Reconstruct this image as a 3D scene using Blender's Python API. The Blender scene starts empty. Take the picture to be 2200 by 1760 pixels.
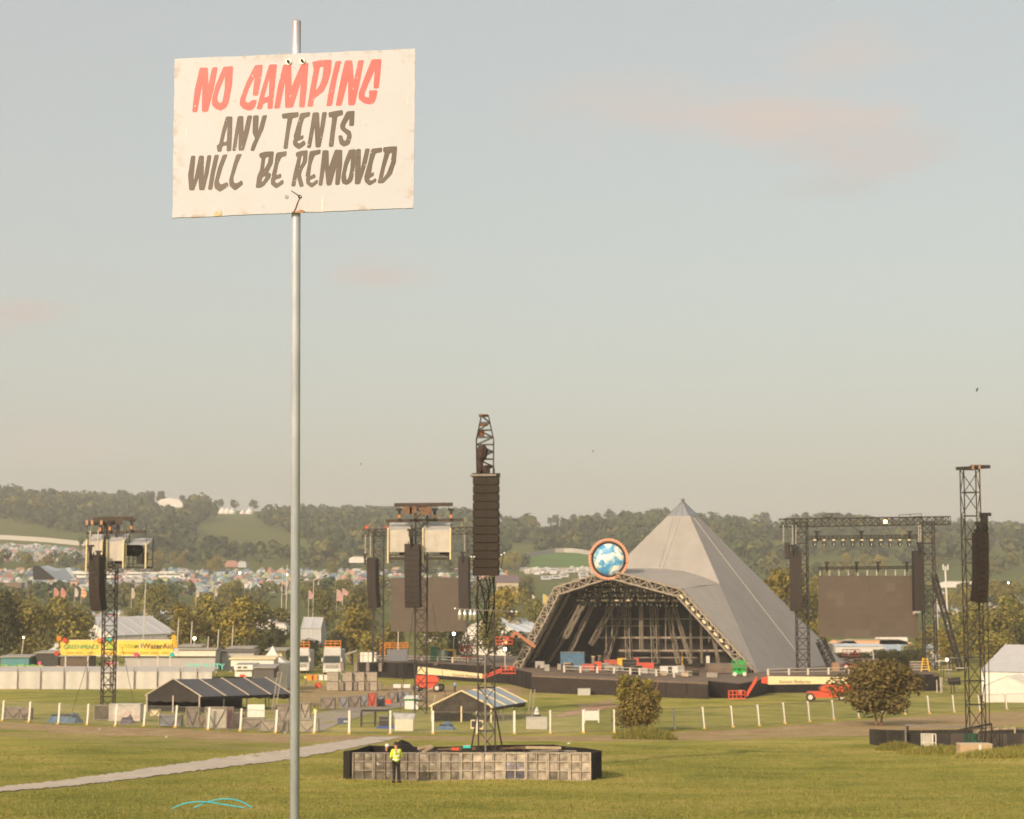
import bpy, bmesh, math, random
from mathutils import Vector, Matrix
R = math.radians
random.seed(7)
sc = bpy.context.scene
C = sc.collection
# ---------------------------------------------------------------- camera
TILT = math.atan(400 / 4000)
cam = bpy.data.cameras.new('camera'); camo = bpy.data.objects.new('camera', cam); C.objects.link(camo)
cam.sensor_width = 36; cam.lens = 36 * 4000 / 2200
camo.location = (0, 0, 0); camo.rotation_euler = (R(90) + TILT, 0, 0)
cam.clip_start = 0.2; cam.clip_end = 9000
cam.dof.use_dof = True; cam.dof.focus_distance = 9.7; cam.dof.aperture_fstop = 8.5
sc.camera = camo
# ---------------------------------------------------------------- sky, sun, exposure
SUN_AZ, SUN_EL = R(30), R(27)        # azimuth: to the left of straight behind the camera
HAZE = 0.0002
S = Vector((-math.sin(SUN_AZ) * math.cos(SUN_EL), -math.cos(SUN_AZ) * math.cos(SUN_EL), math.sin(SUN_EL)))
sun = bpy.data.lights.new('sun', 'SUN'); suno = bpy.data.objects.new('sun', sun); C.objects.link(suno)
sun.energy = 2.9; sun.angle = R(0.5); sun.color = (1.0, 0.757, 0.575)
suno.rotation_euler = S.to_track_quat('Z', 'Y').to_euler(); suno.location = (-40, -40, 60)
world = bpy.data.worlds.new('World'); sc.world = world; world.use_nodes = True
nt = world.node_tree; nt.nodes.clear()
def N(t, tree=None, **k):
    n = (tree or nt).nodes.new(t)
    for a, b in k.items(): setattr(n, a, b)
    return n
sky = N('ShaderNodeTexSky', sky_type='NISHITA', sun_disc=False)
sky.sun_elevation = SUN_EL; sky.sun_rotation = R(180) + SUN_AZ
sky.air_density = 1.0; sky.dust_density = 5; sky.ozone_density = 0.6; sky.altitude = 60
bg = N('ShaderNodeBackground'); outw = N('ShaderNodeOutputWorld')
bg.inputs[1].default_value = 0.13
geo = N('ShaderNodeTexCoord')
def cloud(tree_in, px, row, wx, wy, col, amt, seed):
    """A soft cloud bank about one direction of the sky, broken up by noise."""
    d = raydir(px, row); d.normalize()
    rx = d.cross(Vector((0, 0, 1))).normalized(); up = rx.cross(d)
    def dot(v, s):
        m = N('ShaderNodeVectorMath', operation='DOT_PRODUCT'); nt.links.new(geo.outputs['Generated'], m.inputs[0]); m.inputs[1].default_value = v * s
        return m.outputs['Value']
    def mth(op, a, b=None, clamp=False):
        m = N('ShaderNodeMath', operation=op, use_clamp=clamp)
        for i, x in enumerate((a, b)):
            if x is None: continue
            if isinstance(x, (int, float)): m.inputs[i].default_value = x
            else: nt.links.new(x, m.inputs[i])
        return m.outputs[0]
    u = dot(rx, 4000 / wx); w = dot(up, 4000 / wy); f = mth('GREATER_THAN', dot(d, 1.0), 0.5)
    r2 = mth('ADD', mth('MULTIPLY', u, u), mth('MULTIPLY', w, w))
    fall = mth('SUBTRACT', 1.0, mth('SQRT', r2))
    mp = N('ShaderNodeMapping'); nt.links.new(geo.outputs['Generated'], mp.inputs[0]); mp.inputs['Scale'].default_value = (19, 19, 58); mp.inputs['Location'].default_value = (seed, seed * 2.3, seed * .7)
    no = N('ShaderNodeTexNoise'); no.inputs['Scale'].default_value = 1.0; no.inputs['Detail'].default_value = 7; no.inputs['Roughness'].default_value = .55
    nt.links.new(mp.outputs[0], no.inputs['Vector'])
    k = mth('ADD', fall, mth('MULTIPLY', mth('SUBTRACT', no.outputs[0], .44), 2.2))
    k = mth('MULTIPLY', mth('MULTIPLY', mth('SMOOTH_MIN', mth('MAXIMUM', k, 0.0), 1.0), amt), f, True)
    mx = N('ShaderNodeMix', data_type='RGBA'); nt.links.new(k, mx.inputs['Factor'])
    nt.links.new(tree_in, mx.inputs['A']); mx.inputs['B'].default_value = (*col, 1)
    return mx.outputs['Result']
def raydir(px, row):
    x = (px - 1100) / 4000; u = (880 - row) / 4000; c, s = math.cos(TILT), math.sin(TILT)
    return Vector((x, c - u * s, s + u * c))
grade = N('ShaderNodeMix', data_type='RGBA', blend_type='MULTIPLY'); grade.inputs['Factor'].default_value = 1
nt.links.new(sky.outputs[0], grade.inputs['A']); grade.inputs['B'].default_value = (.77, .85, .72, 1)
SKY_CLOUDS = [(1665, 255, 270, 70, (3.4, 2.92, 2.62), .95, 1.7), (1330, 240, 190, 95, (3.28, 2.88, 2.64), .6, 6.1), (1850, 330, 220, 60, (3.2, 2.8, 2.55), .8, 9.2),
              (1800, 120, 200, 60, (3.3, 2.9, 2.65), .7, 3.2), (830, 595, 130, 40, (3.25, 2.75, 2.45), .75, 4.4), (50, 672, 110, 40, (3.2, 2.7, 2.4), .8, 5.3),
              (90, 955, 190, 55, (3.1, 2.75, 2.4), .7, 7.7), (1800, 405, 150, 30, (2.9, 2.8, 2.6), .6, 8.8)]
pale_ = N('ShaderNodeMix', data_type='RGBA'); pale_.inputs['Factor'].default_value = .5; nt.links.new(grade.outputs['Result'], pale_.inputs['A']); pale_.inputs['B'].default_value = (3.98, 3.56, 3.16, 1)
so = pale_.outputs['Result']
for a_ in SKY_CLOUDS: so = cloud(so, *a_)
nt.links.new(so, bg.inputs[0]); nt.links.new(bg.outputs[0], outw.inputs[0])
sc.view_settings.view_transform = 'Standard'; sc.view_settings.look = 'None'; sc.view_settings.gamma = 1
sc.view_settings.use_curve_mapping = False; sc.view_settings.exposure = 0.65
sc.render.engine = 'CYCLES'; sc.cycles.use_denoising = True; sc.cycles.max_bounces = 6; sc.cycles.transparent_max_bounces = 24
sc.cycles.volume_bounces = 0; sc.cycles.diffuse_bounces = 3; sc.cycles.glossy_bounces = 3

# ---------------------------------------------------------------- helpers
def P(px, row, Y):                       # the point seen at a pixel of the photograph at depth Y (metres north of the camera)
    d = raydir(px, row); return d * (Y / d.y)
def proj(p):
    c, s = math.cos(TILT), math.sin(TILT)
    f = p[1] * c + p[2] * s; u = -p[1] * s + p[2] * c
    return 1100 + 4000 * p[0] / f, 880 - 4000 * u / f
def lerp(t, x):
    if x <= t[0][0]: return t[0][1]
    for (a, b), (c, d) in zip(t, t[1:]):
        if x <= c: return b + (d - b) * (x - a) / (c - a)
    return t[-1][1]
G_MID = [(-60, 2), (0, -1.75), (10, -2.35), (30, -4.2), (54, -6.5), (80, -7.95), (90, -8.4), (105, -9.05), (130, -10.3), (160, -11.88), (185, -12.4), (200, -12.95),
         (235, -14.1), (270, -15.0), (310, -15.6), (350, -15.9), (450, -15.5), (550, -13.6), (700, -9), (900, -2), (1100, 8), (1300, 24), (1500, 45), (1800, 72), (2200, 95), (2600, 70), (3400, 30)]
G_LEFT = [(-60, 2), (0, -1.75), (160, -11.75), (185, -12.3), (215, -12.75), (258, -13.8), (300, -14.85), (350, -15.2), (450, -14.9), (550, -12.6), (700, -8), (900, -1.5)] + G_MID[20:]
RIDGE = [(-1500, 100), (-400, 114), (0, 113), (130, 108), (210, 104), (300, 103), (400, 101), (480, 97), (585, 97), (650, 89), (790, 90), (900, 90), (1000, 88), (1070, 82), (1110, 84), (1260, 84.5), (1330, 84), (1400, 85), (1520, 77), (1610, 76),
         (1670, 74), (1780, 80), (1850, 76), (2000, 71), (2140, 67), (2200, 66), (2700, 62), (3600, 60)]
def gz(x, y):
    px = 1100 + 4000 * x / max(y, 60.0)
    k = min(1, max(0, (900 - px) / 600)) if y > 160 else 0
    m = lerp(G_MID, y)
    if k > 0: k = k * k * (3 - 2 * k); m += (lerp(G_LEFT, y) - m) * k
    if y > 1100:
        r = lerp(RIDGE, px) / 95; t = min(1, (y - 1100) / 900); m *= 1 + (r - 1) * t
        m += 3.5 * math.sin(x * .006 + 1) * math.sin(y * .005) * t
    elif y < 300: m += .06 * math.sin(x * .31 + y * .13) * math.sin(y * .21 + 1.3) + .035 * math.sin(x * .9 + 2) * math.sin(y * .7)
    return m
def G(px, row, y0=40, y1=2400):          # the ground point seen at a pixel
    d = raydir(px, row); d = d / d.y; a = y0; step = 1.0
    while a < y1:
        b = a + step * (1 + a / 100)
        if d.z * b <= gz(d.x * b, b):
            for _ in range(30):
                m = (a + b) / 2
                if d.z * m <= gz(d.x * m, m): b = m
                else: a = m
            return Vector((d.x * b, b, gz(d.x * b, b)))
        a = b
    return d * y1
def gp(px, Y):                           # the ground point in the direction of pixel column px at depth Y
    x = (px - 1100) / 4000 * Y
    return Vector((x, Y, gz(x, Y)))
class MB:
    def __init__(s): s.v = []; s.f = []; s.m = []; s.k = 0
    def add(s, v, f):
        n = len(s.v); s.v += [tuple(p) for p in v]; s.f += [tuple(n + i for i in q) for q in f]; s.m += [s.k] * len(f)
    def box(s, c, d, rz=0, M=None):
        x, y, z = d[0] / 2, d[1] / 2, d[2] / 2; c = Vector(c); ca, sa = math.cos(rz), math.sin(rz)
        v = []
        for i in (-1, 1):
            for j in (-1, 1):
                for k in (-1, 1):
                    p = Vector((i * x * ca - j * y * sa, i * x * sa + j * y * ca, k * z))
                    v.append(c + (M @ p if M else p))
        s.add(v, [(0, 1, 3, 2), (4, 6, 7, 5), (0, 4, 5, 1), (2, 3, 7, 6), (0, 2, 6, 4), (1, 5, 7, 3)])
    def bar(s, p, q, w, h=None):
        h = h or w; p = Vector(p); q = Vector(q); d = (q - p)
        if d.length < 1e-6: return
        d.normalize(); a = d.cross(Vector((0, 0, 1)) if abs(d.z) < .95 else Vector((1, 0, 0))).normalized(); b = a.cross(d)
        v = [c + a * (i * w / 2) + b * (j * h / 2) for c in (p, q) for i, j in ((-1, -1), (1, -1), (1, 1), (-1, 1))]
        s.add(v, [(0, 1, 2, 3), (7, 6, 5, 4)] + [(i, i + 4, (i + 1) % 4 + 4, (i + 1) % 4) for i in range(4)])
    def tube(s, pts, r, n=6, cap=True):
        pts = [Vector(p) for p in pts]; rs = r if isinstance(r, (list, tuple)) else [r] * len(pts); base = len(s.v); v = []
        for i, p in enumerate(pts):
            d = (pts[min(i + 1, len(pts) - 1)] - pts[max(i - 1, 0)]).normalized()
            a = d.cross(Vector((0, 0, 1)) if abs(d.z) < .95 else Vector((1, 0, 0))).normalized(); b = a.cross(d)
            v += [p + (a * math.cos(t * 2 * math.pi / n) + b * math.sin(t * 2 * math.pi / n)) * rs[i] for t in range(n)]
        f = [(i * n + t, i * n + (t + 1) % n, i * n + n + (t + 1) % n, i * n + n + t) for i in range(len(pts) - 1) for t in range(n)]
        if cap: f += [tuple(range(n - 1, -1, -1)), tuple(range(len(v) - n, len(v)))]
        s.add(v, f)
    def poly(s, pts): s.add(pts, [tuple(range(len(pts)))])
    def prism(s, pts, d):                # a flat outline pushed along d
        d = Vector(d); n = len(pts); a = [Vector(p) for p in pts]
        s.add(a + [p + d for p in a], [tuple(range(n - 1, -1, -1)), tuple(range(n, 2 * n))] + [(i, (i + 1) % n, (i + 1) % n + n, i + n) for i in range(n)])
    def lathe(s, c, prof, n=12):
        c = Vector(c); v = [c + Vector((r * math.cos(2 * math.pi * t / n), r * math.sin(2 * math.pi * t / n), z)) for r, z in prof for t in range(n)]
        s.add(v, [(i * n + t, i * n + (t + 1) % n, i * n + n + (t + 1) % n, i * n + n + t) for i in range(len(prof) - 1) for t in range(n)])
    def ball(s, c, r, n=8, sz=1):
        s.lathe(c, [(max(1e-3, r * math.sin(math.pi * i / (n // 2))), -r * sz * math.cos(math.pi * i / (n // 2))) for i in range(n // 2 + 1)], n)
    def build(s, name, mats, parent=None, world=True, smooth=False, origin=None):
        me = bpy.data.meshes.new(name)
        if parent is not None: o0 = parent['_w'] if world else Vector((0, 0, 0)); o0 = Vector(o0)
        elif origin is not None: o0 = Vector(origin)
        else:
            xs = [p[0] for p in s.v]; ys = [p[1] for p in s.v]; o0 = Vector(((min(xs) + max(xs)) / 2, (min(ys) + max(ys)) / 2, min(p[2] for p in s.v)))
        me.from_pydata([(p[0] - o0.x, p[1] - o0.y, p[2] - o0.z) for p in s.v], [], s.f)
        for m in (mats if isinstance(mats, list) else [mats]): me.materials.append(m)
        if isinstance(mats, list): me.polygons.foreach_set('material_index', s.m)
        if smooth: me.polygons.foreach_set('use_smooth', [True] * len(me.polygons))
        o = bpy.data.objects.new(name, me); C.objects.link(o)
        if parent is not None: o.parent = parent; o['_w'] = list(Vector(parent['_w']))
        else: o.location = o0; o['_w'] = list(o0)
        return o
def tag(o, label=None, cat=None, group=None, kind=None):
    if label: o['label'] = label
    if cat: o['category'] = cat
    if group: o['group'] = group
    if kind: o['kind'] = kind
    return o
def empty(name, loc, label, cat, group=None, rz=0):
    o = bpy.data.objects.new(name, None); C.objects.link(o); o.location = loc; o.rotation_euler = (0, 0, rz); o['_w'] = list(loc); o.empty_display_size = .2
    return tag(o, label, cat, group)
def link(name, me, parent, loc=(0, 0, 0), rz=0):
    o = bpy.data.objects.new(name, me); C.objects.link(o); o.parent = parent; o.location = loc; o.rotation_euler = (0, 0, rz); o['_w'] = list(parent['_w']); return o
KIDS = {}
def dup(root, loc, label=None, group=None, rz=None, sc_=None):
    def cp(o, par):
        c = o.copy(); C.objects.link(c)
        if par is not None: c.parent = par
        for ch in o.children: cp(ch, c)
        return c
    r = cp(root, None); r.location = loc
    if rz is not None: r.rotation_euler = (0, 0, rz)
    if sc_ is not None: r.scale = (sc_,) * 3 if isinstance(sc_, (int, float)) else sc_
    if label: r['label'] = label
    if group: r['group'] = group
    return r
# ---------------------------------------------------------------- materials
MATS = {}
def mat(name, col, rough=.75, metal=0, var=.12, scale=3.0, spec=.3, bump=0, emit=0, col2=None, detail=4, trans=0):
    if name in MATS: return MATS[name]
    m = bpy.data.materials.new(name); m.use_nodes = True; t = m.node_tree; b = t.nodes['Principled BSDF']
    b.inputs['Roughness'].default_value = rough; b.inputs['Metallic'].default_value = metal; b.inputs['Specular IOR Level'].default_value = spec
    if emit: b.inputs['Emission Color'].default_value = (*col, 1); b.inputs['Emission Strength'].default_value = emit
    if var or col2:
        tc = N('ShaderNodeTexCoord', t); no = N('ShaderNodeTexNoise', t); no.inputs['Scale'].default_value = scale; no.inputs['Detail'].default_value = detail
        t.links.new(tc.outputs['Object'], no.inputs['Vector'])
        r = N('ShaderNodeValToRGB', t); r.color_ramp.elements[0].position = .3; r.color_ramp.elements[1].position = .7
        c2 = col2 or tuple(min(1, c * (1 + var)) for c in col); c1 = tuple(c * (1 - var) for c in col) if not col2 else col
        r.color_ramp.elements[0].color = (*c1, 1); r.color_ramp.elements[1].color = (*c2, 1)
        t.links.new(no.outputs[0], r.inputs[0]); t.links.new(r.outputs[0], b.inputs['Base Color'])
        if bump:
            bu = N('ShaderNodeBump', t); bu.inputs['Strength'].default_value = bump; bu.inputs['Distance'].default_value = .05
            t.links.new(no.outputs[0], bu.inputs['Height']); t.links.new(bu.outputs[0], b.inputs['Normal'])
    else: b.inputs['Base Color'].default_value = (*col, 1)
    MATS[name] = m; return m
def leafmat(name, a, b2, tr=.25):
    """Foliage: the colour differs from leaf clump to leaf clump."""
    m = bpy.data.materials.new(name); m.use_nodes = True; t = m.node_tree; b = t.nodes['Principled BSDF']
    g = N('ShaderNodeNewGeometry', t); oi = N('ShaderNodeObjectInfo', t); r = N('ShaderNodeValToRGB', t)
    r.color_ramp.elements[0].color = (*a, 1); r.color_ramp.elements[1].color = (*b2, 1)
    t.links.new(g.outputs['Random Per Island'], r.inputs[0])
    hs = N('ShaderNodeHueSaturation', t); mr = N('ShaderNodeMapRange', t); mr.inputs['To Min'].default_value = .75; mr.inputs['To Max'].default_value = 1.25
    t.links.new(oi.outputs['Random'], mr.inputs[0]); t.links.new(mr.outputs[0], hs.inputs['Value']); t.links.new(r.outputs[0], hs.inputs['Color'])
    t.links.new(hs.outputs[0], b.inputs['Base Color']); b.inputs['Roughness'].default_value = .7; b.inputs['Specular IOR Level'].default_value = .2
    tl = N('ShaderNodeBsdfTranslucent', t); t.links.new(hs.outputs[0], tl.inputs[0]); mx = N('ShaderNodeMixShader', t); mx.inputs[0].default_value = tr
    t.links.new(b.outputs[0], mx.inputs[1]); t.links.new(tl.outputs[0], mx.inputs[2]); t.links.new(mx.outputs[0], t.nodes['Material Output'].inputs[0])
    MATS[name] = m; return m
blk = mat('black_cloth', (.013, .011, .010), .85, var=.25, scale=1.2)
blk2 = mat('black_metal', (.019, .016, .014), .5, var=.2, scale=4)
spk = mat('speaker_black', (.020, .014, .011), .6, var=.2, scale=5)
spk2 = mat('speaker_grille', (.032, .023, .018), .7, var=.2, scale=8)
steel = mat('dull_steel', (.24, .21, .18), .5, .4, var=.15, scale=6)
dsteel = mat('dark_steel', (.045, .038, .032), .5, .3, var=.2, scale=6)
galv = mat('galvanised_steel', (.42, .42, .40), .42, .75, var=.12, scale=30)
white = mat('white_paint', (.66, .64, .59), .5, var=.06, scale=2)
canvas = mat('white_canvas', (.60, .57, .53), .8, var=.06, scale=1.2)
pvcgrey = mat('grey_pvc', (.42, .42, .43), .7, var=.06, scale=1)
red = mat('red_paint', (.60, .085, .04), .4, var=.1, scale=3)
cream = mat('cream_paint', (.70, .58, .34), .5, var=.06, scale=2)
orange = mat('orange_paint', (.75, .24, .03), .5, var=.1)
yellow = mat('yellow_plastic', (.75, .43, .03), .5, var=.08)
tyre = mat('tyre_rubber', (.035, .03, .028), .8, var=.2, col2=(.09, .07, .05))
hub = mat('wheel_hub', (.62, .58, .5), .6, var=.1)
glass = mat('dark_glass', (.05, .06, .065), .1, var=0, spec=.6)
grey = mat('grey_plastic', (.30, .28, .25), .7, var=.15)
wood = mat('weathered_plywood', (.42, .32, .21), .8, var=.2, scale=2)
skin = mat('skin', (.45, .24, .16), .6, var=.05)
hiviz = mat('hi_vis_yellow', (.62, .72, .03), .6, var=.08, scale=5)
reflect = mat('reflective_tape', (.75, .76, .72), .35, var=.03)
trous = mat('black_trousers', (.018, .016, .016), .8, var=.2, scale=8)
hairm = mat('dark_hair', (.05, .035, .025), .7, var=.2)
blue = mat('blue_tarp', (.06, .125, .20), .6, var=.3, scale=2)
green = mat('green_plastic', (.02, .36, .06), .5, var=.1)
teal = mat('teal_paint', (.05, .5, .42), .5, var=.1)
pink = mat('pink_cloth', (.6, .1, .2), .7, var=.1)
lampglow = mat('lit_lamp', (1, .86, .62), .4, var=0, emit=9)
amber = mat('lit_amber_lamp', (1, .5, .15), .4, var=0, emit=7)
chrome = mat('lamp_reflector', (.85, .83, .78), .25, .8, var=.03)
# ---------------------------------------------------------------- the ground
def ground_material():
    m = bpy.data.materials.new('field_grass'); m.use_nodes = True; t = m.node_tree; b = t.nodes['Principled BSDF']; L = t.links.new
    b.inputs['Roughness'].default_value = .9; b.inputs['Specular IOR Level'].default_value = .1
    tc = N('ShaderNodeTexCoord', t)
    def noise(scale, detail=5, rough=.6, stretch=(1, 1, 1)):
        mp = N('ShaderNodeMapping', t); mp.inputs['Scale'].default_value = stretch; L(tc.outputs['Object'], mp.inputs[0])
        n = N('ShaderNodeTexNoise', t); n.inputs['Scale'].default_value = scale; n.inputs['Detail'].default_value = detail; n.inputs['Roughness'].default_value = rough
        L(mp.outputs[0], n.inputs[0]); return n.outputs[0]
    def ramp(x, stops):
        r = N('ShaderNodeValToRGB', t)
        while len(r.color_ramp.elements) < len(stops): r.color_ramp.elements.new(.5)
        for e, (p, c) in zip(r.color_ramp.elements, stops): e.position = p; e.color = (*c, 1)
        L(x, r.inputs[0]); return r.outputs[0]
    def mix(f, a, c, mode='MIX'):
        x = N('ShaderNodeMix', t, data_type='RGBA', blend_type=mode)
        if isinstance(f, float): x.inputs['Factor'].default_value = f
        else: L(f, x.inputs['Factor'])
        L(a, x.inputs['A']); L(c, x.inputs['B']); return x.outputs['Result']
    big = ramp(noise(.045, 3, .5, (1, .5, 1)), [(.35, (.80, .84, .78)), (.65, (1.18, 1.12, 1.10))])
    g = ramp(noise(.16, 6, .62), [(.30, (.15, .165, .029)), (.48, (.265, .258, .056)), (.70, (.40, .325, .11))])
    fine = ramp(noise(2.6, 6, .7, (1, .55, 1)), [(.25, (.68, .7, .64)), (.75, (1.32, 1.3, 1.22))])
    g = mix(1.0, mix(1.0, g, big, 'MULTIPLY'), fine, 'MULTIPLY')
    hill = ramp(noise(.012, 5, .6), [(.3, (.070, .095, .022)), (.7, (.115, .118, .032))])
    at = N('ShaderNodeAttribute', t); at.attribute_name = 'zone'
    sep = N('ShaderNodeSeparateColor', t); L(at.outputs['Color'], sep.inputs[0])
    g = mix(sep.outputs[1], g, hill)
    dirt = mix(1.0, ramp(noise(.35, 6, .6), [(.3, (.27, .185, .10)), (.7, (.42, .31, .19))]), fine, 'MULTIPLY')
    md = N('ShaderNodeMath', t, operation='MULTIPLY_ADD', use_clamp=True); L(noise(.3, 6, .65, (.45, 1, 1)), md.inputs[0]); md.inputs[1].default_value = 2.6; 
    ms = N('ShaderNodeMath', t, operation='MULTIPLY_ADD'); L(sep.outputs[0], ms.inputs[0]); ms.inputs[1].default_value = 2.5; ms.inputs[2].default_value = -2.45; L(ms.outputs[0], md.inputs[2])
    col = mix(md.outputs[0], g, dirt); L(col, b.inputs['Base Color'])
    bu = N('ShaderNodeBump', t); bu.inputs['Strength'].default_value = .6; bu.inputs['Distance'].default_value = .25
    L(noise(3.2, 6, .75), bu.inputs['Height']); L(bu.outputs[0], b.inputs['Normal'])
    return m
def inpoly(x, y, pts):
    r = False; j = len(pts) - 1
    for i in range(len(pts)):
        (xi, yi), (xj, yj) = pts[i], pts[j]
        if (yi > y) != (yj > y) and x < (xj - xi) * (y - yi) / (yj - yi) + xi: r = not r
        j = i
    return r
FENCE = [(-52, 1547), (5, 1549), (62, 1552), (125, 1556), (187, 1558), (248, 1560), (309, 1561), (377, 1563), (447, 1568), (516, 1571), (592, 1575), (675, 1576), (750, 1577), (838, 1577), (930, 1577), (1025, 1578),
         (1105, 1577), (1182, 1576), (1253, 1575), (1319, 1574), (1385, 1571), (1450, 1568), (1513, 1566), (1574, 1563), (1631, 1560), (1686, 1555), (1739, 1551), (1791, 1547), (1845, 1543),
         (1896, 1539), (1944, 1536), (1996, 1533), (2050, 1531), (2105, 1528), (2163, 1525), (2218, 1522)]
FROW = [(a, b) for a, b in FENCE]
def dirtiness(x, y):
    if y < 60 or y > 330: return 0
    px, row = proj((x, y, gz(x, y))); f = lerp(FROW, px); d = 0
    if px < 900: w0, w1 = 2, lerp([(0, 26), (300, 34), (600, 34), (900, 16)], px); d = max(d, .95 if w0 < row - f < w1 * .6 else (.55 if w0 < row - f < w1 * 1.3 else 0))
    else: w1 = lerp([(900, 13), (1300, 17), (1500, 24), (1700, 30), (1900, 42), (2000, 36), (2200, 34)], px); d = max(d, .85 if 5 < row - f < w1 else (.45 if 1 < row - f < w1 * 1.25 else 0))
    if row < f and y > 240: d = max(d, .85 if 600 < px < 1120 else 0 if px <= 600 else (.5 if y > 285 else 0))
    if 1230 < px < 1330 and 1500 < row < 1540 and abs(row - (1535 - (px - 1180) * .2)) < 8: d = 1
    return d
ys = []; y = -60.0
while y < 3300: ys.append(y); y += 3 if y < 40 else (1.6 if y < 200 else (3 if y < 340 else (14 if y < 1000 else 45)))
us = []; u = -1.3
while u <= 1.3: us.append(u); u += .006 if abs(u) < .30 else (.02 if abs(u) < .45 else .08)
mb = MB(); zc = []
for y in ys:
    for u in us:
        x = u * (max(y, 0) * 1.0 + 45) if y < 1200 else u * 1245 * (1 + (y - 1200) / 1500)
        mb.v.append((x, y, gz(x, y))); zc.append((dirtiness(x, y) if abs(u) < .4 else 0, min(1, max(0, (y - 350) / 250)), 0, 1))
W = len(us)
mb.f = [(j * W + i, j * W + i + 1, j * W + W + i + 1, j * W + W + i) for j in range(len(ys) - 1) for i in range(W - 1)]; mb.m = [0] * len(mb.f)
go = mb.build('ground', ground_material(), origin=(0, 0, 0), smooth=True); tag(go, kind='structure')
ca = go.data.color_attributes.new('zone', 'FLOAT_COLOR', 'POINT')
ca.data.foreach_set('color', [c for q in zc for c in q])
# pale track crossing the field
def strip(name, top, bot, m, lift=.03, n=40):
    mb = MB(); x0 = max(top[0][0], bot[0][0]); x1a, x1b = top[-1][0], bot[-1][0]; v = []
    for i in range(n + 1):
        t = i / n
        for k, (tb, xe) in enumerate(((top, x1a), (bot, x1b))):
            px = tb[0][0] + (xe - tb[0][0]) * t; p = G(px, lerp(tb, px) + (random.uniform(-1.5, 1.5) if 0 < i < n else 0)); v.append((p.x, p.y, p.z + lift))
    q = []
    for i in range(n + 1):
        a, b2 = Vector(v[2 * i]), Vector(v[2 * i + 1]); m0 = (a + b2) / 2; m0.z = gz(m0.x, m0.y) + lift; q += [a, m0, b2]
    mb.add(q, [(i * 3 + k, i * 3 + k + 1, i * 3 + k + 4, i * 3 + k + 3) for i in range(n) for k in (0, 1)])
    o = mb.build(name, m, origin=(0, 0, 0), smooth=True); tag(o, kind='structure'); return o
pathm = mat('pale_track', (.44, .385, .32), .9, var=.12, scale=.7, bump=.2, col2=None)
strip('path', [(-60, 1700), (0, 1692), (150, 1676), (300, 1655), (470, 1630), (620, 1611), (740, 1592), (800, 1584)],
      [(-60, 1710), (0, 1703), (150, 1690), (300, 1673), (470, 1651), (620, 1633), (740, 1611), (868, 1584)], pathm, .035, 150)
strip('track', [(655, 1548), (700, 1529), (760, 1514), (830, 1507), (900, 1503)], [(690, 1571), (740, 1550), (800, 1532), (860, 1520), (900, 1512)], mat('grey_track', (.27, .23, .19), .9, var=.12, scale=.8), .035, 16)
strip('path', [(1195, 1536), (1240, 1527), (1290, 1518), (1335, 1512)], [(1195, 1541), (1240, 1536), (1290, 1526), (1335, 1517)], mat('red_earth', (.36, .20, .12), .9, var=.15, scale=.8), .035, 12)
# grass tufts on the near field
def grass():
    v = []; f = []
    rnd = random.Random(3)
    for i in range(52000):
        u = rnd.uniform(-.30, .30); y = 52 + 78 * rnd.random() ** 1.25; x = u * y
        if dirtiness(x, y) > .3: continue
        px, row = proj((x, y, gz(x, y)))
        if px < 870 and lerp([(0, 1690), (150, 1674), (300, 1653), (470, 1628), (620, 1609), (740, 1590), (868, 1580)], px) < row < lerp([(0, 1704), (150, 1691), (300, 1674), (470, 1652), (620, 1634), (740, 1612), (868, 1586)], px): continue
        z = gz(x, y) - .01; h = rnd.uniform(.035, .10) * (1.6 if rnd.random() < .06 else 1)
        for k in range(2):
            a = rnd.uniform(0, 6.28); w = rnd.uniform(.012, .03); dx, dy = math.cos(a) * w, math.sin(a) * w; n = len(v)
            lx, ly = rnd.uniform(-.05, .05), rnd.uniform(-.05, .05); ox, oy = rnd.uniform(-.05, .05), rnd.uniform(-.05, .05)
            v += [(x + ox - dx, y + oy - dy, z), (x + ox + dx, y + oy + dy, z), (x + ox + lx, y + oy + ly, z + h)]; f.append((n, n + 1, n + 2))
    me = bpy.data.meshes.new('grass'); me.from_pydata(v, [], f); me.materials.append(leafmat('grass_blades', (.15, .16, .03), (.32, .27, .075), .3))
    o = bpy.data.objects.new('grass', me); C.objects.link(o); tag(o, 'short mown grass with taller tufts covering the near field', 'grass', kind='stuff')
grass()
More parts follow.
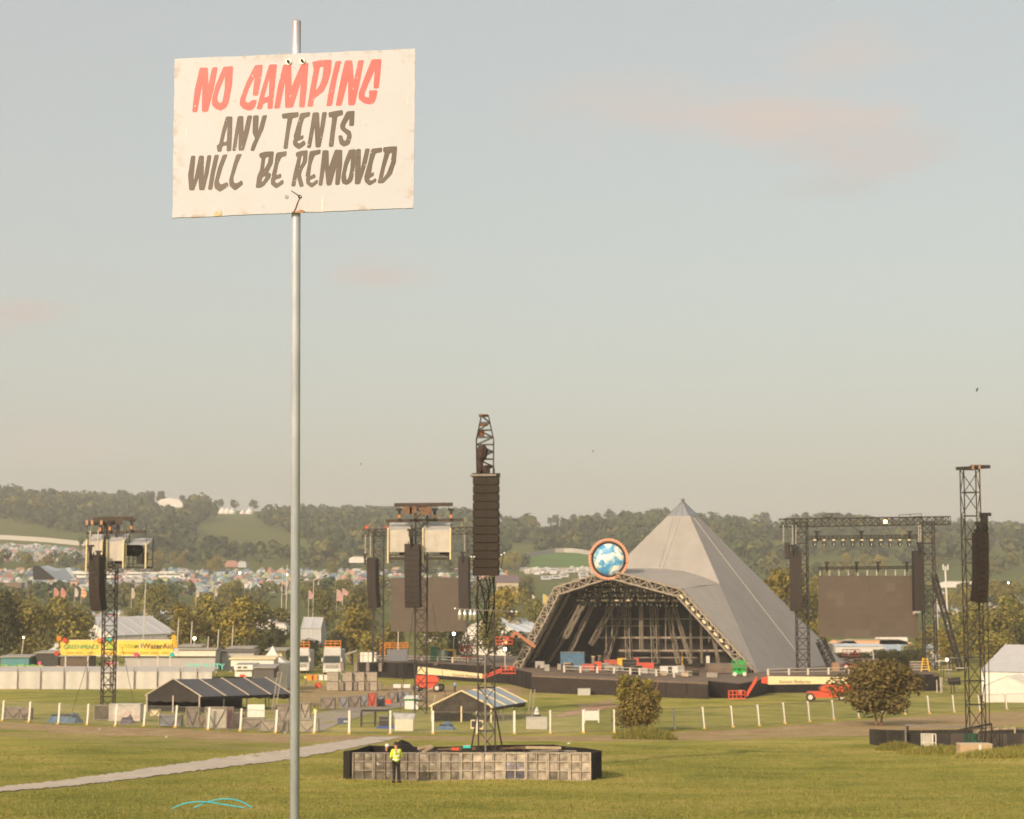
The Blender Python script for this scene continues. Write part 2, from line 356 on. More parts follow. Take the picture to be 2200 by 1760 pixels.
# ---------------------------------------------------------------- trees
leafA = leafmat('leaf_olive', (.10, .10, .019), (.36, .295, .066)); leafB = leafmat('leaf_green', (.078, .088, .019), (.27, .235, .055)); leafC = leafmat('leaf_dark', (.036, .042, .012), (.105, .100, .027))
leafH = leafmat('leaf_hill', (.024, .042, .014), (.066, .084, .026), .2); leafH2 = leafmat('leaf_hill_dark', (.016, .030, .013), (.042, .060, .022), .2); leafH3 = leafmat('leaf_hill_olive', (.050, .055, .014), (.135, .125, .034), .2); leafY = leafmat('leaf_yellow_green', (.12, .11, .018), (.33, .25, .045))
leafBr = leafmat('leaf_bronze', (.060, .048, .017), (.20, .148, .046), .2)
bark = mat('bark', (.13, .09, .06), .9, var=.3, scale=4); barkred = mat('bark_reddish', (.26, .15, .09), .9, var=.2, scale=4)
def crown_mesh(name, seed, w, h, z0, blobs, n, ls, m, sharp=.8):
    """Leaf clumps spread through the outer part of several overlapping lobes."""
    r = random.Random(seed); B = []
    for i in range(blobs):
        a = r.uniform(0, 6.28); q = r.random() ** .6 * .62; zz = r.uniform(.16, .82)
        k = 1 - abs(zz - .45) * .9
        B.append((Vector((math.cos(a) * q * w / 2 * k * 1.15, math.sin(a) * q * w / 2 * k * 1.15, z0 + zz * h)), r.uniform(.34, .52) * min(w, h * 1.1) / 2 * (1.15 - .35 * zz)))
    B.append((Vector((0, 0, z0 + h * .5)), min(w, h) * .36))
    v = []; f = []
    for i in range(n):
        c, rad = B[r.randrange(len(B))]
        d = Vector((r.gauss(0, 1), r.gauss(0, 1), r.gauss(0, 1) * .9 + .15)).normalized()
        p = c + d * rad * (r.random() ** (.30) * sharp + (1 - sharp)) * r.uniform(.9, 1.1)
        nn = (d + Vector((r.gauss(0, .5), r.gauss(0, .5), r.gauss(0, .5) + .2))).normalized()
        a = nn.cross(Vector((r.gauss(0, 1), r.gauss(0, 1), r.gauss(0, 1)))).normalized(); b = nn.cross(a); s = ls * r.uniform(.55, 1.35); k = len(v)
        v += [p - a * s - b * s * .25, p + a * s * .2 - b * s * .7, p + a * s + b * s * .3, p - a * s * .15 + b * s * .75]; f.append((k, k + 1, k + 2, k + 3))
    me = bpy.data.meshes.new(name); me.from_pydata(v, [], f); me.materials.append(m); return me, B
def trunk_mesh(name, seed, h, r0, B, m, nb=7, base=None):
    r = random.Random(seed); mb = MB(); top = Vector((r.uniform(-.3, .3), r.uniform(-.3, .3), h))
    mb.tube([(0, 0, -.3), (r.uniform(-.1, .1), 0, h * .35), top], [r0 * 1.25, r0 * .9, r0 * .6], 7)
    for c, rad in B[:nb]:
        s = Vector((0, 0, h * r.uniform(.45, .95))); s.x = top.x * s.z / h; s.y = top.y * s.z / h
        md = (s + c) / 2 + Vector((r.uniform(-.1, .1), r.uniform(-.1, .1), .12 * rad)) ; mb.tube([s, md, c], [r0 * .5, r0 * .32, r0 * .12], 5)
    me = bpy.data.meshes.new(name); me.from_pydata(mb.v, [], mb.f); me.materials.append(m); return me
TV = {}
def tree_kind(key, seed, w, h, trunk, blobs, n, ls, m, r0=.3, bm=None, sharp=.8):
    cm, B = crown_mesh('crown', seed, w, h - trunk, trunk, blobs, n, ls, m, sharp); TV[key] = (cm, trunk_mesh('trunk', seed + 50, trunk + (h - trunk) * .35, r0, B, bm or bark), h)
for i in range(4):
    tree_kind(('A', i), 10 + i, 10.5, 11.5, 1.4, 13, 2600, .30, leafA); tree_kind(('B', i), 20 + i, 10, 11, 1.2, 12, 2400, .30, leafB)
    tree_kind(('H', i), 40 + i, 15, 13, 1.6, 8, 420, .95, (leafH, leafH2, leafH3, leafH)[i]); tree_kind(('S', i), 60 + i, 13, 13, 3.2, 8, 420, .8, leafH)
for i in range(2): tree_kind(('C', i), 70 + i, 10, 11, 1, 11, 2200, .3, leafC); tree_kind(('Y', i), 80 + i, 9, 12, 2, 11, 2200, .27, leafY)
def tree(key, loc, h, label, group=None, name='tree', w=1.0, cat='tree', rz=None):
    cm, tm, h0 = TV[key]; o = empty(name, loc, label, cat, group, rz if rz is not None else random.uniform(0, 6.28)); s = h / h0; o.scale = (s * w, s * w, s)
    link('crown', cm, o); link('trunk', tm, o); return o
# ---- hillside woods
def fields(px, row):
    for pl in ([(-900, 1085), (-60, 1105), (60, 1125), (190, 1160), (185, 1215), (-900, 1215)], [(318, 1068), (402, 1068), (402, 1114), (318, 1114)], [(440, 1085), (640, 1085), (640, 1104), (440, 1104)], [(400, 1180), (420, 1130), (455, 1119), (530, 1121), (600, 1138), (648, 1165), (648, 1202), (560, 1202), (470, 1196)], [(175, 1160), (235, 1152), (300, 1160), (290, 1175), (180, 1175)],
               [(420, 1108), (470, 1098), (610, 1100), (640, 1106), (560, 1118), (480, 1120)], [(1180, 1150), (1215, 1147), (1240, 1158), (1200, 1164)], [(800, 1178), (1000, 1172), (1050, 1186), (900, 1200)], [(1980, 1165), (2060, 1172), (2050, 1184), (1985, 1180)], [(2120, 1172), (2240, 1186), (2240, 1198), (2130, 1188)], [(640, 1165), (720, 1180), (760, 1197), (640, 1192)], [(1065, 1175), (1110, 1168), (1150, 1180), (1150, 1200), (1070, 1195)], [(1060, 1120), (1260, 1121), (1260, 1127), (1060, 1126)],
               [(1128, 1190), (1330, 1190), (1330, 1225), (1128, 1225)], [(1590, 1160), (1690, 1164), (1770, 1182), (1760, 1192), (1640, 1190)], [(1690, 1202), (1850, 1200), (1850, 1216), (1700, 1222)], [(2110, 1200), (2260, 1215), (2260, 1235), (2110, 1222)], [(1600, 1135), (1700, 1140), (1690, 1155), (1610, 1150)]):
        if inpoly(px, row, pl): return True
    return False
def hillwood():
    r = random.Random(11); n = 0; big = []; mass = []; tries = 0
    while n < 3900 and tries < 60000:
        tries += 1; y = 1240 + 960 * r.random() ** .8; u = r.uniform(-.36, .36); x = u * y; z = gz(x, y); px, row = proj((x, y, z))
        if fields(px, row) : continue
        dens = 1.0 if row < 1200 else .62
        if px > 1060 and px < 1340 and row < 1146: continue
        if px > 1500 and px < 2250: dens *= .85
        if r.random() > dens: continue
        n += 1; inside = -20 < px < 2220
        (big if inside and len(big) < 150 and r.random() < .06 else mass).append((x, y, z, r.choice((r.uniform(6, 10), r.uniform(9, 15), r.uniform(13, 20)))))
    for i, (x, y, z, h) in enumerate(big):
        px, row = proj((x, y, z)); w_ = ('in the wood above the left tent field' if px < 190 else 'in the wood around the sloping hill field' if px < 620 else 'on the wooded slope behind the spotlight tower' if px < 1000 else 'on the wooded slope behind the round globe' if px < 1400 else 'on the slope between pyramid and right screen' if px < 1720 else 'on the slope behind the right screen gantry' if px < 2030 else 'on the slope at the right edge') + (', near the ridge' if row < 1135 else ', low on the slope')
        tree(('H', i % 4), (x, y, z - .5), h, 'dark rounded tree ' + w_, 'trees ' + w_)
    for i in range(620):                     # the tree belts of the valley floor
        y = r.choice((r.uniform(740, 930), r.uniform(1190, 1260), r.uniform(740, 1240))); u = r.uniform(-.34, .34); x = u * y; z = gz(x, y); px, row = proj((x, y, z))
        if math.sin(x * .021 + 1.3 * math.sin(y * .013)) * math.cos(y * .024 + x * .006) < -.12 or (px < 1100 and 1224 < row < 1284 and r.random() < .85) or (1120 < px < 1330 and row > 1215): continue
        mass.append((x, y, z, -r.uniform(7, 12)))
    v = []; f = []; mi = []
    for x, y, z, h in mass:
        km = r.choice((2, 2, 0)) if h < 0 else r.choice((0, 0, 0, 1, 1, 2)); h = abs(h); w = h * r.uniform(.55, .8)
        for b_ in range(3):
            c = Vector((x + r.uniform(-.5, .5) * w, y + r.uniform(-.5, .5) * w, z + h * r.uniform(.3, .68))); rad = h * r.uniform(.24, .36)
            for i in range(20):
                d = Vector((r.gauss(0, 1), r.gauss(0, 1) - .3, r.gauss(0, 1) + .25)).normalized(); p = c + d * rad * r.uniform(.8, 1.08)
                nn = (d + Vector((r.gauss(0, .2), r.gauss(0, .2), r.gauss(0, .2)))).normalized(); a = nn.cross(Vector((r.gauss(0, 1), r.gauss(0, 1), r.gauss(0, 1)))).normalized(); b = nn.cross(a); s = h * r.uniform(.09, .17); k = len(v)
                v += [p - a * s, p - b * s * .8, p + a * s, p + b * s * .8]; f.append((k, k + 1, k + 2, k + 3)); mi.append(km)
    me = bpy.data.meshes.new('woodland'); me.from_pydata(v, [], f); [me.materials.append(q) for q in (leafH, leafH2, leafH3)]; me.polygons.foreach_set('material_index', mi); o = bpy.data.objects.new('woodland', me); C.objects.link(o)
    tag(o, 'dense woods and hedges covering the far hillside', 'woodland', kind='stuff')
hillwood()
# skyline trees that stand clear on the ridge
RT = [(1150, 9), (1184, 13), (1196, 15), (1228, 15), (1246, 14), (1260, 15), (1272, 14), (1288, 17), (1312, 22), (1326, 17), (1345, 15), (1362, 17), (1385, 16), (1405, 15), (1425, 14), (1560, 14), (1582, 15), (1600, 13), (1636, 25), (1648, 18), (20, 15), (60, 14), (115, 14), (160, 14), (205, 13), (255, 12), (345, 18), (395, 14), (425, 13),
      (470, 15), (505, 14), (545, 14), (640, 17), (690, 17), (735, 14), (780, 15), (835, 14), (1012, 14), (1040, 13), (1085, 14), (1100, 14), (1760, 22), (1790, 18), (1880, 17), (1915, 15), (1960, 14), (2035, 15), (2065, 14), (2140, 14), (2185, 17)]
for i, (px, h) in enumerate(RT):
    Y = 2150 + random.uniform(-25, 25); p = gp(px, Y)
    near = 'above the round globe sign' if 1140 < px < 1440 else ('right of the pyramid tip' if 1500 < px < 1700 else ('at the left end of the ridge' if px < 440 else ('behind the right screen gantry' if px > 1700 else 'left of the tall speaker tower')))
    tree(('S', i % 4), p, h, f'tree standing clear on the ridge skyline {near}', f'skyline trees {near}')
# ---------------------------------------------------------------- the pyramid stage
BASE = -12.75
cx, cy, RR, th = 31.65, 345.0, 32.6, R(17)
def cor(a): return Vector((cx + RR * math.cos(a), cy + RR * math.sin(a), BASE))
pC, pD, pA, pB = cor(th), cor(th + math.pi / 2), cor(th + math.pi), cor(th - math.pi / 2)
APEX = Vector((cx, cy, 17.5))
ab = (pB - pA).normalized(); nrm = Vector((ab.y, -ab.x, 0)).normalized()      # front normal, towards the camera
if nrm.y > 0: nrm = -nrm
def hit(px, row, p0, p1, p2):            # where a pixel's ray meets a plane
    n = (p1 - p0).cross(p2 - p0); d = raydir(px, row); return d * (p0.dot(n) / d.dot(n))
def onface(px, row): return hit(px, row, pA, pB, APEX)
def onright(px, row): return hit(px, row, pB, pC, APEX)
def onarch(px, row): return hit(px, row, pA, pB, pA + Vector((0, 0, 1)))
def atz(a, b, z): return a + (b - a) * ((z - a.z) / (b.z - a.z))
def fabric(name, col, col2, grid):
    m = bpy.data.materials.new(name); m.use_nodes = True; t = m.node_tree; b = t.nodes['Principled BSDF']; L = t.links.new
    tc = N('ShaderNodeTexCoord', t); sp = N('ShaderNodeSeparateXYZ', t); L(tc.outputs['Object'], sp.inputs[0])
    no = N('ShaderNodeTexNoise', t); no.inputs['Scale'].default_value = .42; no.inputs['Detail'].default_value = 7; fmp = N('ShaderNodeMapping', t); fmp.inputs['Scale'].default_value = (1, 1, .28); L(tc.outputs['Object'], fmp.inputs[0]); L(fmp.outputs[0], no.inputs[0])
    r = N('ShaderNodeValToRGB', t); r.color_ramp.elements[0].color = (*col, 1); r.color_ramp.elements[1].color = (*col2, 1); r.color_ramp.elements[0].position = .3; r.color_ramp.elements[1].position = .7
    L(no.outputs[0], r.inputs[0])
    wv = N('ShaderNodeTexWave', t, bands_direction='Z'); wv.inputs['Scale'].default_value = grid; wv.inputs['Distortion'].default_value = .3; L(tc.outputs['Object'], wv.inputs[0])
    wr = N('ShaderNodeMapRange', t); wr.inputs['To Min'].default_value = .972; wr.inputs['To Max'].default_value = 1.012; L(wv.outputs[0], wr.inputs[0])
    mx = N('ShaderNodeMix', t, data_type='RGBA', blend_type='MULTIPLY'); mx.inputs['Factor'].default_value = 1; L(r.outputs[0], mx.inputs['A']); L(wr.outputs[0], mx.inputs['B'])
    L(mx.outputs['Result'], b.inputs['Base Color']); b.inputs['Roughness'].default_value = .6; b.inputs['Specular IOR Level'].default_value = .3; return m
fab = fabric('pyramid_fabric', (.272, .253, .234), (.314, .293, .270), .5)
capm = mat('pyramid_cap_panels', (.24, .26, .28), .25, .2, var=.1, scale=.8, spec=.6)
pyr = empty('pyramid_stage', (cx, cy, BASE), 'tall fabric covered pyramid stage with an open truss framed front', 'stage')
zc_ = (onface(1467, 1108)).z
cA, cB, cC, cD = (atz(pA, APEX, zc_), atz(pB, APEX, zc_), atz(pC, APEX, zc_), atz(pD, APEX, zc_))
best = min((abs(proj(pB + (APEX - pB) * (i / 400))[1] - 1255), i) for i in range(401))[1]; E = pB + (APEX - pB) * (best / 400)
curve = [onface(1338, 1224), onface(1365, 1221), onface(1400, 1221.5), onface(1436, 1223), onface(1473, 1228), onface(1510, 1239)] + [E]
aL = atz(pA, APEX, curve[0].z)
def grid_face(mb, a, b, c, d, n=8, m=8):  # a-b low edge, d-c high edge
    v = [(a + (b - a) * (i / n)) * (1 - j / m) + (d + (c - d) * (i / n)) * (j / m) for j in range(m + 1) for i in range(n + 1)]
    mb.add(v, [(j * (n + 1) + i, j * (n + 1) + i + 1, j * (n + 1) + n + 2 + i, j * (n + 1) + n + 1 + i) for j in range(m) for i in range(n)])
mb = MB(); mb.poly([aL] + curve + [cB, cA]); mb.build('front_fabric', fab, pyr)
mb = MB(); grid_face(mb, pB, pC, cC, cB); mb.build('side_fabric', fab, pyr)
mb = MB(); grid_face(mb, pC, pD, cD, cC, 2, 2); mb.build('rear_fabric', fab, pyr)
mb = MB(); grid_face(mb, pD, pA, cA, cD, 2, 2); mb.build('side_fabric', fab, pyr)
for (a, b) in ((cA, cB), (cB, cC), (cC, cD), (cD, cA)):
    for k in range(3):
        p, q = a + (b - a) * (k / 3), a + (b - a) * ((k + 1) / 3); mb = MB(); out = ((p + q) / 2 - Vector((cx, cy, 0))); out.z = 0; out.normalize()
        mb.prism([p, q, APEX], out * .06); mb.build('cap_panel', capm, pyr)
mb = MB()
for p in (cA, cB, cC, cD): mb.tube([p, APEX + (APEX - p).normalized() * .25], .13, 5)
for (a, b) in ((cA, cB), (cB, cC)):
    for k in (1, 2): mb.tube([a + (b - a) * (k / 3), APEX], .09, 5)
mb.ball(APEX + Vector((0, 0, .15)), .35); mb.build('cap_frame', mat('cap_frame_grey', (.16, .16, .17), .5, .3), pyr)
# seams standing slightly proud of the fabric
seamm = mat('fabric_seam', (.33, .315, .295), .6, var=.05)
def seam(pts, w, out, name='seam'):
    mb = MB()
    for a, b in zip(pts, pts[1:]): mb.bar(a + out * .05, b + out * .05, w, .12)
    mb.build(name, seamm, pyr)
outR = (pC - pB).cross(APEX - pB).normalized(); outR = outR if outR.x > 0 else -outR
outF = (pB - pA).cross(APEX - pA).normalized(); outF = outF if outF.y < 0 else -outF
seam([onright(1490, 1112), onright(1560, 1205), onright(1640, 1309), onright(1714, 1404)], .32, outR)
seam([cB, E], .14, (outR + outF).normalized())
seam([onface(1460, 1112), onface(1443, 1165), onface(1424, 1218)], .22, outF); seam([onface(1446, 1112), onface(1432, 1165), onface(1416, 1219)], .10, outF)
for z_ in (10.5, 6.2): seam([atz(pA, APEX, z_), atz(pB, APEX, z_)], .06, outF * .6)
# canopy over the opening
kL, kR, PK = onarch(1195, 1262), onarch(1466, 1265), onarch(1312, 1224)
fp = [PK + (kR - PK) * (i / 6) for i in range(7)]
mb = MB()
for i in range(6):
    c0, c1 = curve[i], curve[i + 1]; mid0, mid1 = (fp[i] + c0) / 2, (fp[i + 1] + c1) / 2; mid0.z += .1; mid1.z += .1
    mb.poly([fp[i], fp[i + 1], mid1, mid0]); mb.poly([mid0, mid1, c1, c0])
mb.poly([PK, fp[0], curve[0]]) if False else None
mb.build('canopy_roof', fab, pyr, smooth=True)
mb = MB(); n = 6
for i in range(n):
    a0, a1 = kR + (pB - kR) * (i / n), kR + (pB - kR) * ((i + 1) / n); e0, e1 = E + (pB - E) * (i / n), E + (pB - E) * ((i + 1) / n)
    mb.poly([a0, a1, e1, e0]) if i < n - 1 else mb.poly([a0, pB, e0])
mb.build('canopy_side', fab, pyr)
EL = atz(pA, APEX, E.z - 1.5)
mb = MB(); mb.poly([kL, PK, curve[0], EL]); mb.build('canopy_roof', fab, pyr)
mb = MB(); mb.poly([pA, kL, EL]); mb.build('canopy_side', fab, pyr)
# truss arch
truss_m = mat('pale_truss_steel', (.29, .245, .19), .55, .25, var=.15, scale=3)
def lattice(mb, p, q, out, w, n, r=.09, depth=None, rb=None):
    """Square lattice girder from p to q: four chords and zigzag braces."""
    p = Vector(p); q = Vector(q); d = (q - p).normalized(); out = (Vector(out) - d * Vector(out).dot(d)).normalized(); s = d.cross(out); dp = depth or w; rb = rb or r * .7
    cs = [out * (i * w / 2) + s * (j * dp / 2) for i, j in ((-1, -1), (1, -1), (1, 1), (-1, 1))]
    for c in cs: mb.bar(p + c, q + c, r * 2)
    for i in range(n):
        a, b = p + (q - p) * (i / n), p + (q - p) * ((i + 1) / n)
        for k in range(4):
            c0, c1 = cs[k], cs[(k + 1) % 4]
            mb.bar(a + (c0 if i % 2 else c1), b + (c1 if i % 2 else c0), rb * 2)
            mb.bar(b + c0, b + c1, rb * 2)
fw = nrm * .75
for a, b, nn in ((pA, kL, 14), (kL, PK, 7), (PK, kR, 9), (kR, pB, 14)):
    inn = ((pA + pB) / 2 - (a + b) / 2); inn.z = 0; d = (b - a).normalized(); perp = d.cross(nrm).normalized()
    perp = perp if perp.dot(Vector(((pA + pB) / 2)) - (a + b) / 2) > 0 else -perp
    mb = MB(); o = perp * .75 + nrm * .3; lattice(mb, a + o + (Vector((0, 0, .1)) if a is pA else Vector()), b + o, perp, 1.35, nn, .11, .9); mb.build('arch_truss', truss_m, pyr)
# dark interior
def back(p, k=.86, d=17.5): 
    m0 = (pA + pB) / 2; q = Vector(m0); q.z = BASE; v = p - q; return q + Vector((v.x * k, v.y * k, v.z * .93)) - nrm * d
ring = [pA + ab * 1.6, kL + ab * 1.3 - Vector((0, 0, 1)), PK - Vector((0, 0, 1.6)), kR - ab * 1.3 - Vector((0, 0, 1)), pB - ab * 1.6]; ring = [p - nrm * .9 for p in ring]
bk = [back(p) for p in ring]
mb = MB()
for i in range(4): mb.poly([ring[i], ring[i + 1], bk[i + 1], bk[i]])
mb.build('interior_lining', blk, pyr)
mb = MB(); mb.poly(bk); mb.build('back_drape', mat('back_drape_dark', (.022, .017, .014), .85, var=.4, scale=.5), pyr)
def inside(px, row, d): return hit(px, row, pA - nrm * d, pB - nrm * d, pA - nrm * d + Vector((0, 0, 1)))
IT = [((1345, 1245, 15), (1352, 1425, 15), 1.1), ((1403, 1245, 15), (1409, 1425, 15), 1.3), ((1357, 1250, 16), (1300, 1420, 16), 1.0), ((1425, 1258, 16), (1458, 1425, 16), .8), ((1322, 1290, 12), (1270, 1385, 12), .9),
      ((1262, 1285, 7), (1177, 1420, 7), 1.0), ((1225, 1270, 3), (1150, 1410, 3), 1.0), ((1250, 1300, 4), (1215, 1370, 4), .9), ((1505, 1290, 14), (1508, 1425, 14), .35), ((1483, 1285, 14), (1485, 1425, 14), .35), ((1320, 1300, 9), (1380, 1262, 9), .5), ((1235, 1300, 6), (1175, 1395, 6), .4), ((1222, 1272, 2), (1140, 1420, 2), .8), ((1290, 1264, 9), (1225, 1400, 9), .7), ((1378, 1262, 13), (1380, 1400, 13), .4), ((1440, 1272, 12), (1484, 1425, 12), .6), ((1526, 1335, 10), (1545, 1430, 10), .5), ((1218, 1264, 3), (1311, 1242, 3), .8), ((1311, 1242, 3), (1438, 1266, 3), .8), ((1228, 1276, 8), (1312, 1256, 8), .7), ((1312, 1256, 8), (1440, 1277, 8), .7)]
for (a, b, w) in IT:
    mb = MB(); p, q = inside(*a), inside(*b); lattice(mb, p, q, ab, w * .82, max(5, int((p - q).length / 1.7)), .058 if w > .6 else .045, None, .028); mb.build('interior_truss', truss_m, pyr)
for row, x0, x1 in ((1370, 1276, 1560), (1398, 1330, 1570), (1413, 1360, 1500), (1330, 1300, 1500), (1345, 1270, 1420)):
    mb = MB(); mb.bar(inside(x0, row, 16.6), inside(x1, row, 16.6), .34 if row in (1370, 1398) else .16); mb.build('scaffold_ledger', truss_m, pyr)
for px, r0, r1 in ((1302, 1300, 1400), (1315, 1290, 1370), (1374, 1290, 1398), (1430, 1280, 1400), (1446, 1300, 1360), (1540, 1345, 1420), (1523, 1300, 1380), (1208, 1300, 1400), (1237, 1290, 1330)):
    mb = MB(); mb.bar(inside(px, r0, 13), inside(px, r1, 13), .14); mb.build('hanging_pole', truss_m, pyr)
# ---- stage deck with skirts, wings and rails
deckm = mat('stage_deck_boards', (.15, .11, .08), .8, var=.2, scale=.8); skirtm = mat('stage_skirt_cloth', (.014, .010, .0085), .8, var=.35, scale=.6)
def plan(px, row, Z=BASE): d = raydir(px, row); return d * (Z / d.z)
DK = [plan(770, 1421), plan(940, 1424), plan(1095, 1433), plan(1140, 1444), plan(1330, 1449), plan(1515, 1461), plan(1590, 1468), plan(1625, 1462), plan(1650, 1453), plan(1820, 1450), plan(2016, 1447)]
DKb = [Vector((p.x + 3, p.y + 62, BASE)) for p in (DK[-1], DK[0])]
deck = empty('stage_deck', (30, 330, BASE), 'long raised stage deck with black skirts and side wings under the pyramid', 'stage deck')
mb = MB(); pl = DK + [Vector((75, 385, BASE)), Vector((-34, 410, BASE))]; mb.prism([p - Vector((0, 0, .45)) for p in pl], (0, 0, .4)); mb.build('platform', deckm, deck)
for a, b in zip(DK, DK[1:]):
    k = max(1, int((b - a).length / 4.2)); out = Vector(((b - a).y, -(b - a).x, 0)).normalized(); out = out if out.y < 0 else -out
    for i in range(k):
        p, q = a + (b - a) * (i / k), a + (b - a) * ((i + 1) / k); q2 = q - (b - a).normalized() * .05; mb = MB(); r_ = random.uniform(-.05, .08)
        zb0, zb1 = gz(p.x, p.y), gz(q.x, q.y)
        m4 = [p + out * (.05 + r_) - Vector((0, 0, .1)), q2 + out * (.05 - r_) - Vector((0, 0, .1)), Vector((q2.x, q2.y, zb1 - .1)) + out * .1, Vector((p.x, p.y, zb0 - .1)) + out * .02]
        mb.prism(m4, -out * .08); mb.build('skirt_panel', skirtm, deck)
mb = MB(); p0, p1 = DK[-1], pl[-2]; mb.prism([p0, p1, Vector((p1.x, p1.y, -17)), Vector((p0.x, p0.y, -17))], (.1, 0, 0)); mb.build('skirt_panel', skirtm, deck)
pale = mat('pale_post', (.55, .50, .42), .6, var=.1)
RAILS = [(800, 1421, 840), (840, 1422, 872), (872, 1422, 906), (906, 1423, 940), (940, 1424, 972), (972, 1425, 1004), (1004, 1428, 1040), (1212, 1446, 1247), (1247, 1446, 1283), (1283, 1447, 1319), (1319, 1448, 1354), (1354, 1449, 1374), (1374, 1450, 1410), (1410, 1453, 1448), (1448, 1456, 1486)]
def rowdeck(px): return lerp([(770, 1421), (940, 1424), (1095, 1433), (1140, 1444), (1330, 1449), (1515, 1461), (1590, 1468), (1625, 1462), (1650, 1453), (1820, 1450), (2016, 1447)], px)
for a, r_, b in RAILS + [(1650, 0, 1695), (1695, 0, 1736), (1736, 0, 1780), (1780, 0, 1824), (1824, 0, 1870), (1955, 0, 1995)]:
    p, q = plan(a, rowdeck(a) - 1.5), plan(b, rowdeck(b) - 1.5); mb = MB(); mb.box(p + Vector((0, 0, .55)), (.32, .12, 1.1)); 
    for z in (.55, 1.05): mb.bar(p + Vector((0, 0, z)), q + Vector((0, 0, z)), .07)
    mb.build('guard_rail', pale, deck)
ev = empty('front_barrier_platform', plan(1330, 1480, -14), 'low black fronted platform running along the front of the stage', 'platform')
q0, q1, q2_, q3 = gp(1142, 302), gp(1517, 276), gp(1517, 286), gp(1142, 312); tz = -12.95
mb = MB(); mb.prism([Vector((p.x, p.y, tz)) for p in (q0, q1, q2_, q3)], (0, 0, .25)); mb.build('platform', deckm, ev)
for i in range(9):
    p, q = q0 + (q1 - q0) * (i / 9), q0 + (q1 - q0) * ((i + 1) / 9 - .002); mb = MB(); h = random.uniform(0, .05)
    mb.prism([Vector((p.x, p.y - h, tz)), Vector((q.x, q.y - h, tz)), Vector((q.x, q.y, gz(q.x, q.y) - .1)), Vector((p.x, p.y, gz(p.x, p.y) - .1))], (0, .1, 0)); mb.build('front_panel', mat('barrier_dark_ply', (.030, .021, .017), .75, var=.2, scale=1), ev)
mb = MB(); p, q = q1, q2_; mb.prism([Vector((p.x, p.y, tz)), Vector((q.x, q.y, tz)), Vector((q.x, q.y, -16)), Vector((p.x, p.y, -16))], (.1, 0, 0)); mb.build('end_panel', blk, ev)
# ---- hung lights under the canopy: one copied fixture
def stage_light(loc, label, group, cat='stage light'):
    o = empty('stage_light', loc, label, cat, group)
    mb = MB(); mb.lathe((0, 0, -.55), [(.02, -.28), (.2, -.26), (.24, .05), (.17, .22), (.05, .28)], 8); mb.build('lamp_head', spk, o, world=False)
    mb = MB(); mb.box((0, 0, -.02), (.42, .3, .16)); mb.box((-.26, 0, -.3), (.05, .12, .5)); mb.box((.26, 0, -.3), (.05, .12, .5)); mb.build('yoke', spk, o, world=False)
    mb = MB(); mb.box((0, -.16, -.02), (.42, .03, .14)); mb.build('label_plate', cream, o, world=False)
    mb = MB(); mb.lathe((0, -.17, -.55), [(.001, -.2), (.09, -.2), (.1, .1), (.001, .12)], 6); mb.build('lens', chrome, o, world=False); return o
SL = stage_light(inside(1300, 1300, 5), 'dark moving stage light hung in the rows under the pyramid canopy', 'lights hung under the pyramid canopy')
rr = random.Random(5)
rows = [(1248, 1235, 1395, 2, 9), (1258, 1210, 1440, 3, 15), (1270, 1225, 1455, 5, 18), (1281, 1235, 1452, 6, 18), (1292, 1240, 1460, 8, 20)]
first = True; rname = iter(('front', 'second', 'third', 'fourth', 'rear'))
for row, x0, x1, d, n in rows:
    mb = MB(); p, q = inside(x0 - 6, row - 2, d), inside(x1 + 6, row - 2, d); lattice(mb, p, q, (0, 0, 1), .4, 24, .035); o = mb.build('lighting_truss', truss_m, pyr)
    rn = next(rname); SL_lab = f'dark moving stage light hung in the {rn} row under the pyramid canopy'
    for i in range(n):
        px = x0 + (x1 - x0) * (i + rr.uniform(.2, .8)) / n; p = inside(px, row + rr.uniform(-1, 2), d)
        if first: SL.location = p; SL['_w'] = list(p); first = False; SL['label'] = SL_lab; SL['group'] = 'lights in the front row under the pyramid canopy'
        else: dup(SL, p, SL_lab, f'lights in the {rn} row under the pyramid canopy', rz=rr.uniform(-1, 1), sc_=rr.uniform(.85, 1.25))
for row, x0, x1, d, n, tl in ((1252, 1240, 1310, 2.2, 6, .2), (1250, 1330, 1445, 2.2, 6, -.25), (1290, 1250, 1450, 5.5, 9, 0)):
    for i in range(n):
        px = x0 + (x1 - x0) * i / (n - 1); rw = row + (abs(px - 1312) * .17 if tl else 0); p = inside(px, rw, d)
        mb = MB(); mb.bar(p - ab * .4 - Vector((0, 0, tl * .4)), p + ab * .4 + Vector((0, 0, -abs(tl) * 0)), .17); mb.build('strip_light', cream, pyr)
for i in range(9):
    p = kR + (pB - kR) * (.08 + i * .075) + nrm * .9 - ab * 1.1; mb = MB(); mb.bar(p, p + (pB - kR).normalized() * .75, .28); mb.build('edge_light', cream, pyr)
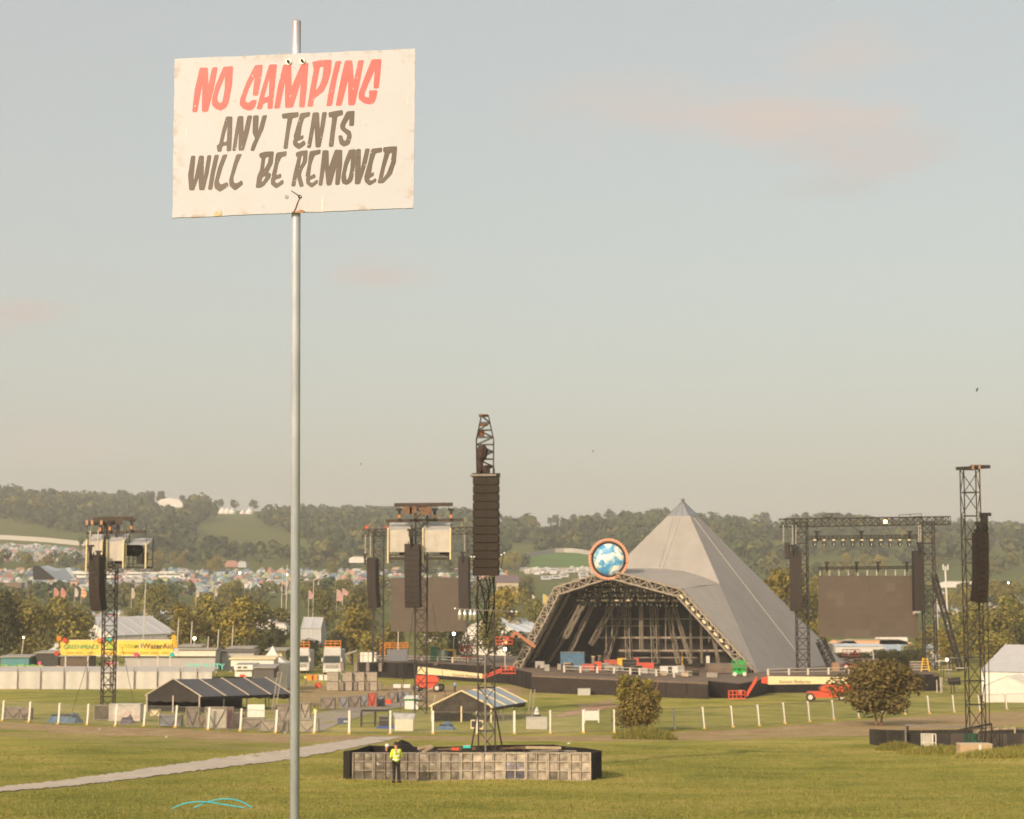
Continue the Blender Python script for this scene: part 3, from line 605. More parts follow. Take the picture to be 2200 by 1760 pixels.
# ---- globe sign on the peak
def globe_mat():
    m = bpy.data.materials.new('painted_globe'); m.use_nodes = True; t = m.node_tree; b = t.nodes['Principled BSDF']; L = t.links.new
    tc = N('ShaderNodeTexCoord', t); no = N('ShaderNodeTexNoise', t); no.inputs['Scale'].default_value = .55; no.inputs['Detail'].default_value = 7; no.inputs['Distortion'].default_value = 1.2; L(tc.outputs['Object'], no.inputs[0])
    r = N('ShaderNodeValToRGB', t); st = [(.36, (.03, .22, .50)), (.46, (.06, .30, .52)), (.5, (.28, .45, .50)), (.56, (.75, .72, .66)), (.68, (.82, .78, .70))]
    while len(r.color_ramp.elements) < len(st): r.color_ramp.elements.new(.5)
    for e, (p, c) in zip(r.color_ramp.elements, st): e.position = p; e.color = (*c, 1)
    L(no.outputs[0], r.inputs[0]); n2 = N('ShaderNodeTexNoise', t); n2.inputs['Scale'].default_value = .4; n2.inputs['Detail'].default_value = 5
    mp = N('ShaderNodeMapping', t); mp.inputs['Location'].default_value = (5, 9, 3); L(tc.outputs['Object'], mp.inputs[0]); L(mp.outputs[0], n2.inputs[0])
    r2 = N('ShaderNodeValToRGB', t); r2.color_ramp.elements[0].position = .58; r2.color_ramp.elements[1].position = .66; L(n2.outputs[0], r2.inputs[0])
    mx = N('ShaderNodeMix', t, data_type='RGBA'); L(r2.outputs[0], mx.inputs['Factor']); L(r.outputs[0], mx.inputs['A']); mx.inputs['B'].default_value = (.30, .27, .14, 1); L(mx.outputs['Result'], b.inputs['Base Color'])
    b.inputs['Roughness'].default_value = .45; return m
gc = onarch(1312, 1202) + nrm * .8
def facing(c, nd):                       # a frame whose -Y axis looks along nd
    nd = Vector(nd).normalized(); x = Vector((0, 0, 1)).cross(nd).normalized(); z = nd.cross(x)
    return lambda a, b, o=0: Vector(c) + x * a + z * b + nd * o
tiltn = Vector((-.18, -1, .0)).normalized()
gf = facing(gc, tiltn); gl = empty('globe_sign', gc - Vector((0, 0, 3.4)), 'round globe emblem ringed with coral bulbs on the stage peak', 'globe sign')
Rg = 2.72
mb = MB(); prof = [(0, .62), (.35, .60), (.7, .47), (.9, .28), (1, .0)]; nn = 36; vs = []
for r_, o_ in prof: vs += [gf(r_ * Rg * math.cos(2 * math.pi * t / nn), r_ * Rg * math.sin(2 * math.pi * t / nn) * 1.03, o_ * 1.2) for t in range(nn)]
mb.add(vs, [(i * nn + t, i * nn + (t + 1) % nn, i * nn + nn + (t + 1) % nn, i * nn + nn + t) for i in range(4) for t in range(nn)]); mb.build('globe_face', globe_mat(), gl, smooth=True)
mb = MB(); ang = [2 * math.pi * t / nn for t in range(nn + 1)]
mb.tube([gf((Rg + .15) * math.cos(a), (Rg + .15) * 1.03 * math.sin(a), .1) for a in ang], .2, 6); mb.build('dark_rim', blk2, gl)
mb = MB(); mb.tube([gf((Rg + .5) * math.cos(a), (Rg + .5) * 1.03 * math.sin(a), .0) for a in ang], .26, 6); mb.build('coral_rim', mat('coral_paint', (.55, .27, .17), .5, var=.1), gl)
bulbm = mat('coral_bulb', (.72, .36, .24), .35, var=.1); bm0 = None
for k in range(44):
    a = 2 * math.pi * k / 44; c = gf((Rg + .68) * math.cos(a), (Rg + .68) * 1.03 * math.sin(a), .1)
    if bm0 is None: mb = MB(); mb.ball((0, 0, 0), .2, 8); o = mb.build('bulb', bulbm, gl, world=False); bm0 = o.data; o.location = c - Vector(gl['_w'])
    else: link('bulb', bm0, gl, c - Vector(gl['_w']))
mb = MB(); nd = tiltn; mb.prism([gf((Rg + .4) * math.cos(a), (Rg + .4) * math.sin(a), -.3) for a in ang[:-1]], -nd * .4); mb.bar(gc - nd * .6 + Vector((0, 0, -1)), gc - nd * .6 - Vector((0, 0, 3.4)), .4); mb.build('backing', blk2, gl)
# ---------------------------------------------------------------- towers, arrays and screens
def section_mesh(name, w, h, r, n=2, m=dsteel, d=None):
    mb = MB(); d = d or w
    lattice(mb, (0, 0, 0), (0, 0, h), (1, 0, 0), w, n * 2, r, d); me = bpy.data.meshes.new(name); me.from_pydata(mb.v, [], mb.f); me.materials.append(m); return me
def mast(root, base, top_z, w, m=dsteel, r=.03, sh=3.0, lean=(0, 0)):
    """Mast of equal lattice sections standing on base (world)."""
    H = top_z - base.z; k = max(1, round(H / sh)); h = H / k; key = ('sec', round(w, 2), round(h, 2), m.name, r)
    if key not in KIDS: KIDS[key] = section_mesh('truss_section', w, h - .02, r, max(1, round(h / w / 1.15 / 2 + .2)), m)
    for i in range(k): link('truss_section', KIDS[key], root, base + Vector((0, 0, i * h)) - Vector(root['_w']))
def line_array(top, n, w, h, d, label, group, yaw=0, curve_=.0, drop=0, grm=spk2, cabm=spk):
    """Hung column of n speaker boxes; each box tilts a little more than the one above."""
    o = empty('line_array', top, label, 'speaker array', group, yaw); key = ('spk', w, h, d, grm.name)
    if key not in KIDS:
        mb = MB(); g = .012; mb.prism([(-w / 2, 0, 0), (w / 2, 0, 0), (w / 2, d, -.04), (-w / 2, d, -.04)], (0, 0, -h + g)); mb.box((-w / 2 - .02, .15, -h / 2), (.04, .08, h * .8)); mb.box((w / 2 + .02, .15, -h / 2), (.04, .08, h * .8)); a = bpy.data.meshes.new('cabinet'); a.from_pydata(mb.v, [], mb.f); a.materials.append(cabm)
        mb = MB()
        for s in (-1, 1): mb.prism([(s * w * .03, -.012, -h * .06), (s * w * .48, -.03, -h * .06), (s * w * .48, -.03, -h * .9), (s * w * .03, -.012, -h * .9)], (0, .03, 0))
        b = bpy.data.meshes.new('grille'); b.from_pydata(mb.v, [], mb.f); b.materials.append(grm); KIDS[key] = (a, b)
    a, b = KIDS[key]; y = z = 0; t = R(1)
    for i in range(n):
        c = link('speaker_box', a, o, (0, y, z)); c.rotation_euler = (t, 0, 0)
        g = link('grille', b, c); y += math.sin(t) * h; z -= math.cos(t) * h; t += curve_ * 2 * (i / n) ** 1.5
    mb = MB(); mb.box((0, d * .45, .10), (w * 1.12, d * .35, .2)); mb.box((-w * .3, d * .45, .3), (.1, .1, .3)); mb.box((w * .3, d * .45, .3), (.1, .1, .3)); mb.build('rigging_frame', blk2, o, world=False)
    return o
def wire(root, a, b, r=.02, m=steel, name='cable'):
    mb = MB(); mb.tube([a, b], r, 4); return mb.build(name, m, root)
def hoist(loc, label, group, s=1.0):
    o = empty('chain_hoist', loc, label, 'chain hoist', group); mb = MB(); mb.box((0, 0, -.3), (.4, .3, .5)); mb.box((.05, 0, .05), (.75, .25, .22)); mb.build('motor_body', blk2, o, world=False)
    mb = MB(); mb.tube([(.0, 0, -.5), (.05, 0, -.9), (0, 0, -1.5)], [.16, .2, .08], 6); mb.build('chain_bag', blk, o, world=False); o.scale = (s, s, s); return o
# ---- tall delay tower in the middle
b1 = gp(1047, 90.0); T1 = empty('speaker_tower', b1, 'tallest dark lattice tower rising from the panelled enclosure at centre', 'tower')
zt = P(1047, 1018, 90.0).z; mast(T1, b1, zt, .80, dsteel, .028, 2.2)
zt2 = P(1042, 893, 90.0).z; mb = MB()
xw = .85; H = zt2 - zt
for sx in (-1, 1):
    for sy in (-1, 1):
        mb.tube([b1 + Vector((sx * .40, sy * .3, zt - b1.z)), b1 + Vector((sx * .42, sy * .3, zt - b1.z + H * .58)), b1 + Vector((sx * .17, sy * .15, H + zt - b1.z))], .03, 5)
for i in range(8):
    z0, z1 = zt - b1.z + H * i / 8, zt - b1.z + H * (i + 1) / 8; wf = lambda z: .4 if (z - zt + b1.z) < H * .58 else .41 - .24 * ((z - zt + b1.z) / H - .58) / .42
    s = 1 if i % 2 else -1
    for sy in (-1, 1): mb.bar(b1 + Vector((s * wf(z0), sy * .3, z0)), b1 + Vector((-s * wf(z1), sy * .28, z1)), .035); mb.bar(b1 + Vector((-wf(z1), sy * .28, z1)), b1 + Vector((wf(z1), sy * .28, z1)), .035)
mb.build('mast_head', dsteel, T1)
mb = MB(); zz = zt2; c = Vector((b1.x - .08, b1.y, zz)); mb.box(c, (.42, .4, .10)); mb.box(c - Vector((0, 0, .45)), (.44, .4, .08)); mb.box(c - Vector((.1, 0, .85)), (.3, .3, .3)); mb.build('head_sheave', mat('rusty_steel', (.20, .09, .045), .7, .2, var=.3), T1)
mb = MB(); mb.tube([P(1042, 957, 89.6), P(1041, 968, 89.6), P(1039, 982, 89.6), P(1037, 992, 89.6), P(1036, 1018, 89.6)], [.16, .30, .26, .14, .13], 8); mb.tube([P(1048, 1000, 89.5), P(1050, 1020, 89.5)], [.2, .18], 7); mb.build('covered_motor', mat('brown_black_cover', (.05, .033, .028), .85, var=.3), T1)
mb = MB(); mb.box(P(1043, 1021.5, 89.3), (1.25, .6, .10)); mb.build('spreader_beam', steel, T1)
for s in (-1, 1):
    for sy in (-1, 1): mb = MB(); mb.tube([b1 + Vector((s * .42, sy * .4, 3.0)), b1 + Vector((s * .95, sy * .95, .05))], .03, 5); mb.build('splay_leg', dsteel, T1)
mb = MB(); mb.box(b1 + Vector((0, 0, .12)), (4.2, .25, .2)); mb.box(b1 + Vector((0, 0, .10)), (.25, 4.2, .2)); mb.box(b1 + Vector((0, 0, .34)), (1.9, 1.9, .12)); mb.build('base_frame', mat('rusty_brown_steel', (.16, .10, .06), .7, .2, var=.3), T1)
mb = MB(); mb.tube([b1 + Vector((-.05, -.45, .5)), b1 + Vector((-.05, -.45, 5.6))], .045, 8); mb.build('cable_run', steel, T1)
rc = random.Random(2)
for k in range(5):
    mb = MB(); p0 = P(1030 + 8 * k, 1240, 89.2); mb.tube([p0, p0 + Vector((rc.uniform(-.2, .2), 0, -.5)), p0 + Vector((rc.uniform(-.35, .35), .1, -1.2)), P(1044 + k, 1330 + 10 * k, 89.6)], .035, 5); mb.build('hanging_cable', blk, T1)
line_array(P(1044.5, 1025, 88.9), 12, 1.20, .393, .7, 'tall front facing line of twelve speakers on the central tower', 'hung speaker arrays', 0, R(.7))
lb = P(1045, 1316, 89.0); T1l = empty('lamp_bar', lb, 'thin horizontal bar of work lamps strapped across the central tower', 'lamp bar')
mb = MB(); mb.tube([P(977, 1308, 89.0), P(1112, 1315, 89.0)], .025, 6); mb.build('bar', steel, T1l)
for px in (988, 999, 1011, 1020):
    mb = MB(); p = P(px, 1311, 88.9); mb.ball(p + Vector((0, 0, -.02)), .05); mb.lathe(p + Vector((0, 0, -.25)), [(.02, -.24), (.09, -.22), (.085, 0), (.09, .02), (.07, .2), (.02, .22)], 8); mb.build('lamp', chrome, T1l, smooth=True)
for px in (978, 1100, 1110): mb = MB(); mb.ball(P(px, 1308 + (px - 977) * .052, 89.0), .06); mb.build('clamp', chrome, T1l)
for (px, row) in ((1016, 1197), (1081, 1193)):
    o = empty('work_lamp', P(px, row, 89.0), f'small pale twin work lamp beside the {"left" if px < 1040 else "right"} lower edge of the tall speaker line', 'work lamp'); mb = MB()
    for s in (-1, 1): mb.ball(P(px + s * 3, row - (4 if (s > 0 and px > 1050) else 0), 89.0), .06)
    mb.build('lamp', chrome, o); mb = MB(); mb.tube([P(px, row, 89.0), P(px + (8 if px < 1040 else -5), row + (10 if px < 1040 else 35), 89.3)], .02, 5); mb.build('arm', dsteel, o)
T1.rotation_euler = (0, -R(.42), 0)
# ---- right delay tower
b2 = gp(2085, 118); T2 = empty('speaker_tower', b2, 'dark lattice tower at the right edge rising from the black fenced enclosure', 'tower')
z2 = P(2075, 1008, 118).z; mast(T2, b2, z2, 1.0, dsteel, .033, 3.0)
mb = MB(); mb.bar(P(2054, 1007, 117.5), P(2127, 1003, 117.5), .18, .2); mb.bar(P(2085, 1003, 117.4), P(2126, 1003, 117.4), .12, .22); mb.build('top_beam', dsteel, T2)
for px in (2090, 2104): mb = MB(); mb.box(P(px, 1003, 117.2), (.12, .2, .28)); mb.build('clamp', mat('worn_copper_clamp', (.36, .21, .13), .5, .3), T2)
for px, pb in ((2099, 1125), (2114, 1104)): wire(T2, P(px, 1010, 117.4), P(px + 2, pb, 117.4), .012, mat('cable_yellow_grey', (.5, .42, .28), .6))
for s, px, rw in ((1, 2115, 1107), (.9, 2104, 1126)): hoist(P(px, rw, 117.3), 'black chain motor hanging above the speaker line at the right edge' if s == 1 else 'lower black chain motor just above the right edge speaker line', 'chain motors', s * .95)
line_array(P(2113, 1144, 117), 12, .85, .367, .6, 'dark curved speaker line hanging from the tower at the right edge', 'hung speaker arrays', R(28), R(1.6))
mb = MB(); mb.tube([P(2122, 1290, 117.6), P(2126, 1562, 117.6)], .03, 5); mb.build('cable_run', dsteel, T2)
# ---- twin delay towers with tented spot boxes
def spot_tower(px, Y, top, label, beams, hx):
    b = gp(px, Y); o = empty('spotlight_tower', b, label, 'tower'); mast(o, b, P(px, top + 6, Y).z, 1.35, dsteel, .062, 2.8)
    for x0, x1, r_, w in beams: mb = MB(); mb.bar(P(x0, r_, Y - .8), P(x1, r_ - 1, Y - .8), .3, w); mb.build('cross_beam', mat('brown_beam', (.06, .042, .032), .6, .2, var=.3), o)
    for x, r_ in hx:
        mb = MB(); p = P(x, r_, Y - 1.0); mb.box(p + Vector((0, 0, .7)), (.7, .5, .25)); mb.box(p, (.28, .28, 1.2)); mb.build('hoist', blk2, o); mb = MB(); mb.box(p - Vector((0, .25, .1)), (.26, .1, .4)); mb.build('hoist_plate', mat('hoist_orange', (.50, .20, .07), .5, var=.1), o)
    return o
def spot_box(root, name_label, x0, x1, r0, r1, Y, depth=3.0, front=True, sag=True):
    a, b = P(x0, r0, Y), P(x1, r0, Y); zb = P(x0, r1, Y).z; o = empty('spot_box', Vector(((a.x + b.x) / 2, Y, zb)), name_label, 'covered platform'); up = Vector((0, depth, .9))
    mb = MB(); n = 6
    if front:
        v = [Vector((a.x + (b.x - a.x) * i / n, Y + .10 * math.sin(i * 2.1) * (j % 2) + .06 * math.sin(i + 3 * j), a.z + (zb + .35 - a.z) * j / 4)) for j in range(5) for i in range(n + 1)]
        mb.add(v, [(j * 7 + i, j * 7 + i + 1, j * 7 + 8 + i, j * 7 + 7 + i) for j in range(4) for i in range(6)]); mb.build('front_sheet', mat('box_sheet', (.46, .42, .36), .8, var=.08, scale=1.2), o, smooth=True); mb = MB()
    m0, m1 = (a + up * .5) + Vector((0, 0, -.1)), (b + up * .5) + Vector((0, 0, -.14)); mb.poly([a, b, m1, m0]); mb.poly([m0, m1, b + up, a + up]); mb.build('roof_sheet', mat('grey_roof_sheet', (.40, .385, .37), .8, var=.1, scale=1), o, smooth=True)
    mb = MB(); mb.box(Vector(((a.x + b.x) / 2, Y + depth / 2, zb - .35)), (b.x - a.x, depth, .22)); mb.build('floor_frame', dsteel, o)
    mb = MB(); mb.bar(Vector((a.x, Y - .1, zb + .0)), Vector((b.x, Y - .1, zb)), .1); mb.bar(Vector((a.x, Y + depth, zb + .6)), Vector((b.x, Y + depth, zb + .6)), .08); mb.build('guard_rail', dsteel, o)
    for p in (a, b):
        mb = MB(); mb.tube([Vector((p.x, Y - .12, a.z + .2)), Vector((p.x, Y - .12, zb - (.9 if p is a else .5)))], .10, 6); mb.build('front_post', cream, o); mb = MB(); mb.tube([Vector((p.x, Y + depth, zb - .4)), p + up], .06, 5); mb.build('rear_post', dsteel, o); mb = MB(); mb.tube([p, P(proj(p)[0], top_of[o_name], Y)], .03, 4); mb.build('hanging_cable', dsteel, o)
    mb = MB(); mb.tube([Vector((b.x - .4, Y + 1.2, zb)), Vector((b.x - .2, Y + .8, zb + 1.3))], [.35, .3], 8); mb.box((b.x - .9, Y + 1.6, zb + .7), (.8, .8, 1.2)); mb.build('follow_spot', blk2, o)
    return o
top_of = {0: 1120, 1: 1125}; o_name = 0
T4 = spot_tower(906, 215, 1083, 'spotlight tower at centre left carrying two pale tented boxes', [(847, 973, 1085, .42), (829, 910, 1119, .3), (912, 996, 1118, .3)], [(858, 1108), (893, 1108), (934, 1108), (969, 1108)])
mb = MB(); mb.box(P(876, 1097, 213), (1.0, .6, .8)); mb.box(P(888, 1096, 213), (.8, .6, .8)); mb.box(P(915, 1098, 213), (1.2, .4, .9)); mb.build('beam_clamps', mat('rust_orange_steel', (.17, .09, .05), .6, .2, var=.3), T4)
spot_box(T4, 'pale tented spotlight box left of the centre left tower mast', 834, 881, 1138, 1193, 213); spot_box(T4, 'pale tented spotlight box right of the centre left tower mast', 909, 968, 1138, 1193, 213)
line_array(P(885, 1172, 212), 12, 1.75, .59, .95, 'speaker line hanging in front of the centre left tower between the tented boxes', 'hung speaker arrays', R(-12), R(1.0))
hoist(P(883, 1140, 212), 'chain motor above the speaker line on the centre left tower', 'chain motors', 1.3)
o_name = 1
T3 = spot_tower(241, 212, 1112, 'spotlight tower on the left with tented boxes beside the yellow banner', [(200, 286, 1115, .42), (187, 262, 1124, .5), (186, 232, 1146, .2), (229, 266, 1145, .25), (270, 313, 1143, .3)], [(216, 1136), (237, 1134), (283, 1132)])
for px in (187, 198, 218): mb = MB(); mb.box(P(px, 1123, 210.5), (.28, .2, .5)); mb.build('clamp', mat('worn_copper_clamp', (.36, .21, .13), .5, .3), T3)
spot_box(T3, 'pale covered box behind the speaker line on the left tower', 187, 220, 1163, 1212, 211, 3.2); spot_box(T3, 'pale sheet fronted box in the middle of the left tower', 231, 266, 1163, 1212, 209.5)
bx = spot_box(T3, 'open sided covered platform on the right of the left tower', 271, 314, 1171, 1212, 210, 4, front=False)
mb = MB(); p = P(290, 1182, 211.5); mb.ball(p, 1.05, 8, .7); mb.box(p - Vector((.4, 0, 0)), (1.6, 1, 1.3)); mb.build('equipment_cover', blk, bx)
line_array(P(202, 1196, 208), 12, 1.55, .51, .95, 'curved speaker line hanging from the left tower', 'hung speaker arrays', R(-30), R(2.3))
for px, r0, r1, s in ((194, 1143, 1172, 1.0), (211, 1143, 1184, .9)): hoist(P(px, r1 + 2, 208), 'chain motor above the left tower speaker line, ' + ('outer' if px < 200 else 'inner') + ' of two', 'chain motors', s); wire(T3, P(px, r0 - 4, 208), P(px, r1, 208), .07, pale)
for T, xs in ((T3, ((222, 1320, 165, 1535), (262, 1390, 300, 1500))), (T4, ((890, 1300, 860, 1500), (930, 1300, 965, 1500)))):
    for a, r_, b, r2 in xs: wire(T, P(a, r_, 212), gp(b, 206), .03, dsteel, 'guy_wire')
# ---- screens with gantries left and right of the pyramid
screenm = [mat(f'screen_face_{i}', c, .55, var=.06, scale=.7, spec=.4) for i, c in enumerate(((.090, .066, .047), (.096, .070, .050), (.085, .062, .044), (.108, .081, .059)))]
def screen(x0, x1, r0, r1, Y, label, cols, rws, odd=()):
    a, b = P(x0, r0, Y), P(x1, r1, Y); o = empty('video_screen', Vector(((a.x + b.x) / 2, Y, b.z)), label, 'video screen'); w, h = (b.x - a.x) / cols, (a.z - b.z) / rws; rs = random.Random(cols); key = ('scr', round(w, 3), round(h, 3))
    for i in range(cols):
        for j in range(rws):
            k = 3 if (i, j) in odd else rs.choice((0, 0, 0, 1, 2)); kk = key + (k,)
            if kk not in KIDS: mb = MB(); mb.box((0, 0, 0), (w - .006, .16, h - .006)); me = bpy.data.meshes.new('screen_panel'); me.from_pydata(mb.v, [], mb.f); me.materials.append(screenm[k]); KIDS[kk] = me
            link('screen_panel', KIDS[kk], o, Vector((a.x + w * (i + .5), Y + rs.uniform(-.006, .006), b.z + h * (j + .5))) - Vector(o['_w']))
    mb = MB(); mb.box(((a.x + b.x) / 2, Y + .3, (a.z + b.z) / 2), (b.x - a.x - .4, .2, a.z - b.z - .4)); mb.build('rear_frame', blk2, o)
    return o
def gantry(label, masts, Y, top, base_row, x0, x1, trh, mw):
    b = plan(masts[0], base_row); o = empty('screen_gantry', Vector((b.x, Y, BASE)), label, 'gantry')
    for px in masts: p = P(px, 1400, Y); mast(o, Vector((p.x, Y, BASE)), P(px, top, Y).z, mw, dsteel, .085, 3.4)
    mb = MB(); p, q = P(x0, top + 2, Y), P(x1, top - 2 + (x1 - x0) * -.004, Y); lattice(mb, p, q, (0, 0, 1), trh, int((q - p).length / trh / .9), .085); mb.build('top_truss', dsteel, o); return o
YR = 322
GR = gantry('tall screen gantry on the right wing of the stage', (1725, 1998), YR, 1122, 1441, 1674, 2040, 1.35, 2.0)
mb = MB(); p, q = P(2006, 1235, YR), P(2064, 1440, YR - 6); lattice(mb, p, q, (1, 0, 0), .75, 18, .08); mb.build('raking_brace', dsteel, GR)
mb = MB(); p, q = P(1762, 1375, YR + 4), P(1786, 1428, YR + 2); lattice(mb, p, q, (1, 0, 0), 1.3, 7, .085); mb.build('raking_brace', dsteel, GR)
mb = MB(); p, q = P(1735, 1156, YR - 1), P(1970, 1153, YR - 1); lattice(mb, p, q, (0, 0, 1), .62, 26, .06); mb.build('lighting_truss', dsteel, GR)
mb = MB(); p, q = P(1757, 1221, YR - .5), P(1966, 1219, YR - .5); lattice(mb, p, q, (0, 0, 1), .42, 26, .06); mb.build('screen_header', dsteel, GR)
for i in range(11):
    px = 1750 + i * 20.2; mb = MB(); mb.box(P(px + 12, 1231, YR - .4), (.12, .12, 1.0)); mb.build('hanger_strap', pale, GR)
for px in (1774, 1838, 1884, 1946): wire(GR, P(px, 1130, YR - .6), P(px + 1, 1210, YR - .6), .045, steel); hoist(P(px + 2, 1209, YR - .7), 'chain motor on the header above the right screen', 'chain motors of the right screen', 1.1)
for i in range(11):
    px = 1750 + i * 20.3; dup(SL, P(px, 1160, YR - 1.2), f'dark moving light on the bar above the right screen, {["first","second","third","fourth","fifth","sixth","seventh","eighth","ninth","tenth","last"][i]} from the left', 'lights on the bar above the right screen', rz=0, sc_=(1.25, 1.25, 1.35))
for px in (1755, 1850, 1954): hoist(P(px, 1143, YR - 1), f'chain motor above the lighting bar {"at its left end" if px < 1800 else ("at its middle" if px < 1900 else "at its right end")}', 'chain motors of the lighting bar', 1.2)
screen(1757, 1962, 1237, 1369, YR, 'large dark switched off screen hanging right of the pyramid', 11, 8, ((2, 5), (4, 0), (5, 0), (2, 4), (3, 0), (8, 6), (1, 5)))
mb = MB(); mb.box(P(1967, 1345, YR + .05), (.9, .16, 4.0)); mb.build('screen_panel', screenm[2], [o for o in bpy.data.objects if o.name.startswith('video_screen')][0])
line_array(P(1709, 1186, YR - 2.5), 16, 2.0, .63, 1.2, 'speaker line hanging left of the right screen', 'hung speaker arrays', R(-8), R(.7)); line_array(P(1974, 1186, YR - 2.5), 16, 1.8, .63, 1.2, 'speaker line hanging over the right edge of the right screen', 'hung speaker arrays', R(6), R(.0))
line_array(P(1690, 1168, YR - 2), 6, .8, .42, .8, 'short column of small speakers hanging at the left end of the right gantry', 'hung speaker arrays', R(-20), R(-3))
hoist(P(1703, 1173, YR - 2.4), 'left chain motor above the speaker line left of the right screen', 'chain motors', 1.3); hoist(P(1712, 1178, YR - 2.4), 'right chain motor above the speaker line left of the right screen', 'chain motors', 1.2); hoist(P(1975, 1168, YR - 2.4), 'chain motor above the speaker line on the right edge of the right screen', 'chain motors', 1.5)
for px, r1 in ((1703, 1172), (1710, 1178), (1974, 1168), (1978, 1168), (1683, 1165)): wire(GR, P(px, 1128, YR - 2), P(px, r1, YR - 2.3), .05, pale)
for x0, x1 in ((1768, 1788), (1932, 1980)): mb = MB(); a, b = P(x0, 1113, YR), P(x1, 1110, YR); mb.bar(a, b, .25); mb.bar(a + Vector((0, 0, .5)), b + Vector((0, 0, .5)), .1); [mb.bar(a + (b - a) * t, a + (b - a) * t + Vector((0, 0, .5)), .1) for t in (0, .5, 1)]; mb.build('top_walkway', dsteel, GR)
fl = empty('flood_lamp', P(1902, 1121, YR - 1.2), 'small lit orange flood lamp on the top truss of the right gantry', 'flood lamp'); mb = MB(); mb.box(P(1902, 1121, YR - 1.3), (.55, .1, .55)); mb.build('lamp_glass', amber, fl); mb = MB(); mb.box(P(1902, 1121, YR - 1.1), (.7, .3, .7)); mb.build('housing', blk2, fl)
YL = 352
GL = gantry('screen gantry on the left wing behind the centre left tower', (812, 1014), YL, 1143, 1424, 778, 1030, 1.3, 1.9)
for px in (785, 796): wire(GL, P(px, 1150, YL - 2), P(px, 1196, YL - 2), .07, pale)
mb = MB(); mb.box(P(788, 1133, YL), (.6, .5, .6)); mb.box(P(832, 1133, YL), (.5, .5, .5)); mb.build('warning_lamp', red, GL)
screen(840, 1002, 1241, 1357, YL, 'brown switched off screen behind the centre left tower', 9, 7)
mb = MB(); p, q = P(842, 1228, YL), P(1000, 1226, YL); lattice(mb, p, q, (0, 0, 1), .5, 24, .045); mb.build('screen_header', dsteel, GL)
line_array(P(797, 1201, YL - 2), 14, 2.1, .66, 1.1, 'speaker line hanging at the left end of the left wing', 'hung speaker arrays', R(-35), R(1.5)); line_array(P(995, 1198, YL - 8), 14, 2.0, .68, 1.1, 'speaker line hanging over the right edge of the left screen', 'hung speaker arrays', R(-20), R(1.0))
hoist(P(784, 1192, YL - 2), 'chain motor above the speaker line at the left end of the left wing', 'chain motors', 1.3); hoist(P(994, 1188, YL - 8), 'chain motor above the speaker line over the left screen edge', 'chain motors', 1.3)
wire(GL, P(998, 1148, YL - 8), P(998, 1190, YL - 8), .06, pale)
# ---------------------------------------------------------------- the near sign
YS = 9.6
def Z1(x, y): return 330 + x / 3.5933, 20 + y / 3.5933
def SP(x, y, off=0):
    p = P(*Z1(x, y), YS); p.y -= off; return p
base_s = P(637.5, 1900, YS + .045); base_s.z = gz(base_s.x, base_s.y)
sg = empty('warning_sign', base_s, 'white hand lettered board bolted to a galvanised pole in the foreground', 'sign')
mb = MB(); ptop = P(637, 45, YS + .045); zt = ptop.z
mb.tube([base_s - Vector((0, 0, .3)), ptop - Vector((0, 0, .01)), ptop], [.0242, .0242, .0222], 24); 
def pole_mat():
    m = bpy.data.materials.new('galvanised_pole'); m.use_nodes = True; t = m.node_tree; b = t.nodes['Principled BSDF']; L = t.links.new
    tc = N('ShaderNodeTexCoord', t); v = N('ShaderNodeTexVoronoi', t); v.inputs['Scale'].default_value = 160; L(tc.outputs['Object'], v.inputs[0])
    n = N('ShaderNodeTexNoise', t); n.inputs['Scale'].default_value = 14; n.inputs['Detail'].default_value = 6; mp = N('ShaderNodeMapping', t); mp.inputs['Scale'].default_value = (1, 1, .35); L(tc.outputs['Object'], mp.inputs[0]); L(mp.outputs[0], n.inputs[0])
    r = N('ShaderNodeValToRGB', t); r.color_ramp.elements[0].color = (.40, .435, .51, 1); r.color_ramp.elements[1].color = (.54, .58, .67, 1); r.color_ramp.elements[0].position = .3; r.color_ramp.elements[1].position = .75; L(n.outputs[0], r.inputs[0])
    mx = N('ShaderNodeMix', t, data_type='RGBA', blend_type='MULTIPLY'); mx.inputs['Factor'].default_value = .3; L(r.outputs[0], mx.inputs['A']); vr = N('ShaderNodeMapRange', t); vr.inputs['From Max'].default_value = .7; vr.inputs['To Min'].default_value = .6; L(v.outputs['Distance'], vr.inputs[0]); L(vr.outputs[0], mx.inputs['B'])
    sz = N('ShaderNodeSeparateXYZ', t); L(tc.outputs['Object'], sz.inputs[0]); rt = N('ShaderNodeMapRange', t); rt.inputs['From Min'].default_value = zt - base_s.z - .16; rt.inputs['From Max'].default_value = zt - base_s.z; L(sz.outputs[2], rt.inputs[0])
    mu = N('ShaderNodeMath', t, operation='MULTIPLY'); L(rt.outputs[0], mu.inputs[0]); L(n.outputs[0], mu.inputs[1]); m2 = N('ShaderNodeMix', t, data_type='RGBA'); L(mu.outputs[0], m2.inputs['Factor']); L(mx.outputs['Result'], m2.inputs['A']); m2.inputs['B'].default_value = (.30, .16, .07, 1)
    L(m2.outputs['Result'], b.inputs['Base Color']); b.inputs['Metallic'].default_value = .22; b.inputs['Roughness'].default_value = .4; b.inputs['Specular IOR Level'].default_value = .9; return m
mb.build('pole', pole_mat(), sg, smooth=True)
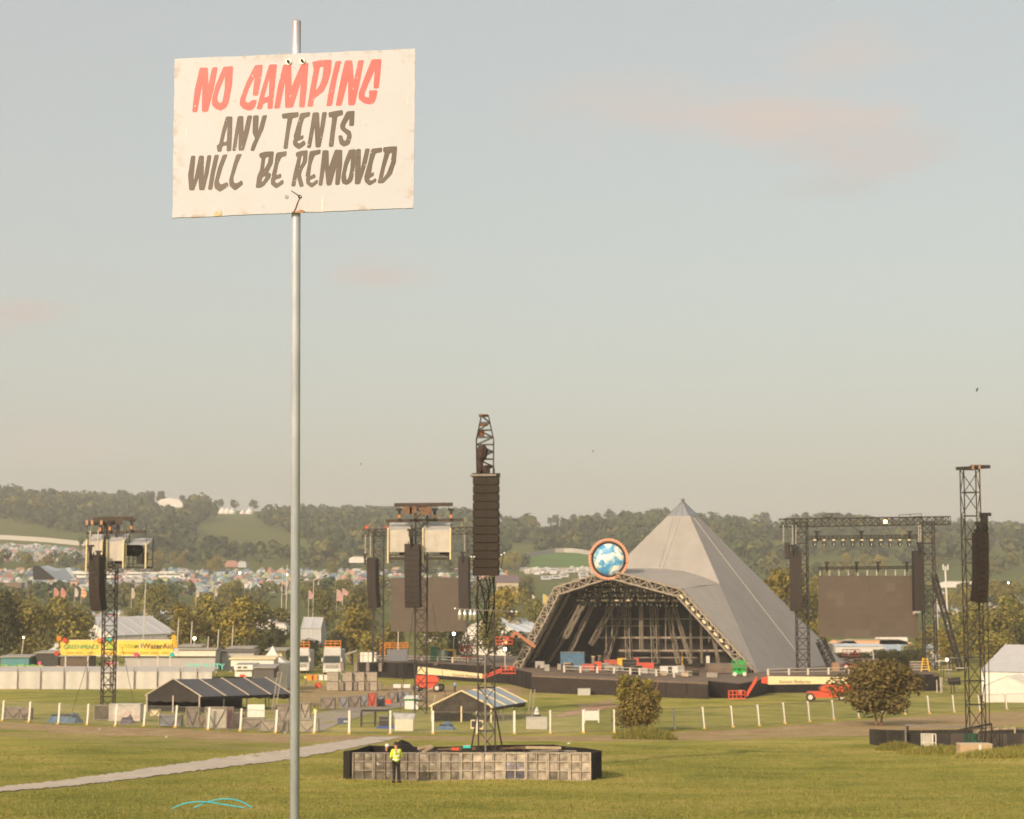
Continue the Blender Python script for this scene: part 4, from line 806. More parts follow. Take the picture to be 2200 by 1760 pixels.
def board_mat():
    m = bpy.data.materials.new('painted_board'); m.use_nodes = True; t = m.node_tree; b = t.nodes['Principled BSDF']; L = t.links.new
    tc = N('ShaderNodeTexCoord', t)
    def nz(s, d, st=(1, 1, 1), loc=(0, 0, 0)):
        mp = N('ShaderNodeMapping', t); mp.inputs['Scale'].default_value = st; mp.inputs['Location'].default_value = loc; L(tc.outputs['Object'], mp.inputs[0]); n = N('ShaderNodeTexNoise', t); n.inputs['Scale'].default_value = s; n.inputs['Detail'].default_value = d; n.inputs['Roughness'].default_value = .65; L(mp.outputs[0], n.inputs[0]); return n.outputs[0]
    def rp(x, a, b2):
        r = N('ShaderNodeMapRange', t); r.inputs['From Min'].default_value = a; r.inputs['From Max'].default_value = b2; L(x, r.inputs[0]); return r.outputs[0]
    def mx(f, a, c):
        x = N('ShaderNodeMix', t, data_type='RGBA')
        if isinstance(f, float): x.inputs['Factor'].default_value = f
        else: L(f, x.inputs['Factor'])
        for k, q in (('A', a), ('B', c)):
            if isinstance(q, tuple): x.inputs[k].default_value = (*q, 1)
            else: L(q, x.inputs[k])
        return x.outputs['Result']
    def mul(a, b2):
        x = N('ShaderNodeMath', t, operation='MULTIPLY', use_clamp=True); L(a, x.inputs[0])
        if isinstance(b2, float): x.inputs[1].default_value = b2
        else: L(b2, x.inputs[1])
        return x.outputs[0]
    c = mx(rp(nz(2.2, 4), .3, .7), (.475, .49, .54), (.46, .468, .505))
    stain = mul(rp(nz(5.5, 8), .60, .74), .30); c = mx(stain, c, (.52, .40, .25))
    grime = mul(rp(nz(26, 5), .62, .72), rp(nz(3, 3, loc=(4, 0, 2)), .5, .65)); c = mx(mul(grime, .7), c, (.36, .25, .15))
    at = N('ShaderNodeAttribute', t); at.attribute_name = 'edge'; e = mul(at.outputs['Fac'], rp(nz(13, 7), .52, .66)); c = mx(mul(e, .78), c, (.34, .23, .14))
    scr = mul(rp(nz(30, 2, (1, 1, .06)), .70, .72), .5); c = mx(scr, c, (.72, .68, .6))
    L(c, b.inputs['Base Color']); b.inputs['Roughness'].default_value = .42; b.inputs['Specular IOR Level'].default_value = .35; return m
def edge_pts(n):
    cs = [(163, 383), (2021, 303), (2007, 1533), (145, 1611)]; out = []; r = random.Random(4)
    for k in range(4):
        (x0, y0), (x1, y1) = cs[k], cs[(k + 1) % 4]
        for i in range(n): t = i / n; j = 0 if i == 0 else r.uniform(-2.4, 2.4); out.append((x0 + (x1 - x0) * t + (j if k in (1, 3) else 0), y0 + (y1 - y0) * t + (j if k in (0, 2) else 0)))
    return out
EP = edge_pts(28); cxm, cym = 1083, 957
mb = MB(); n = len(EP); rings = [1.0, .985, .95, .88, .6, .25]; edge = [1, .75, .35, .08, 0, 0]; col = []
for q, e in zip(rings, edge):
    for x, y in EP: mb.v.append(tuple(SP(cxm + (x - cxm) * q, cym + (y - cym) * q))); col.append(e)
mb.v.append(tuple(SP(cxm, cym))); col.append(0)
for j in range(5):
    for i in range(n): mb.f.append((j * n + i, j * n + (i + 1) % n, j * n + n + (i + 1) % n, j * n + n + i))
for i in range(n): mb.f.append((5 * n + i, 5 * n + (i + 1) % n, 6 * n))
k = len(mb.v)
for x, y in EP: p = SP(x, y); p.y += .016; mb.v.append(tuple(p)); col.append(1)
for i in range(n): mb.f.append((i, k + i, k + (i + 1) % n, (i + 1) % n))
mb.f.append(tuple(range(k, k + n))); mb.m = [0] * len(mb.f)
bo = mb.build('board', board_mat(), sg); at_ = bo.data.attributes.new('edge', 'FLOAT', 'POINT'); at_.data.foreach_set('value', col)
def paint(name, c, c2):
    m = bpy.data.materials.new(name); m.use_nodes = True; t = m.node_tree; b = t.nodes['Principled BSDF']; L = t.links.new; tc = N('ShaderNodeTexCoord', t)
    n = N('ShaderNodeTexNoise', t); n.inputs['Scale'].default_value = 6; n.inputs['Detail'].default_value = 6; L(tc.outputs['Object'], n.inputs[0]); r = N('ShaderNodeValToRGB', t); r.color_ramp.elements[0].color = (*c, 1); r.color_ramp.elements[1].color = (*c2, 1); r.color_ramp.elements[0].position = .35; r.color_ramp.elements[1].position = .65; L(n.outputs[0], r.inputs[0])
    n2 = N('ShaderNodeTexNoise', t); n2.inputs['Scale'].default_value = 60; n2.inputs['Detail'].default_value = 3; L(tc.outputs['Object'], n2.inputs[0]); r2 = N('ShaderNodeMapRange', t); r2.inputs['From Min'].default_value = .70; r2.inputs['From Max'].default_value = .73; L(n2.outputs[0], r2.inputs[0])
    x = N('ShaderNodeMix', t, data_type='RGBA'); L(r2.outputs[0], x.inputs['Factor']); L(r.outputs[0], x.inputs['A']); x.inputs['B'].default_value = (.50, .46, .41, 1); L(x.outputs['Result'], b.inputs['Base Color']); b.inputs['Roughness'].default_value = .45; return m
inkR = paint('sign_red', (.80, .105, .10), (.84, .13, .125)); inkK = paint('sign_black', (.092, .070, .055), (.12, .094, .074))
LET_R = [[[(357,452),(417,450),(423,587),(452,450),(495,446),(465,610),(418,790),(373,792),(376,573),(336,793),(298,794),(318,620)]],
 [[(540,445),(613,440),(605,580),(580,715),(562,755),(520,783),(478,768),(452,742),(450,695),(478,590)],[(551,515),(549,620),(532,712),(516,727),(496,714),(490,685),(505,625)]],
 [[(783,433),(842,428),(832,520),(805,666),(765,667),(772,590),(783,518),(735,610),(707,695),(712,718),(735,724),(757,702),(797,700),(785,745),(765,773),(737,783),(690,767),(664,737),(668,692),(718,560)]],
 [[(893,427),(952,425),(938,560),(917,768),(878,768),(883,716),(845,728),(835,772),(795,772),(828,640)],[(894,528),(890,672),(853,682),(864,635)]],
 [[(1002,427),(1062,430),(1065,600),(1140,425),(1195,412),(1182,600),(1165,757),(1123,757),(1137,560),(1075,757),(1015,762),(1015,555),(972,765),(930,767),(958,600)]],
 [[(1222,408),(1290,393),(1375,390),(1368,480),(1345,565),(1310,635),(1237,690),(1228,750),(1187,752),(1208,620),(1237,465)],[(1283,445),(1312,443),(1303,530),(1280,590),(1249,632),(1265,540)]],
 [[(1405,402),(1450,398),(1415,530),(1375,745),(1333,748),(1360,590)]],
 [[(1478,396),(1533,394),(1546,555),(1580,395),(1623,392),(1592,560),(1552,740),(1503,742),(1501,545),(1450,743),(1405,746),(1438,570)]],
 [[(1684,388),(1758,384),(1750,500),(1737,610),(1697,612),(1707,470),(1660,570),(1626,655),(1632,678),(1665,683),(1662,628),(1728,625),(1720,675),(1706,715),(1680,735),(1625,727),(1582,692),(1584,645),(1636,505)]]]
LET_K = [[[(560,828),(608,828),(605,960),(598,1095),(563,1097),(566,1050),(530,1056),(524,1098),(494,1102),(486,1050),(505,1044),(530,930)],[(571,895),(566,1022),(537,1028),(553,955)]],
 [[(650,826),(692,824),(694,960),(725,821),(761,820),(735,950),(695,1090),(655,1092),(657,930),(635,1093),(607,1095),(627,960)]],
 [[(768,822),(811,818),(806,948),(840,822),(876,815),(850,920),(805,1020),(774,1096),(746,1092),(766,1030),(784,1000),(764,955)]],
 [[(990,808),(1045,800),(1120,794),(1118,832),(1072,840),(1050,950),(1033,1078),(1001,1078),(1020,950),(1034,842),(994,845)]],
 [[(1133,803),(1210,792),(1205,825),(1163,840),(1143,900),(1133,985),(1156,968),(1157,1000),(1112,1015),(1107,1028),(1126,1037),(1163,1010),(1175,1042),(1122,1082),(1082,1057),(1073,1022),(1086,1002),(1080,985),(1110,880),(1122,842)]],
 [[(1228,798),(1276,795),(1283,935),(1302,795),(1338,793),(1313,940),(1287,1067),(1250,1067),(1243,905),(1213,1070),(1183,1072),(1208,930)]],
 [[(1350,797),(1410,785),(1460,778),(1462,815),(1418,828),(1400,950),(1387,1062),(1351,1062),(1365,950),(1380,834),(1352,835)]],
 [[(1490,790),(1551,783),(1546,900),(1510,902),(1512,842),(1482,885),(1477,915),(1522,942),(1530,980),(1512,1042),(1466,1062),(1437,1042),(1424,976),(1455,972),(1466,1012),(1483,1018),(1496,975),(1442,925),(1440,890)]],
 [[(290,1132),(323,1130),(308,1300),(312,1320),(352,1130),(388,1130),(386,1305),(415,1128),(447,1126),(425,1260),(392,1396),(352,1397),(346,1300),(312,1398),(275,1398),(266,1280)]],
 [[(470,1125),(505,1123),(474,1260),(452,1393),(419,1394),(437,1280)]],
 [[(535,1123),(572,1120),(532,1220),(501,1330),(520,1355),(571,1333),(577,1366),(511,1410),(471,1382),(468,1340),(498,1220)]],
 [[(640,1120),(682,1117),(650,1190),(615,1300),(618,1338),(640,1346),(682,1319),(690,1352),(628,1400),(587,1367),(583,1320),(618,1190)]],
 [[(815,1114),(860,1100),(928,1097),(920,1190),(882,1262),(907,1268),(903,1298),(850,1365),(820,1379),(788,1380),(800,1290),(822,1240),(834,1150),(818,1145)],[(862,1146),(890,1138),(882,1188),(851,1238)],[(846,1290),(868,1290),(838,1338),(831,1322)]],
 [[(950,1107),(1030,1095),(1025,1130),(987,1142),(962,1195),(946,1285),(984,1266),(985,1300),(937,1316),(936,1333),(955,1346),(999,1312),(1005,1345),(945,1383),(907,1355),(905,1312),(916,1292),(912,1280),(935,1190),(940,1140)]],
 [[(1097,1107),(1135,1094),(1190,1088),(1183,1180),(1147,1240),(1136,1280),(1160,1365),(1128,1374),(1106,1290),(1093,1368),(1062,1368),(1080,1270),(1112,1140),(1099,1138)],[(1141,1132),(1155,1129),(1150,1178),(1127,1222)]],
 [[(1205,1097),(1290,1082),(1287,1115),(1242,1130),(1217,1200),(1207,1290),(1245,1268),(1251,1300),(1204,1318),(1207,1333),(1225,1343),(1264,1312),(1270,1340),(1220,1378),(1180,1350),(1175,1312),(1182,1294),(1172,1290),(1192,1190),(1198,1135)]],
 [[(1305,1090),(1350,1088),(1353,1220),(1400,1085),(1456,1085),(1455,1200),(1435,1355),(1401,1357),(1410,1220),(1370,1360),(1335,1360),(1322,1225),(1301,1362),(1273,1362),(1292,1200)]],
 [[(1508,1085),(1560,1080),(1555,1200),(1540,1305),(1526,1335),(1490,1357),(1456,1345),(1448,1300),(1472,1180)],[(1524,1145),(1518,1240),(1502,1310),(1488,1318),(1483,1270),(1500,1200)]],
 [[(1563,1080),(1600,1078),(1597,1240),(1635,1076),(1670,1075),(1642,1200),(1592,1350),(1553,1352),(1557,1200)]],
 [[(1683,1077),(1765,1068),(1762,1102),(1714,1112),(1692,1180),(1678,1270),(1700,1254),(1700,1285),(1664,1305),(1666,1318),(1684,1324),(1716,1300),(1720,1330),(1665,1362),(1630,1332),(1626,1292),(1658,1180),(1672,1115)]],
 [[(1773,1066),(1830,1060),(1880,1058),(1870,1180),(1838,1275),(1772,1343),(1729,1345),(1745,1270),(1784,1108),(1771,1100)],[(1822,1112),(1841,1106),(1830,1190),(1800,1268),(1768,1310),(1787,1220)]]]
dg = None
def curve_fill(polys):
    cu = bpy.data.curves.new('tmp', 'CURVE'); cu.dimensions = '2D'; cu.fill_mode = 'FRONT'
    for pl in polys:
        s = cu.splines.new('POLY'); s.points.add(len(pl) - 1); s.use_cyclic_u = True
        for p, (x, y) in zip(s.points, pl): p.co = (x, y, 0, 1)
    o = bpy.data.objects.new('tmp', cu); C.objects.link(o); bpy.context.view_layer.update(); d = bpy.context.evaluated_depsgraph_get(); me = o.evaluated_get(d).to_mesh()
    v = [tuple(q.co) for q in me.vertices]; f = [tuple(q.vertices) for q in me.polygons]; o.to_mesh_clear(); bpy.data.objects.remove(o); bpy.data.curves.remove(cu); return v, f
def soften(pl):                          # brush rounded corners
    out = []
    for i in range(len(pl)):
        a, b, c = pl[i - 1], pl[i], pl[(i + 1) % len(pl)]
        for q in (a, c):
            d = math.hypot(q[0] - b[0], q[1] - b[1]); t = min(.28, 7 / max(d, 1)); out.append((b[0] + (q[0] - b[0]) * t, b[1] + (q[1] - b[1]) * t))
    return out
for LS, ink in ((LET_R, inkR), (LET_K, inkK)):
    for polys in LS:
        v, f = curve_fill([soften(pl) for pl in polys]); mb = MB(); mb.add([SP(x, y, .0016) for x, y, z in v], f); mb.build('letter', ink, bo)
holem = mat('hole_dark', (.02, .018, .016), .8, var=0)
def disc(x, y, r, off, name, m, par, sq=1, h=0):
    mb = MB(); pts = [SP(x + r * math.cos(a), y + r * sq * math.sin(a), off + h) for a in [2 * math.pi * i / 18 for i in range(18)]]
    mb.prism(pts, (0, max(h, .0008), 0)); return mb.build(name, m, par)
for x, y in ((1040, 408), (1147, 402)):
    disc(x, y, 25, .0025, 'washer', mat('washer_zinc', (.62, .60, .54), .35, .5, var=.1, scale=40), bo, h=.003); disc(x, y, 10, .0085, 'bolt', dsteel, bo, h=.012)
disc(1027, 1450, 14, .0022, 'screw_hole', mat('hole_sky', (.28, .31, .31), .8, var=0), bo); disc(1130, 1448, 15, .0022, 'screw_hole', holem, bo); disc(1135, 1446, 8, .0032, 'screw_hole', mat('hole_sky', (.28, .31, .31), .8, var=0), bo)
mb = MB(); mb.prism([SP(x, y, .003) for x, y in ((1060, 1397), (1118, 1434), (1122, 1446), (1064, 1404))], (0, .0012, 0)); mb.build('crack', holem, bo)
mb = MB()
for (a, b, w) in (((1128, 1458), (1112, 1492), 4), ((1112, 1492), (1100, 1530), 5), ((1100, 1530), (1085, 1562), 5), ((1085, 1562), (1070, 1574), 9)):
    mb.prism([SP(a[0] - w, a[1], .0024), SP(a[0] + w, a[1], .0024), SP(b[0] + w, b[1], .0024), SP(b[0] - w, b[1], .0024)], (0, .001, 0))
mb.build('crack', mat('crack_brown', (.16, .08, .04), .8, var=.2), bo)
mb = MB(); mb.prism([SP(x, y, .0024) for x, y in ((1096, 1562), (1140, 1548), (1172, 1560), (1150, 1572), (1098, 1574))], (0, .001, 0)); mb.build('chipped_edge', mat('bare_ply', (.34, .17, .09), .8, var=.3, scale=30), bo)
mb = MB(); mb.prism([SP(x, y, .0024) for x, y in ((462, 1600), (470, 1566), (490, 1560), (496, 1576), (522, 1558), (526, 1582), (505, 1596))], (0, .001, 0)); mb.build('chipped_edge', mat('bare_ply_pale', (.60, .46, .28), .8, var=.35, scale=50), bo)
# ---------------------------------------------------------------- the front panelled enclosure
def enclosure_front():
    a = G(741, 1677); b = G(1268, 1674); Yf = (a.y + b.y) / 2; h = 1.22
    e = empty('panel_enclosure', Vector(((a.x + b.x) / 2, Yf, gz((a.x + b.x) / 2, Yf))), 'low enclosure of scuffed clear crate panels round the central tower', 'barrier'); n = 11
    A0 = Vector((G(752, 1677).x, Yf, gz(a.x, Yf))); B0 = Vector((b.x, Yf, gz(b.x, Yf)))
    tz_ = P(1000, 1617, Yf).z; w = (B0.x - A0.x) / n
    tones = [(r_ * .96, r_ * .815, r_ * .65) for r_, g_, b_ in [(.20, .15, .105), (.18, .13, .09), (.19, .135, .095), (.23, .17, .12), (.27, .21, .15), (.33, .27, .195), (.34, .275, .20), (.38, .32, .25), (.33, .26, .19), (.33, .265, .19), (.37, .30, .22)]]
    rp = random.Random(9)
    for i in range(n):
        x = A0.x + w * (i + .5); zb = gz(x, Yf) - .02; H = tz_ - zb; mb = MB(); ribm = mat(f'panel_rib_{i}', tuple(min(.5, q * 1.12 + .03) for q in tones[i]), .5, var=.25, scale=3)
        for k in (-1, 0, 1): mb.box((x + k * (w / 2 - .035), Yf - .015, zb + H / 2), (.055 if k else .035, .09, H))
        o = mb.build('panel_frame', ribm, e); mb = MB()
        for z in (.015, .345, .675, .985): mb.box((x, Yf + .005, zb + H * z), (w - .11, .07, .045))
        mb.build('cross_rib', ribm, o)
        t = tones[i]
        for c in (-1, 1):
            for r_ in range(3):
                x0, x1 = x + c * (w / 4 - .012) - (w / 4 - .05), x + c * (w / 4 - .012) + (w / 4 - .05); z0, z1 = zb + H * (.03 + .33 * r_), zb + H * (.33 + .33 * r_); g = 6; mb = MB()
                dpt = rp.uniform(-.03, .05); v = [Vector((x0 + (x1 - x0) * q / g, Yf + .035 - dpt * (1 - (2 * q / g - 1) ** 2) * (1 - (2 * s / g - 1) ** 2) + rp.uniform(-.004, .004), z0 + (z1 - z0) * s / g)) for s in range(g + 1) for q in range(g + 1)]
                mb.add(v, [(s * (g + 1) + q, s * (g + 1) + q + 1, s * (g + 1) + g + 2 + q, s * (g + 1) + g + 1 + q) for s in range(g) for q in range(g)])
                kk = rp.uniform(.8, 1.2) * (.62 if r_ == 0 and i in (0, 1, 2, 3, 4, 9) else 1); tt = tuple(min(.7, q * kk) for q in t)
                if i == 7 and r_ == 0: tt = (.10, .095, .125)
                if i == 7 and r_ == 1 : tt = (.25, .225, .235)
                m = mat(f'crate_plastic_{i}_{c}_{r_}', tt, .32, var=.5, scale=2.8, spec=.5, detail=8); mb.build('panel_cell', m, o, smooth=True)
    # side and rear walls
    cl = [Vector((A0.x - .06, Yf, 0)), G(740, 1673), gp(800, 92), gp(1190, 93.5), G(1293, 1671), Vector((B0.x + .06, Yf, 0))]
    for (p, q, m) in ((cl[0], cl[1], blk2), (cl[5], cl[4], blk), (cl[1], cl[2], blk), (cl[4], cl[3], blk), (cl[2], cl[3], blk)):
        L_ = (q - p).length; k = max(1, int(L_ / 1.2))
        for i in range(k):
            s, t = p + (q - p) * (i / k), p + (q - p) * ((i + .985) / k); mb = MB(); zz = [gz(s.x, s.y) - .05, gz(t.x, t.y) - .05]; d = Vector((-(q - p).y, (q - p).x, 0)).normalized() * .06
            mb.prism([Vector((s.x, s.y, zz[0])), Vector((t.x, t.y, zz[1])), Vector((t.x, t.y, zz[1] + 1.26)), Vector((s.x, s.y, zz[0] + 1.26))], d); mb.build('dark_panel', m, e)
    return e
ENC = enclosure_front()
# odds and ends lying behind the panels
def tarp(px, Y, w, d, h, name, label, cat, m, z0=None, seed=1):
    b = gp(px, Y); z0 = b.z if z0 is None else z0; r = random.Random(seed); o = empty(name, Vector((b.x, Y, z0)), label, cat); g = 9; v = []
    for j in range(g + 1):
        for i in range(g + 1):
            a, c = 2 * i / g - 1, 2 * j / g - 1; k = max(0, 1 - max(abs(a), abs(c)) ** 3.2); v.append(Vector((b.x + a * w / 2, Y + c * d / 2, z0 + h * k * (.72 + .28 * math.sin(3 * a + seed) * math.cos(2.3 * c)) + (r.uniform(-.07, .07) * h if k > 0 else 0))))
    mb = MB(); mb.add(v, [(j * (g + 1) + i, j * (g + 1) + i + 1, j * (g + 1) + g + 2 + i, j * (g + 1) + g + 1 + i) for j in range(g) for i in range(g)]); mb.build('sheet', m, o)
    mb = MB(); mb.box((b.x, Y, z0 + h * .32), (w * .7, d * .7, h * .6)); mb.build('covered_load', blk2, o); return o
tarp(888, 89, 3.0, 2.0, 1.65, 'covered_gear', 'black sheeted heap of gear just right of the man in yellow', 'covered gear', blk, seed=3)
pk = 0
for (x0, r0, x1, r1, Y, lab, m, w) in ((898, 1608, 925, 1603, 88, 'pale plank lying across the left part of the enclosure top', wood, .12), (908, 1616, 930, 1604, 87.5, 'short raking plank beside the black heap in the enclosure', wood, .1), (1130, 1606, 1205, 1607, 89, 'long pale beam lying right of the central tower base', wood, .12), (1140, 1615, 1200, 1612, 87.5, 'grey metal frame bar on legs right of the central tower base', steel, .1), (940, 1612, 1020, 1608, 89, 'rusty beam lying left of the central tower base', mat('rusty_brown_steel', (.16, .1, .06), .7), .14), (1075, 1610, 1130, 1606, 90, 'rusty beam behind the right splay of the central tower', mat('rusty_brown_steel', (.16, .1, .06), .7), .14)):
    o = empty('plank' if m is wood else 'metal_beam', P(x0, r0, Y), lab, 'plank' if m is wood else 'beam'); mb = MB(); mb.bar(P(x0, r0, Y), P(x1, r1, Y + .3), w); mb.build('beam', m, o); mb = MB()
    for t in (.1, .9): p = P(x0, r0, Y).lerp(P(x1, r1, Y + .3), t); mb.bar(p, Vector((p.x, p.y, gz(p.x, p.y))), .07)
    mb.build('support', dsteel, o)
for (px, row, m, lab, cat) in ((978, 1609, red, 'red toolbox on the gear left of the central tower base', 'toolbox'), (1003, 1604, teal, 'teal and red holdall beside the red toolbox', 'holdall')):
    o = empty('toolbox' if m is red else 'holdall', P(px, row, 88), lab, cat); mb = MB(); c = P(px, row, 88); mb.box(c, (.34, .25, .12)); mb.build('body', m, o); mb = MB(); mb.box(c + Vector((0, 0, .08)), (.16, .1, .04)); mb.build('handle', red if m is teal else blk2, o); mb = MB(); mb.box(c - Vector((0, 0, .5)), (.5, .4, .86)); mb.build('crate_under', blk2, o)
for k in range(14):
    r = random.Random(k); x0 = r.uniform(-6.5, 3); y0 = r.uniform(86, 91); L_ = r.uniform(1, 2.5); a = r.uniform(-.5, .5); o = empty('scaffold_tube', (x0, y0, gz(x0, y0) + 1.05), 'loose dark tube lying across the gear inside the panelled enclosure', 'tube', 'tubes inside the panelled enclosure'); mb = MB(); p = Vector((x0, y0, gz(x0, y0) + r.uniform(.95, 1.2))); q = p + Vector((math.cos(a) * L_, math.sin(a) * L_, 0)); mb.tube([p, q], .035, 6); mb.build('tube', r.choice((dsteel, blk2, dsteel, steel)), o); mb = MB()
    for t in (.15, .85): c = p.lerp(q, t); mb.bar(c, Vector((c.x, c.y, gz(c.x, c.y))), .05)
    mb.build('trestle', blk2, o)
# ---------------------------------------------------------------- people
def skin_mesh(name, pts, edges, rad, m, parent, root=0, sub=1):
    me = bpy.data.meshes.new(name); me.from_pydata(pts, edges, []); o = bpy.data.objects.new('tmp', me); C.objects.link(o)
    md = o.modifiers.new('s', 'SKIN'); md.use_smooth_shade = True
    for i, v in enumerate(me.skin_vertices[0].data): v.radius = rad[i] if isinstance(rad[i], tuple) else (rad[i], rad[i]); v.use_root = i == root
    s = o.modifiers.new('u', 'SUBSURF'); s.levels = sub; s.render_levels = sub
    bpy.context.view_layer.update(); d = bpy.context.evaluated_depsgraph_get(); m2 = bpy.data.meshes.new_from_object(o.evaluated_get(d)); m2.name = name; bpy.data.objects.remove(o)
    m2.materials.clear(); m2.materials.append(m); m2.polygons.foreach_set('use_smooth', [True] * len(m2.polygons)); return link(name, m2, parent)
def person(loc, h, label, top, bottom, hair='short', rz=0, pose='stand', helmet=False, stripes=True, hat=None, group=None):
    """Faces +Y (away from the camera) when rz is 0."""
    o = empty('person', loc, label, 'person', group, rz); s = h / 1.75
    V = lambda x, y, z: Vector((x * s, y * s, z * s))
    lean = {'stand': .0, 'bend': .30}[pose]
    J = {'pel': V(0, 0, .93), 'wst': V(0, .01 + lean * .2, 1.08), 'chs': V(0, .0 + lean * .6, 1.28), 'nck': V(0, .02 + lean * .95, 1.47), 'hd0': V(-.01, .06 + lean * 1.15, 1.56), 'hd1': V(-.015, .085 + lean * 1.2, 1.69),
         'lsh': V(-.17, .02 + lean * .85, 1.40), 'lel': V(-.235, .02 + lean * .9, 1.13), 'lwr': V(-.17, .22 + lean, 1.02), 'rsh': V(.17, .02 + lean * .85, 1.40), 'rel': V(.235, .03 + lean * .9, 1.13), 'rwr': V(.12, .24 + lean, 1.04),
         'lhp': V(-.09, 0, .88), 'lkn': V(-.085, .02, .49), 'lan': V(-.09, -.02, .09), 'lto': V(-.12, .12, .035), 'rhp': V(.09, 0, .88), 'rkn': V(.115, .03, .49), 'ran': V(.135, -.01, .09), 'rto': V(.17, .12, .035)}
    ks = list(J); E_ = [('pel', 'wst'), ('wst', 'chs'), ('chs', 'nck'), ('nck', 'hd0'), ('hd0', 'hd1'), ('chs', 'lsh'), ('lsh', 'lel'), ('lel', 'lwr'), ('chs', 'rsh'), ('rsh', 'rel'), ('rel', 'rwr'), ('pel', 'lhp'), ('lhp', 'lkn'), ('lkn', 'lan'), ('lan', 'lto'), ('pel', 'rhp'), ('rhp', 'rkn'), ('rkn', 'ran'), ('ran', 'rto')]
    RA = dict(pel=.115, wst=.11, chs=.125, nck=.055, hd0=.072, hd1=.078, lsh=.065, lel=.042, lwr=.030, rsh=.065, rel=.042, rwr=.030, lhp=.085, lkn=.058, lan=.042, lto=.036, rhp=.085, rkn=.058, ran=.042, rto=.036)
    def sub_(keys, extra, name, m, root):
        kk = [k for k in ks if k in keys]; ix = {k: i for i, k in enumerate(kk)}
        return skin_mesh(name, [J[k] for k in kk], [(ix[a], ix[b]) for a, b in E_ if a in ix and b in ix], [(RA[k] + extra.get(k, extra['*'])) * s for k in kk], m, o, ix[root])
    sub_(ks, {'*': 0}, 'body', skin, 'pel')
    jk = sub_({'pel', 'wst', 'chs', 'lsh', 'lel', 'lwr', 'rsh', 'rel', 'rwr'}, {'*': .022, 'lwr': .018, 'rwr': .018, 'pel': .045, 'wst': .045, 'chs': .038}, 'jacket', top, 'wst')
    sub_({'pel', 'lhp', 'lkn', 'lan', 'rhp', 'rkn', 'ran'}, {'*': .018, 'lan': .026, 'ran': .026}, 'trousers', bottom, 'pel')
    for k, t in (('lan', 'lto'), ('ran', 'rto')):
        mb = MB(); a, b = J[k], J[t]; mb.box((a + b) / 2 + V(0, .0, -.012), (.105 * s, .28 * s, .085 * s)); mb.build('boot', blk, o, world=False)
    c = (J['hd0'] + J['hd1']) / 2; mb = MB()
    mb.ball(J['hd1'] + V(0, -.012, .005), .098 * s, 10, 1.0); mb.build('hair', white if helmet else hairm, o, world=False, smooth=True)
    if helmet: mb = MB(); mb.lathe(J['hd1'] + V(0, .01, .01), [(.13 * s, 0), (.125 * s, .02 * s), (.001, .021 * s)], 10); mb.build('helmet_brim', white, o, world=False)
    mb = MB(); fc = J['hd0'] + V(0, .085, .05); mb.ball(fc, .018 * s, 6, 1.4)
    for q in (-1, 1): mb.ball(J['hd0'] + V(q * .082, .0, .06), .02 * s, 6, 1.5)
    mb.build('nose_and_ears', skin, o, world=False, smooth=True)
    for w, sd in (('lwr', -1), ('rwr', 1)):
        hb = J[w]; f0 = V(-sd * .03, .06, -.01); mb = MB(); mb.tube([hb, hb + f0 * .7, hb + f0 * 1.2], [.026 * s, .036 * s, .034 * s], 7)
        for q in range(4): st = hb + f0 * 1.15 + V((q - 1.5) * .016, 0, 0); mb.tube([st, st + V(-sd * .008, .035, -.008), st + V(-sd * .016, .055 - abs(q - 1.4) * .006, -.032)], [.009 * s, .0085 * s, .007 * s], 5)
        st = hb + f0 * .5 + V(-sd * .03, 0, 0); mb.tube([st, st + V(-sd * .028, .022, .0), st + V(-sd * .03, .05, -.01)], [.011 * s, .01 * s, .008 * s], 5); mb.build('hand', skin, o, world=False, smooth=True)
    if stripes:
        for z, k in ((1.16, .168), (1.02, .166)):
            t = (z - 1.08) / .2; cx_ = J['wst'].lerp(J['chs'], max(0, t)); mb = MB(); nn = 16
            mb.add([cx_ * 1 + Vector((math.cos(a) * k * s * 1.04, math.sin(a) * k * s * .98, (z * s - cx_.z) + dz)) for dz in (-.022, .022) for a in [2 * math.pi * i / nn for i in range(nn)]], [(i, (i + 1) % nn, (i + 1) % nn + nn, i + nn) for i in range(nn)]); mb.build('reflective_band', reflect, o, world=False)
        for q in (-1, 1): mb = MB(); mb.bar(V(q * .085, -.155 + lean * .5, 1.17), V(q * .095, -.115 + lean * .8, 1.43), .04 * s, .03 * s); mb.build('reflective_brace', reflect, o, world=False)
        mb = MB(); mb.box(V(0, -.172 + lean * .6, 1.30), (.13 * s, .03 * s, .05 * s)); mb.build('back_print', mat('jacket_print', (.32, .36, .04), .6), o, world=False)
    return o
pm = G(851, 1682); person(pm, 1.72, 'person in yellow hi vis jacket and black trousers, back turned, before the panelled enclosure', hiviz, trous, rz=R(14))
p2 = gp(833, 87.5); person(Vector((p2.x, p2.y, gz(p2.x, p2.y) - .25)), 1.68, 'person in white cap and dark top inside the enclosure beside the yellow jacket', blk, trous, helmet=True, stripes=False, rz=R(-150))
p3 = G(677, 1556); person(p3, 1.75, 'person in a yellow hi vis vest standing by the fence right of the sign pole', hiviz, trous, rz=R(70))
p4 = G(657, 1470); person(p4, 1.7, 'person in a yellow vest bending forward near the trucks and orange barriers', hiviz, mat('grey_trousers', (.2, .19, .18)), rz=R(30), pose='bend')
p5 = G(977, 1487); person(p5, 1.75, 'person in a blue shirt standing under the cherry picker boom', mat('blue_shirt', (.16, .30, .52), .7, var=.1), trous, rz=R(-20), stripes=False)
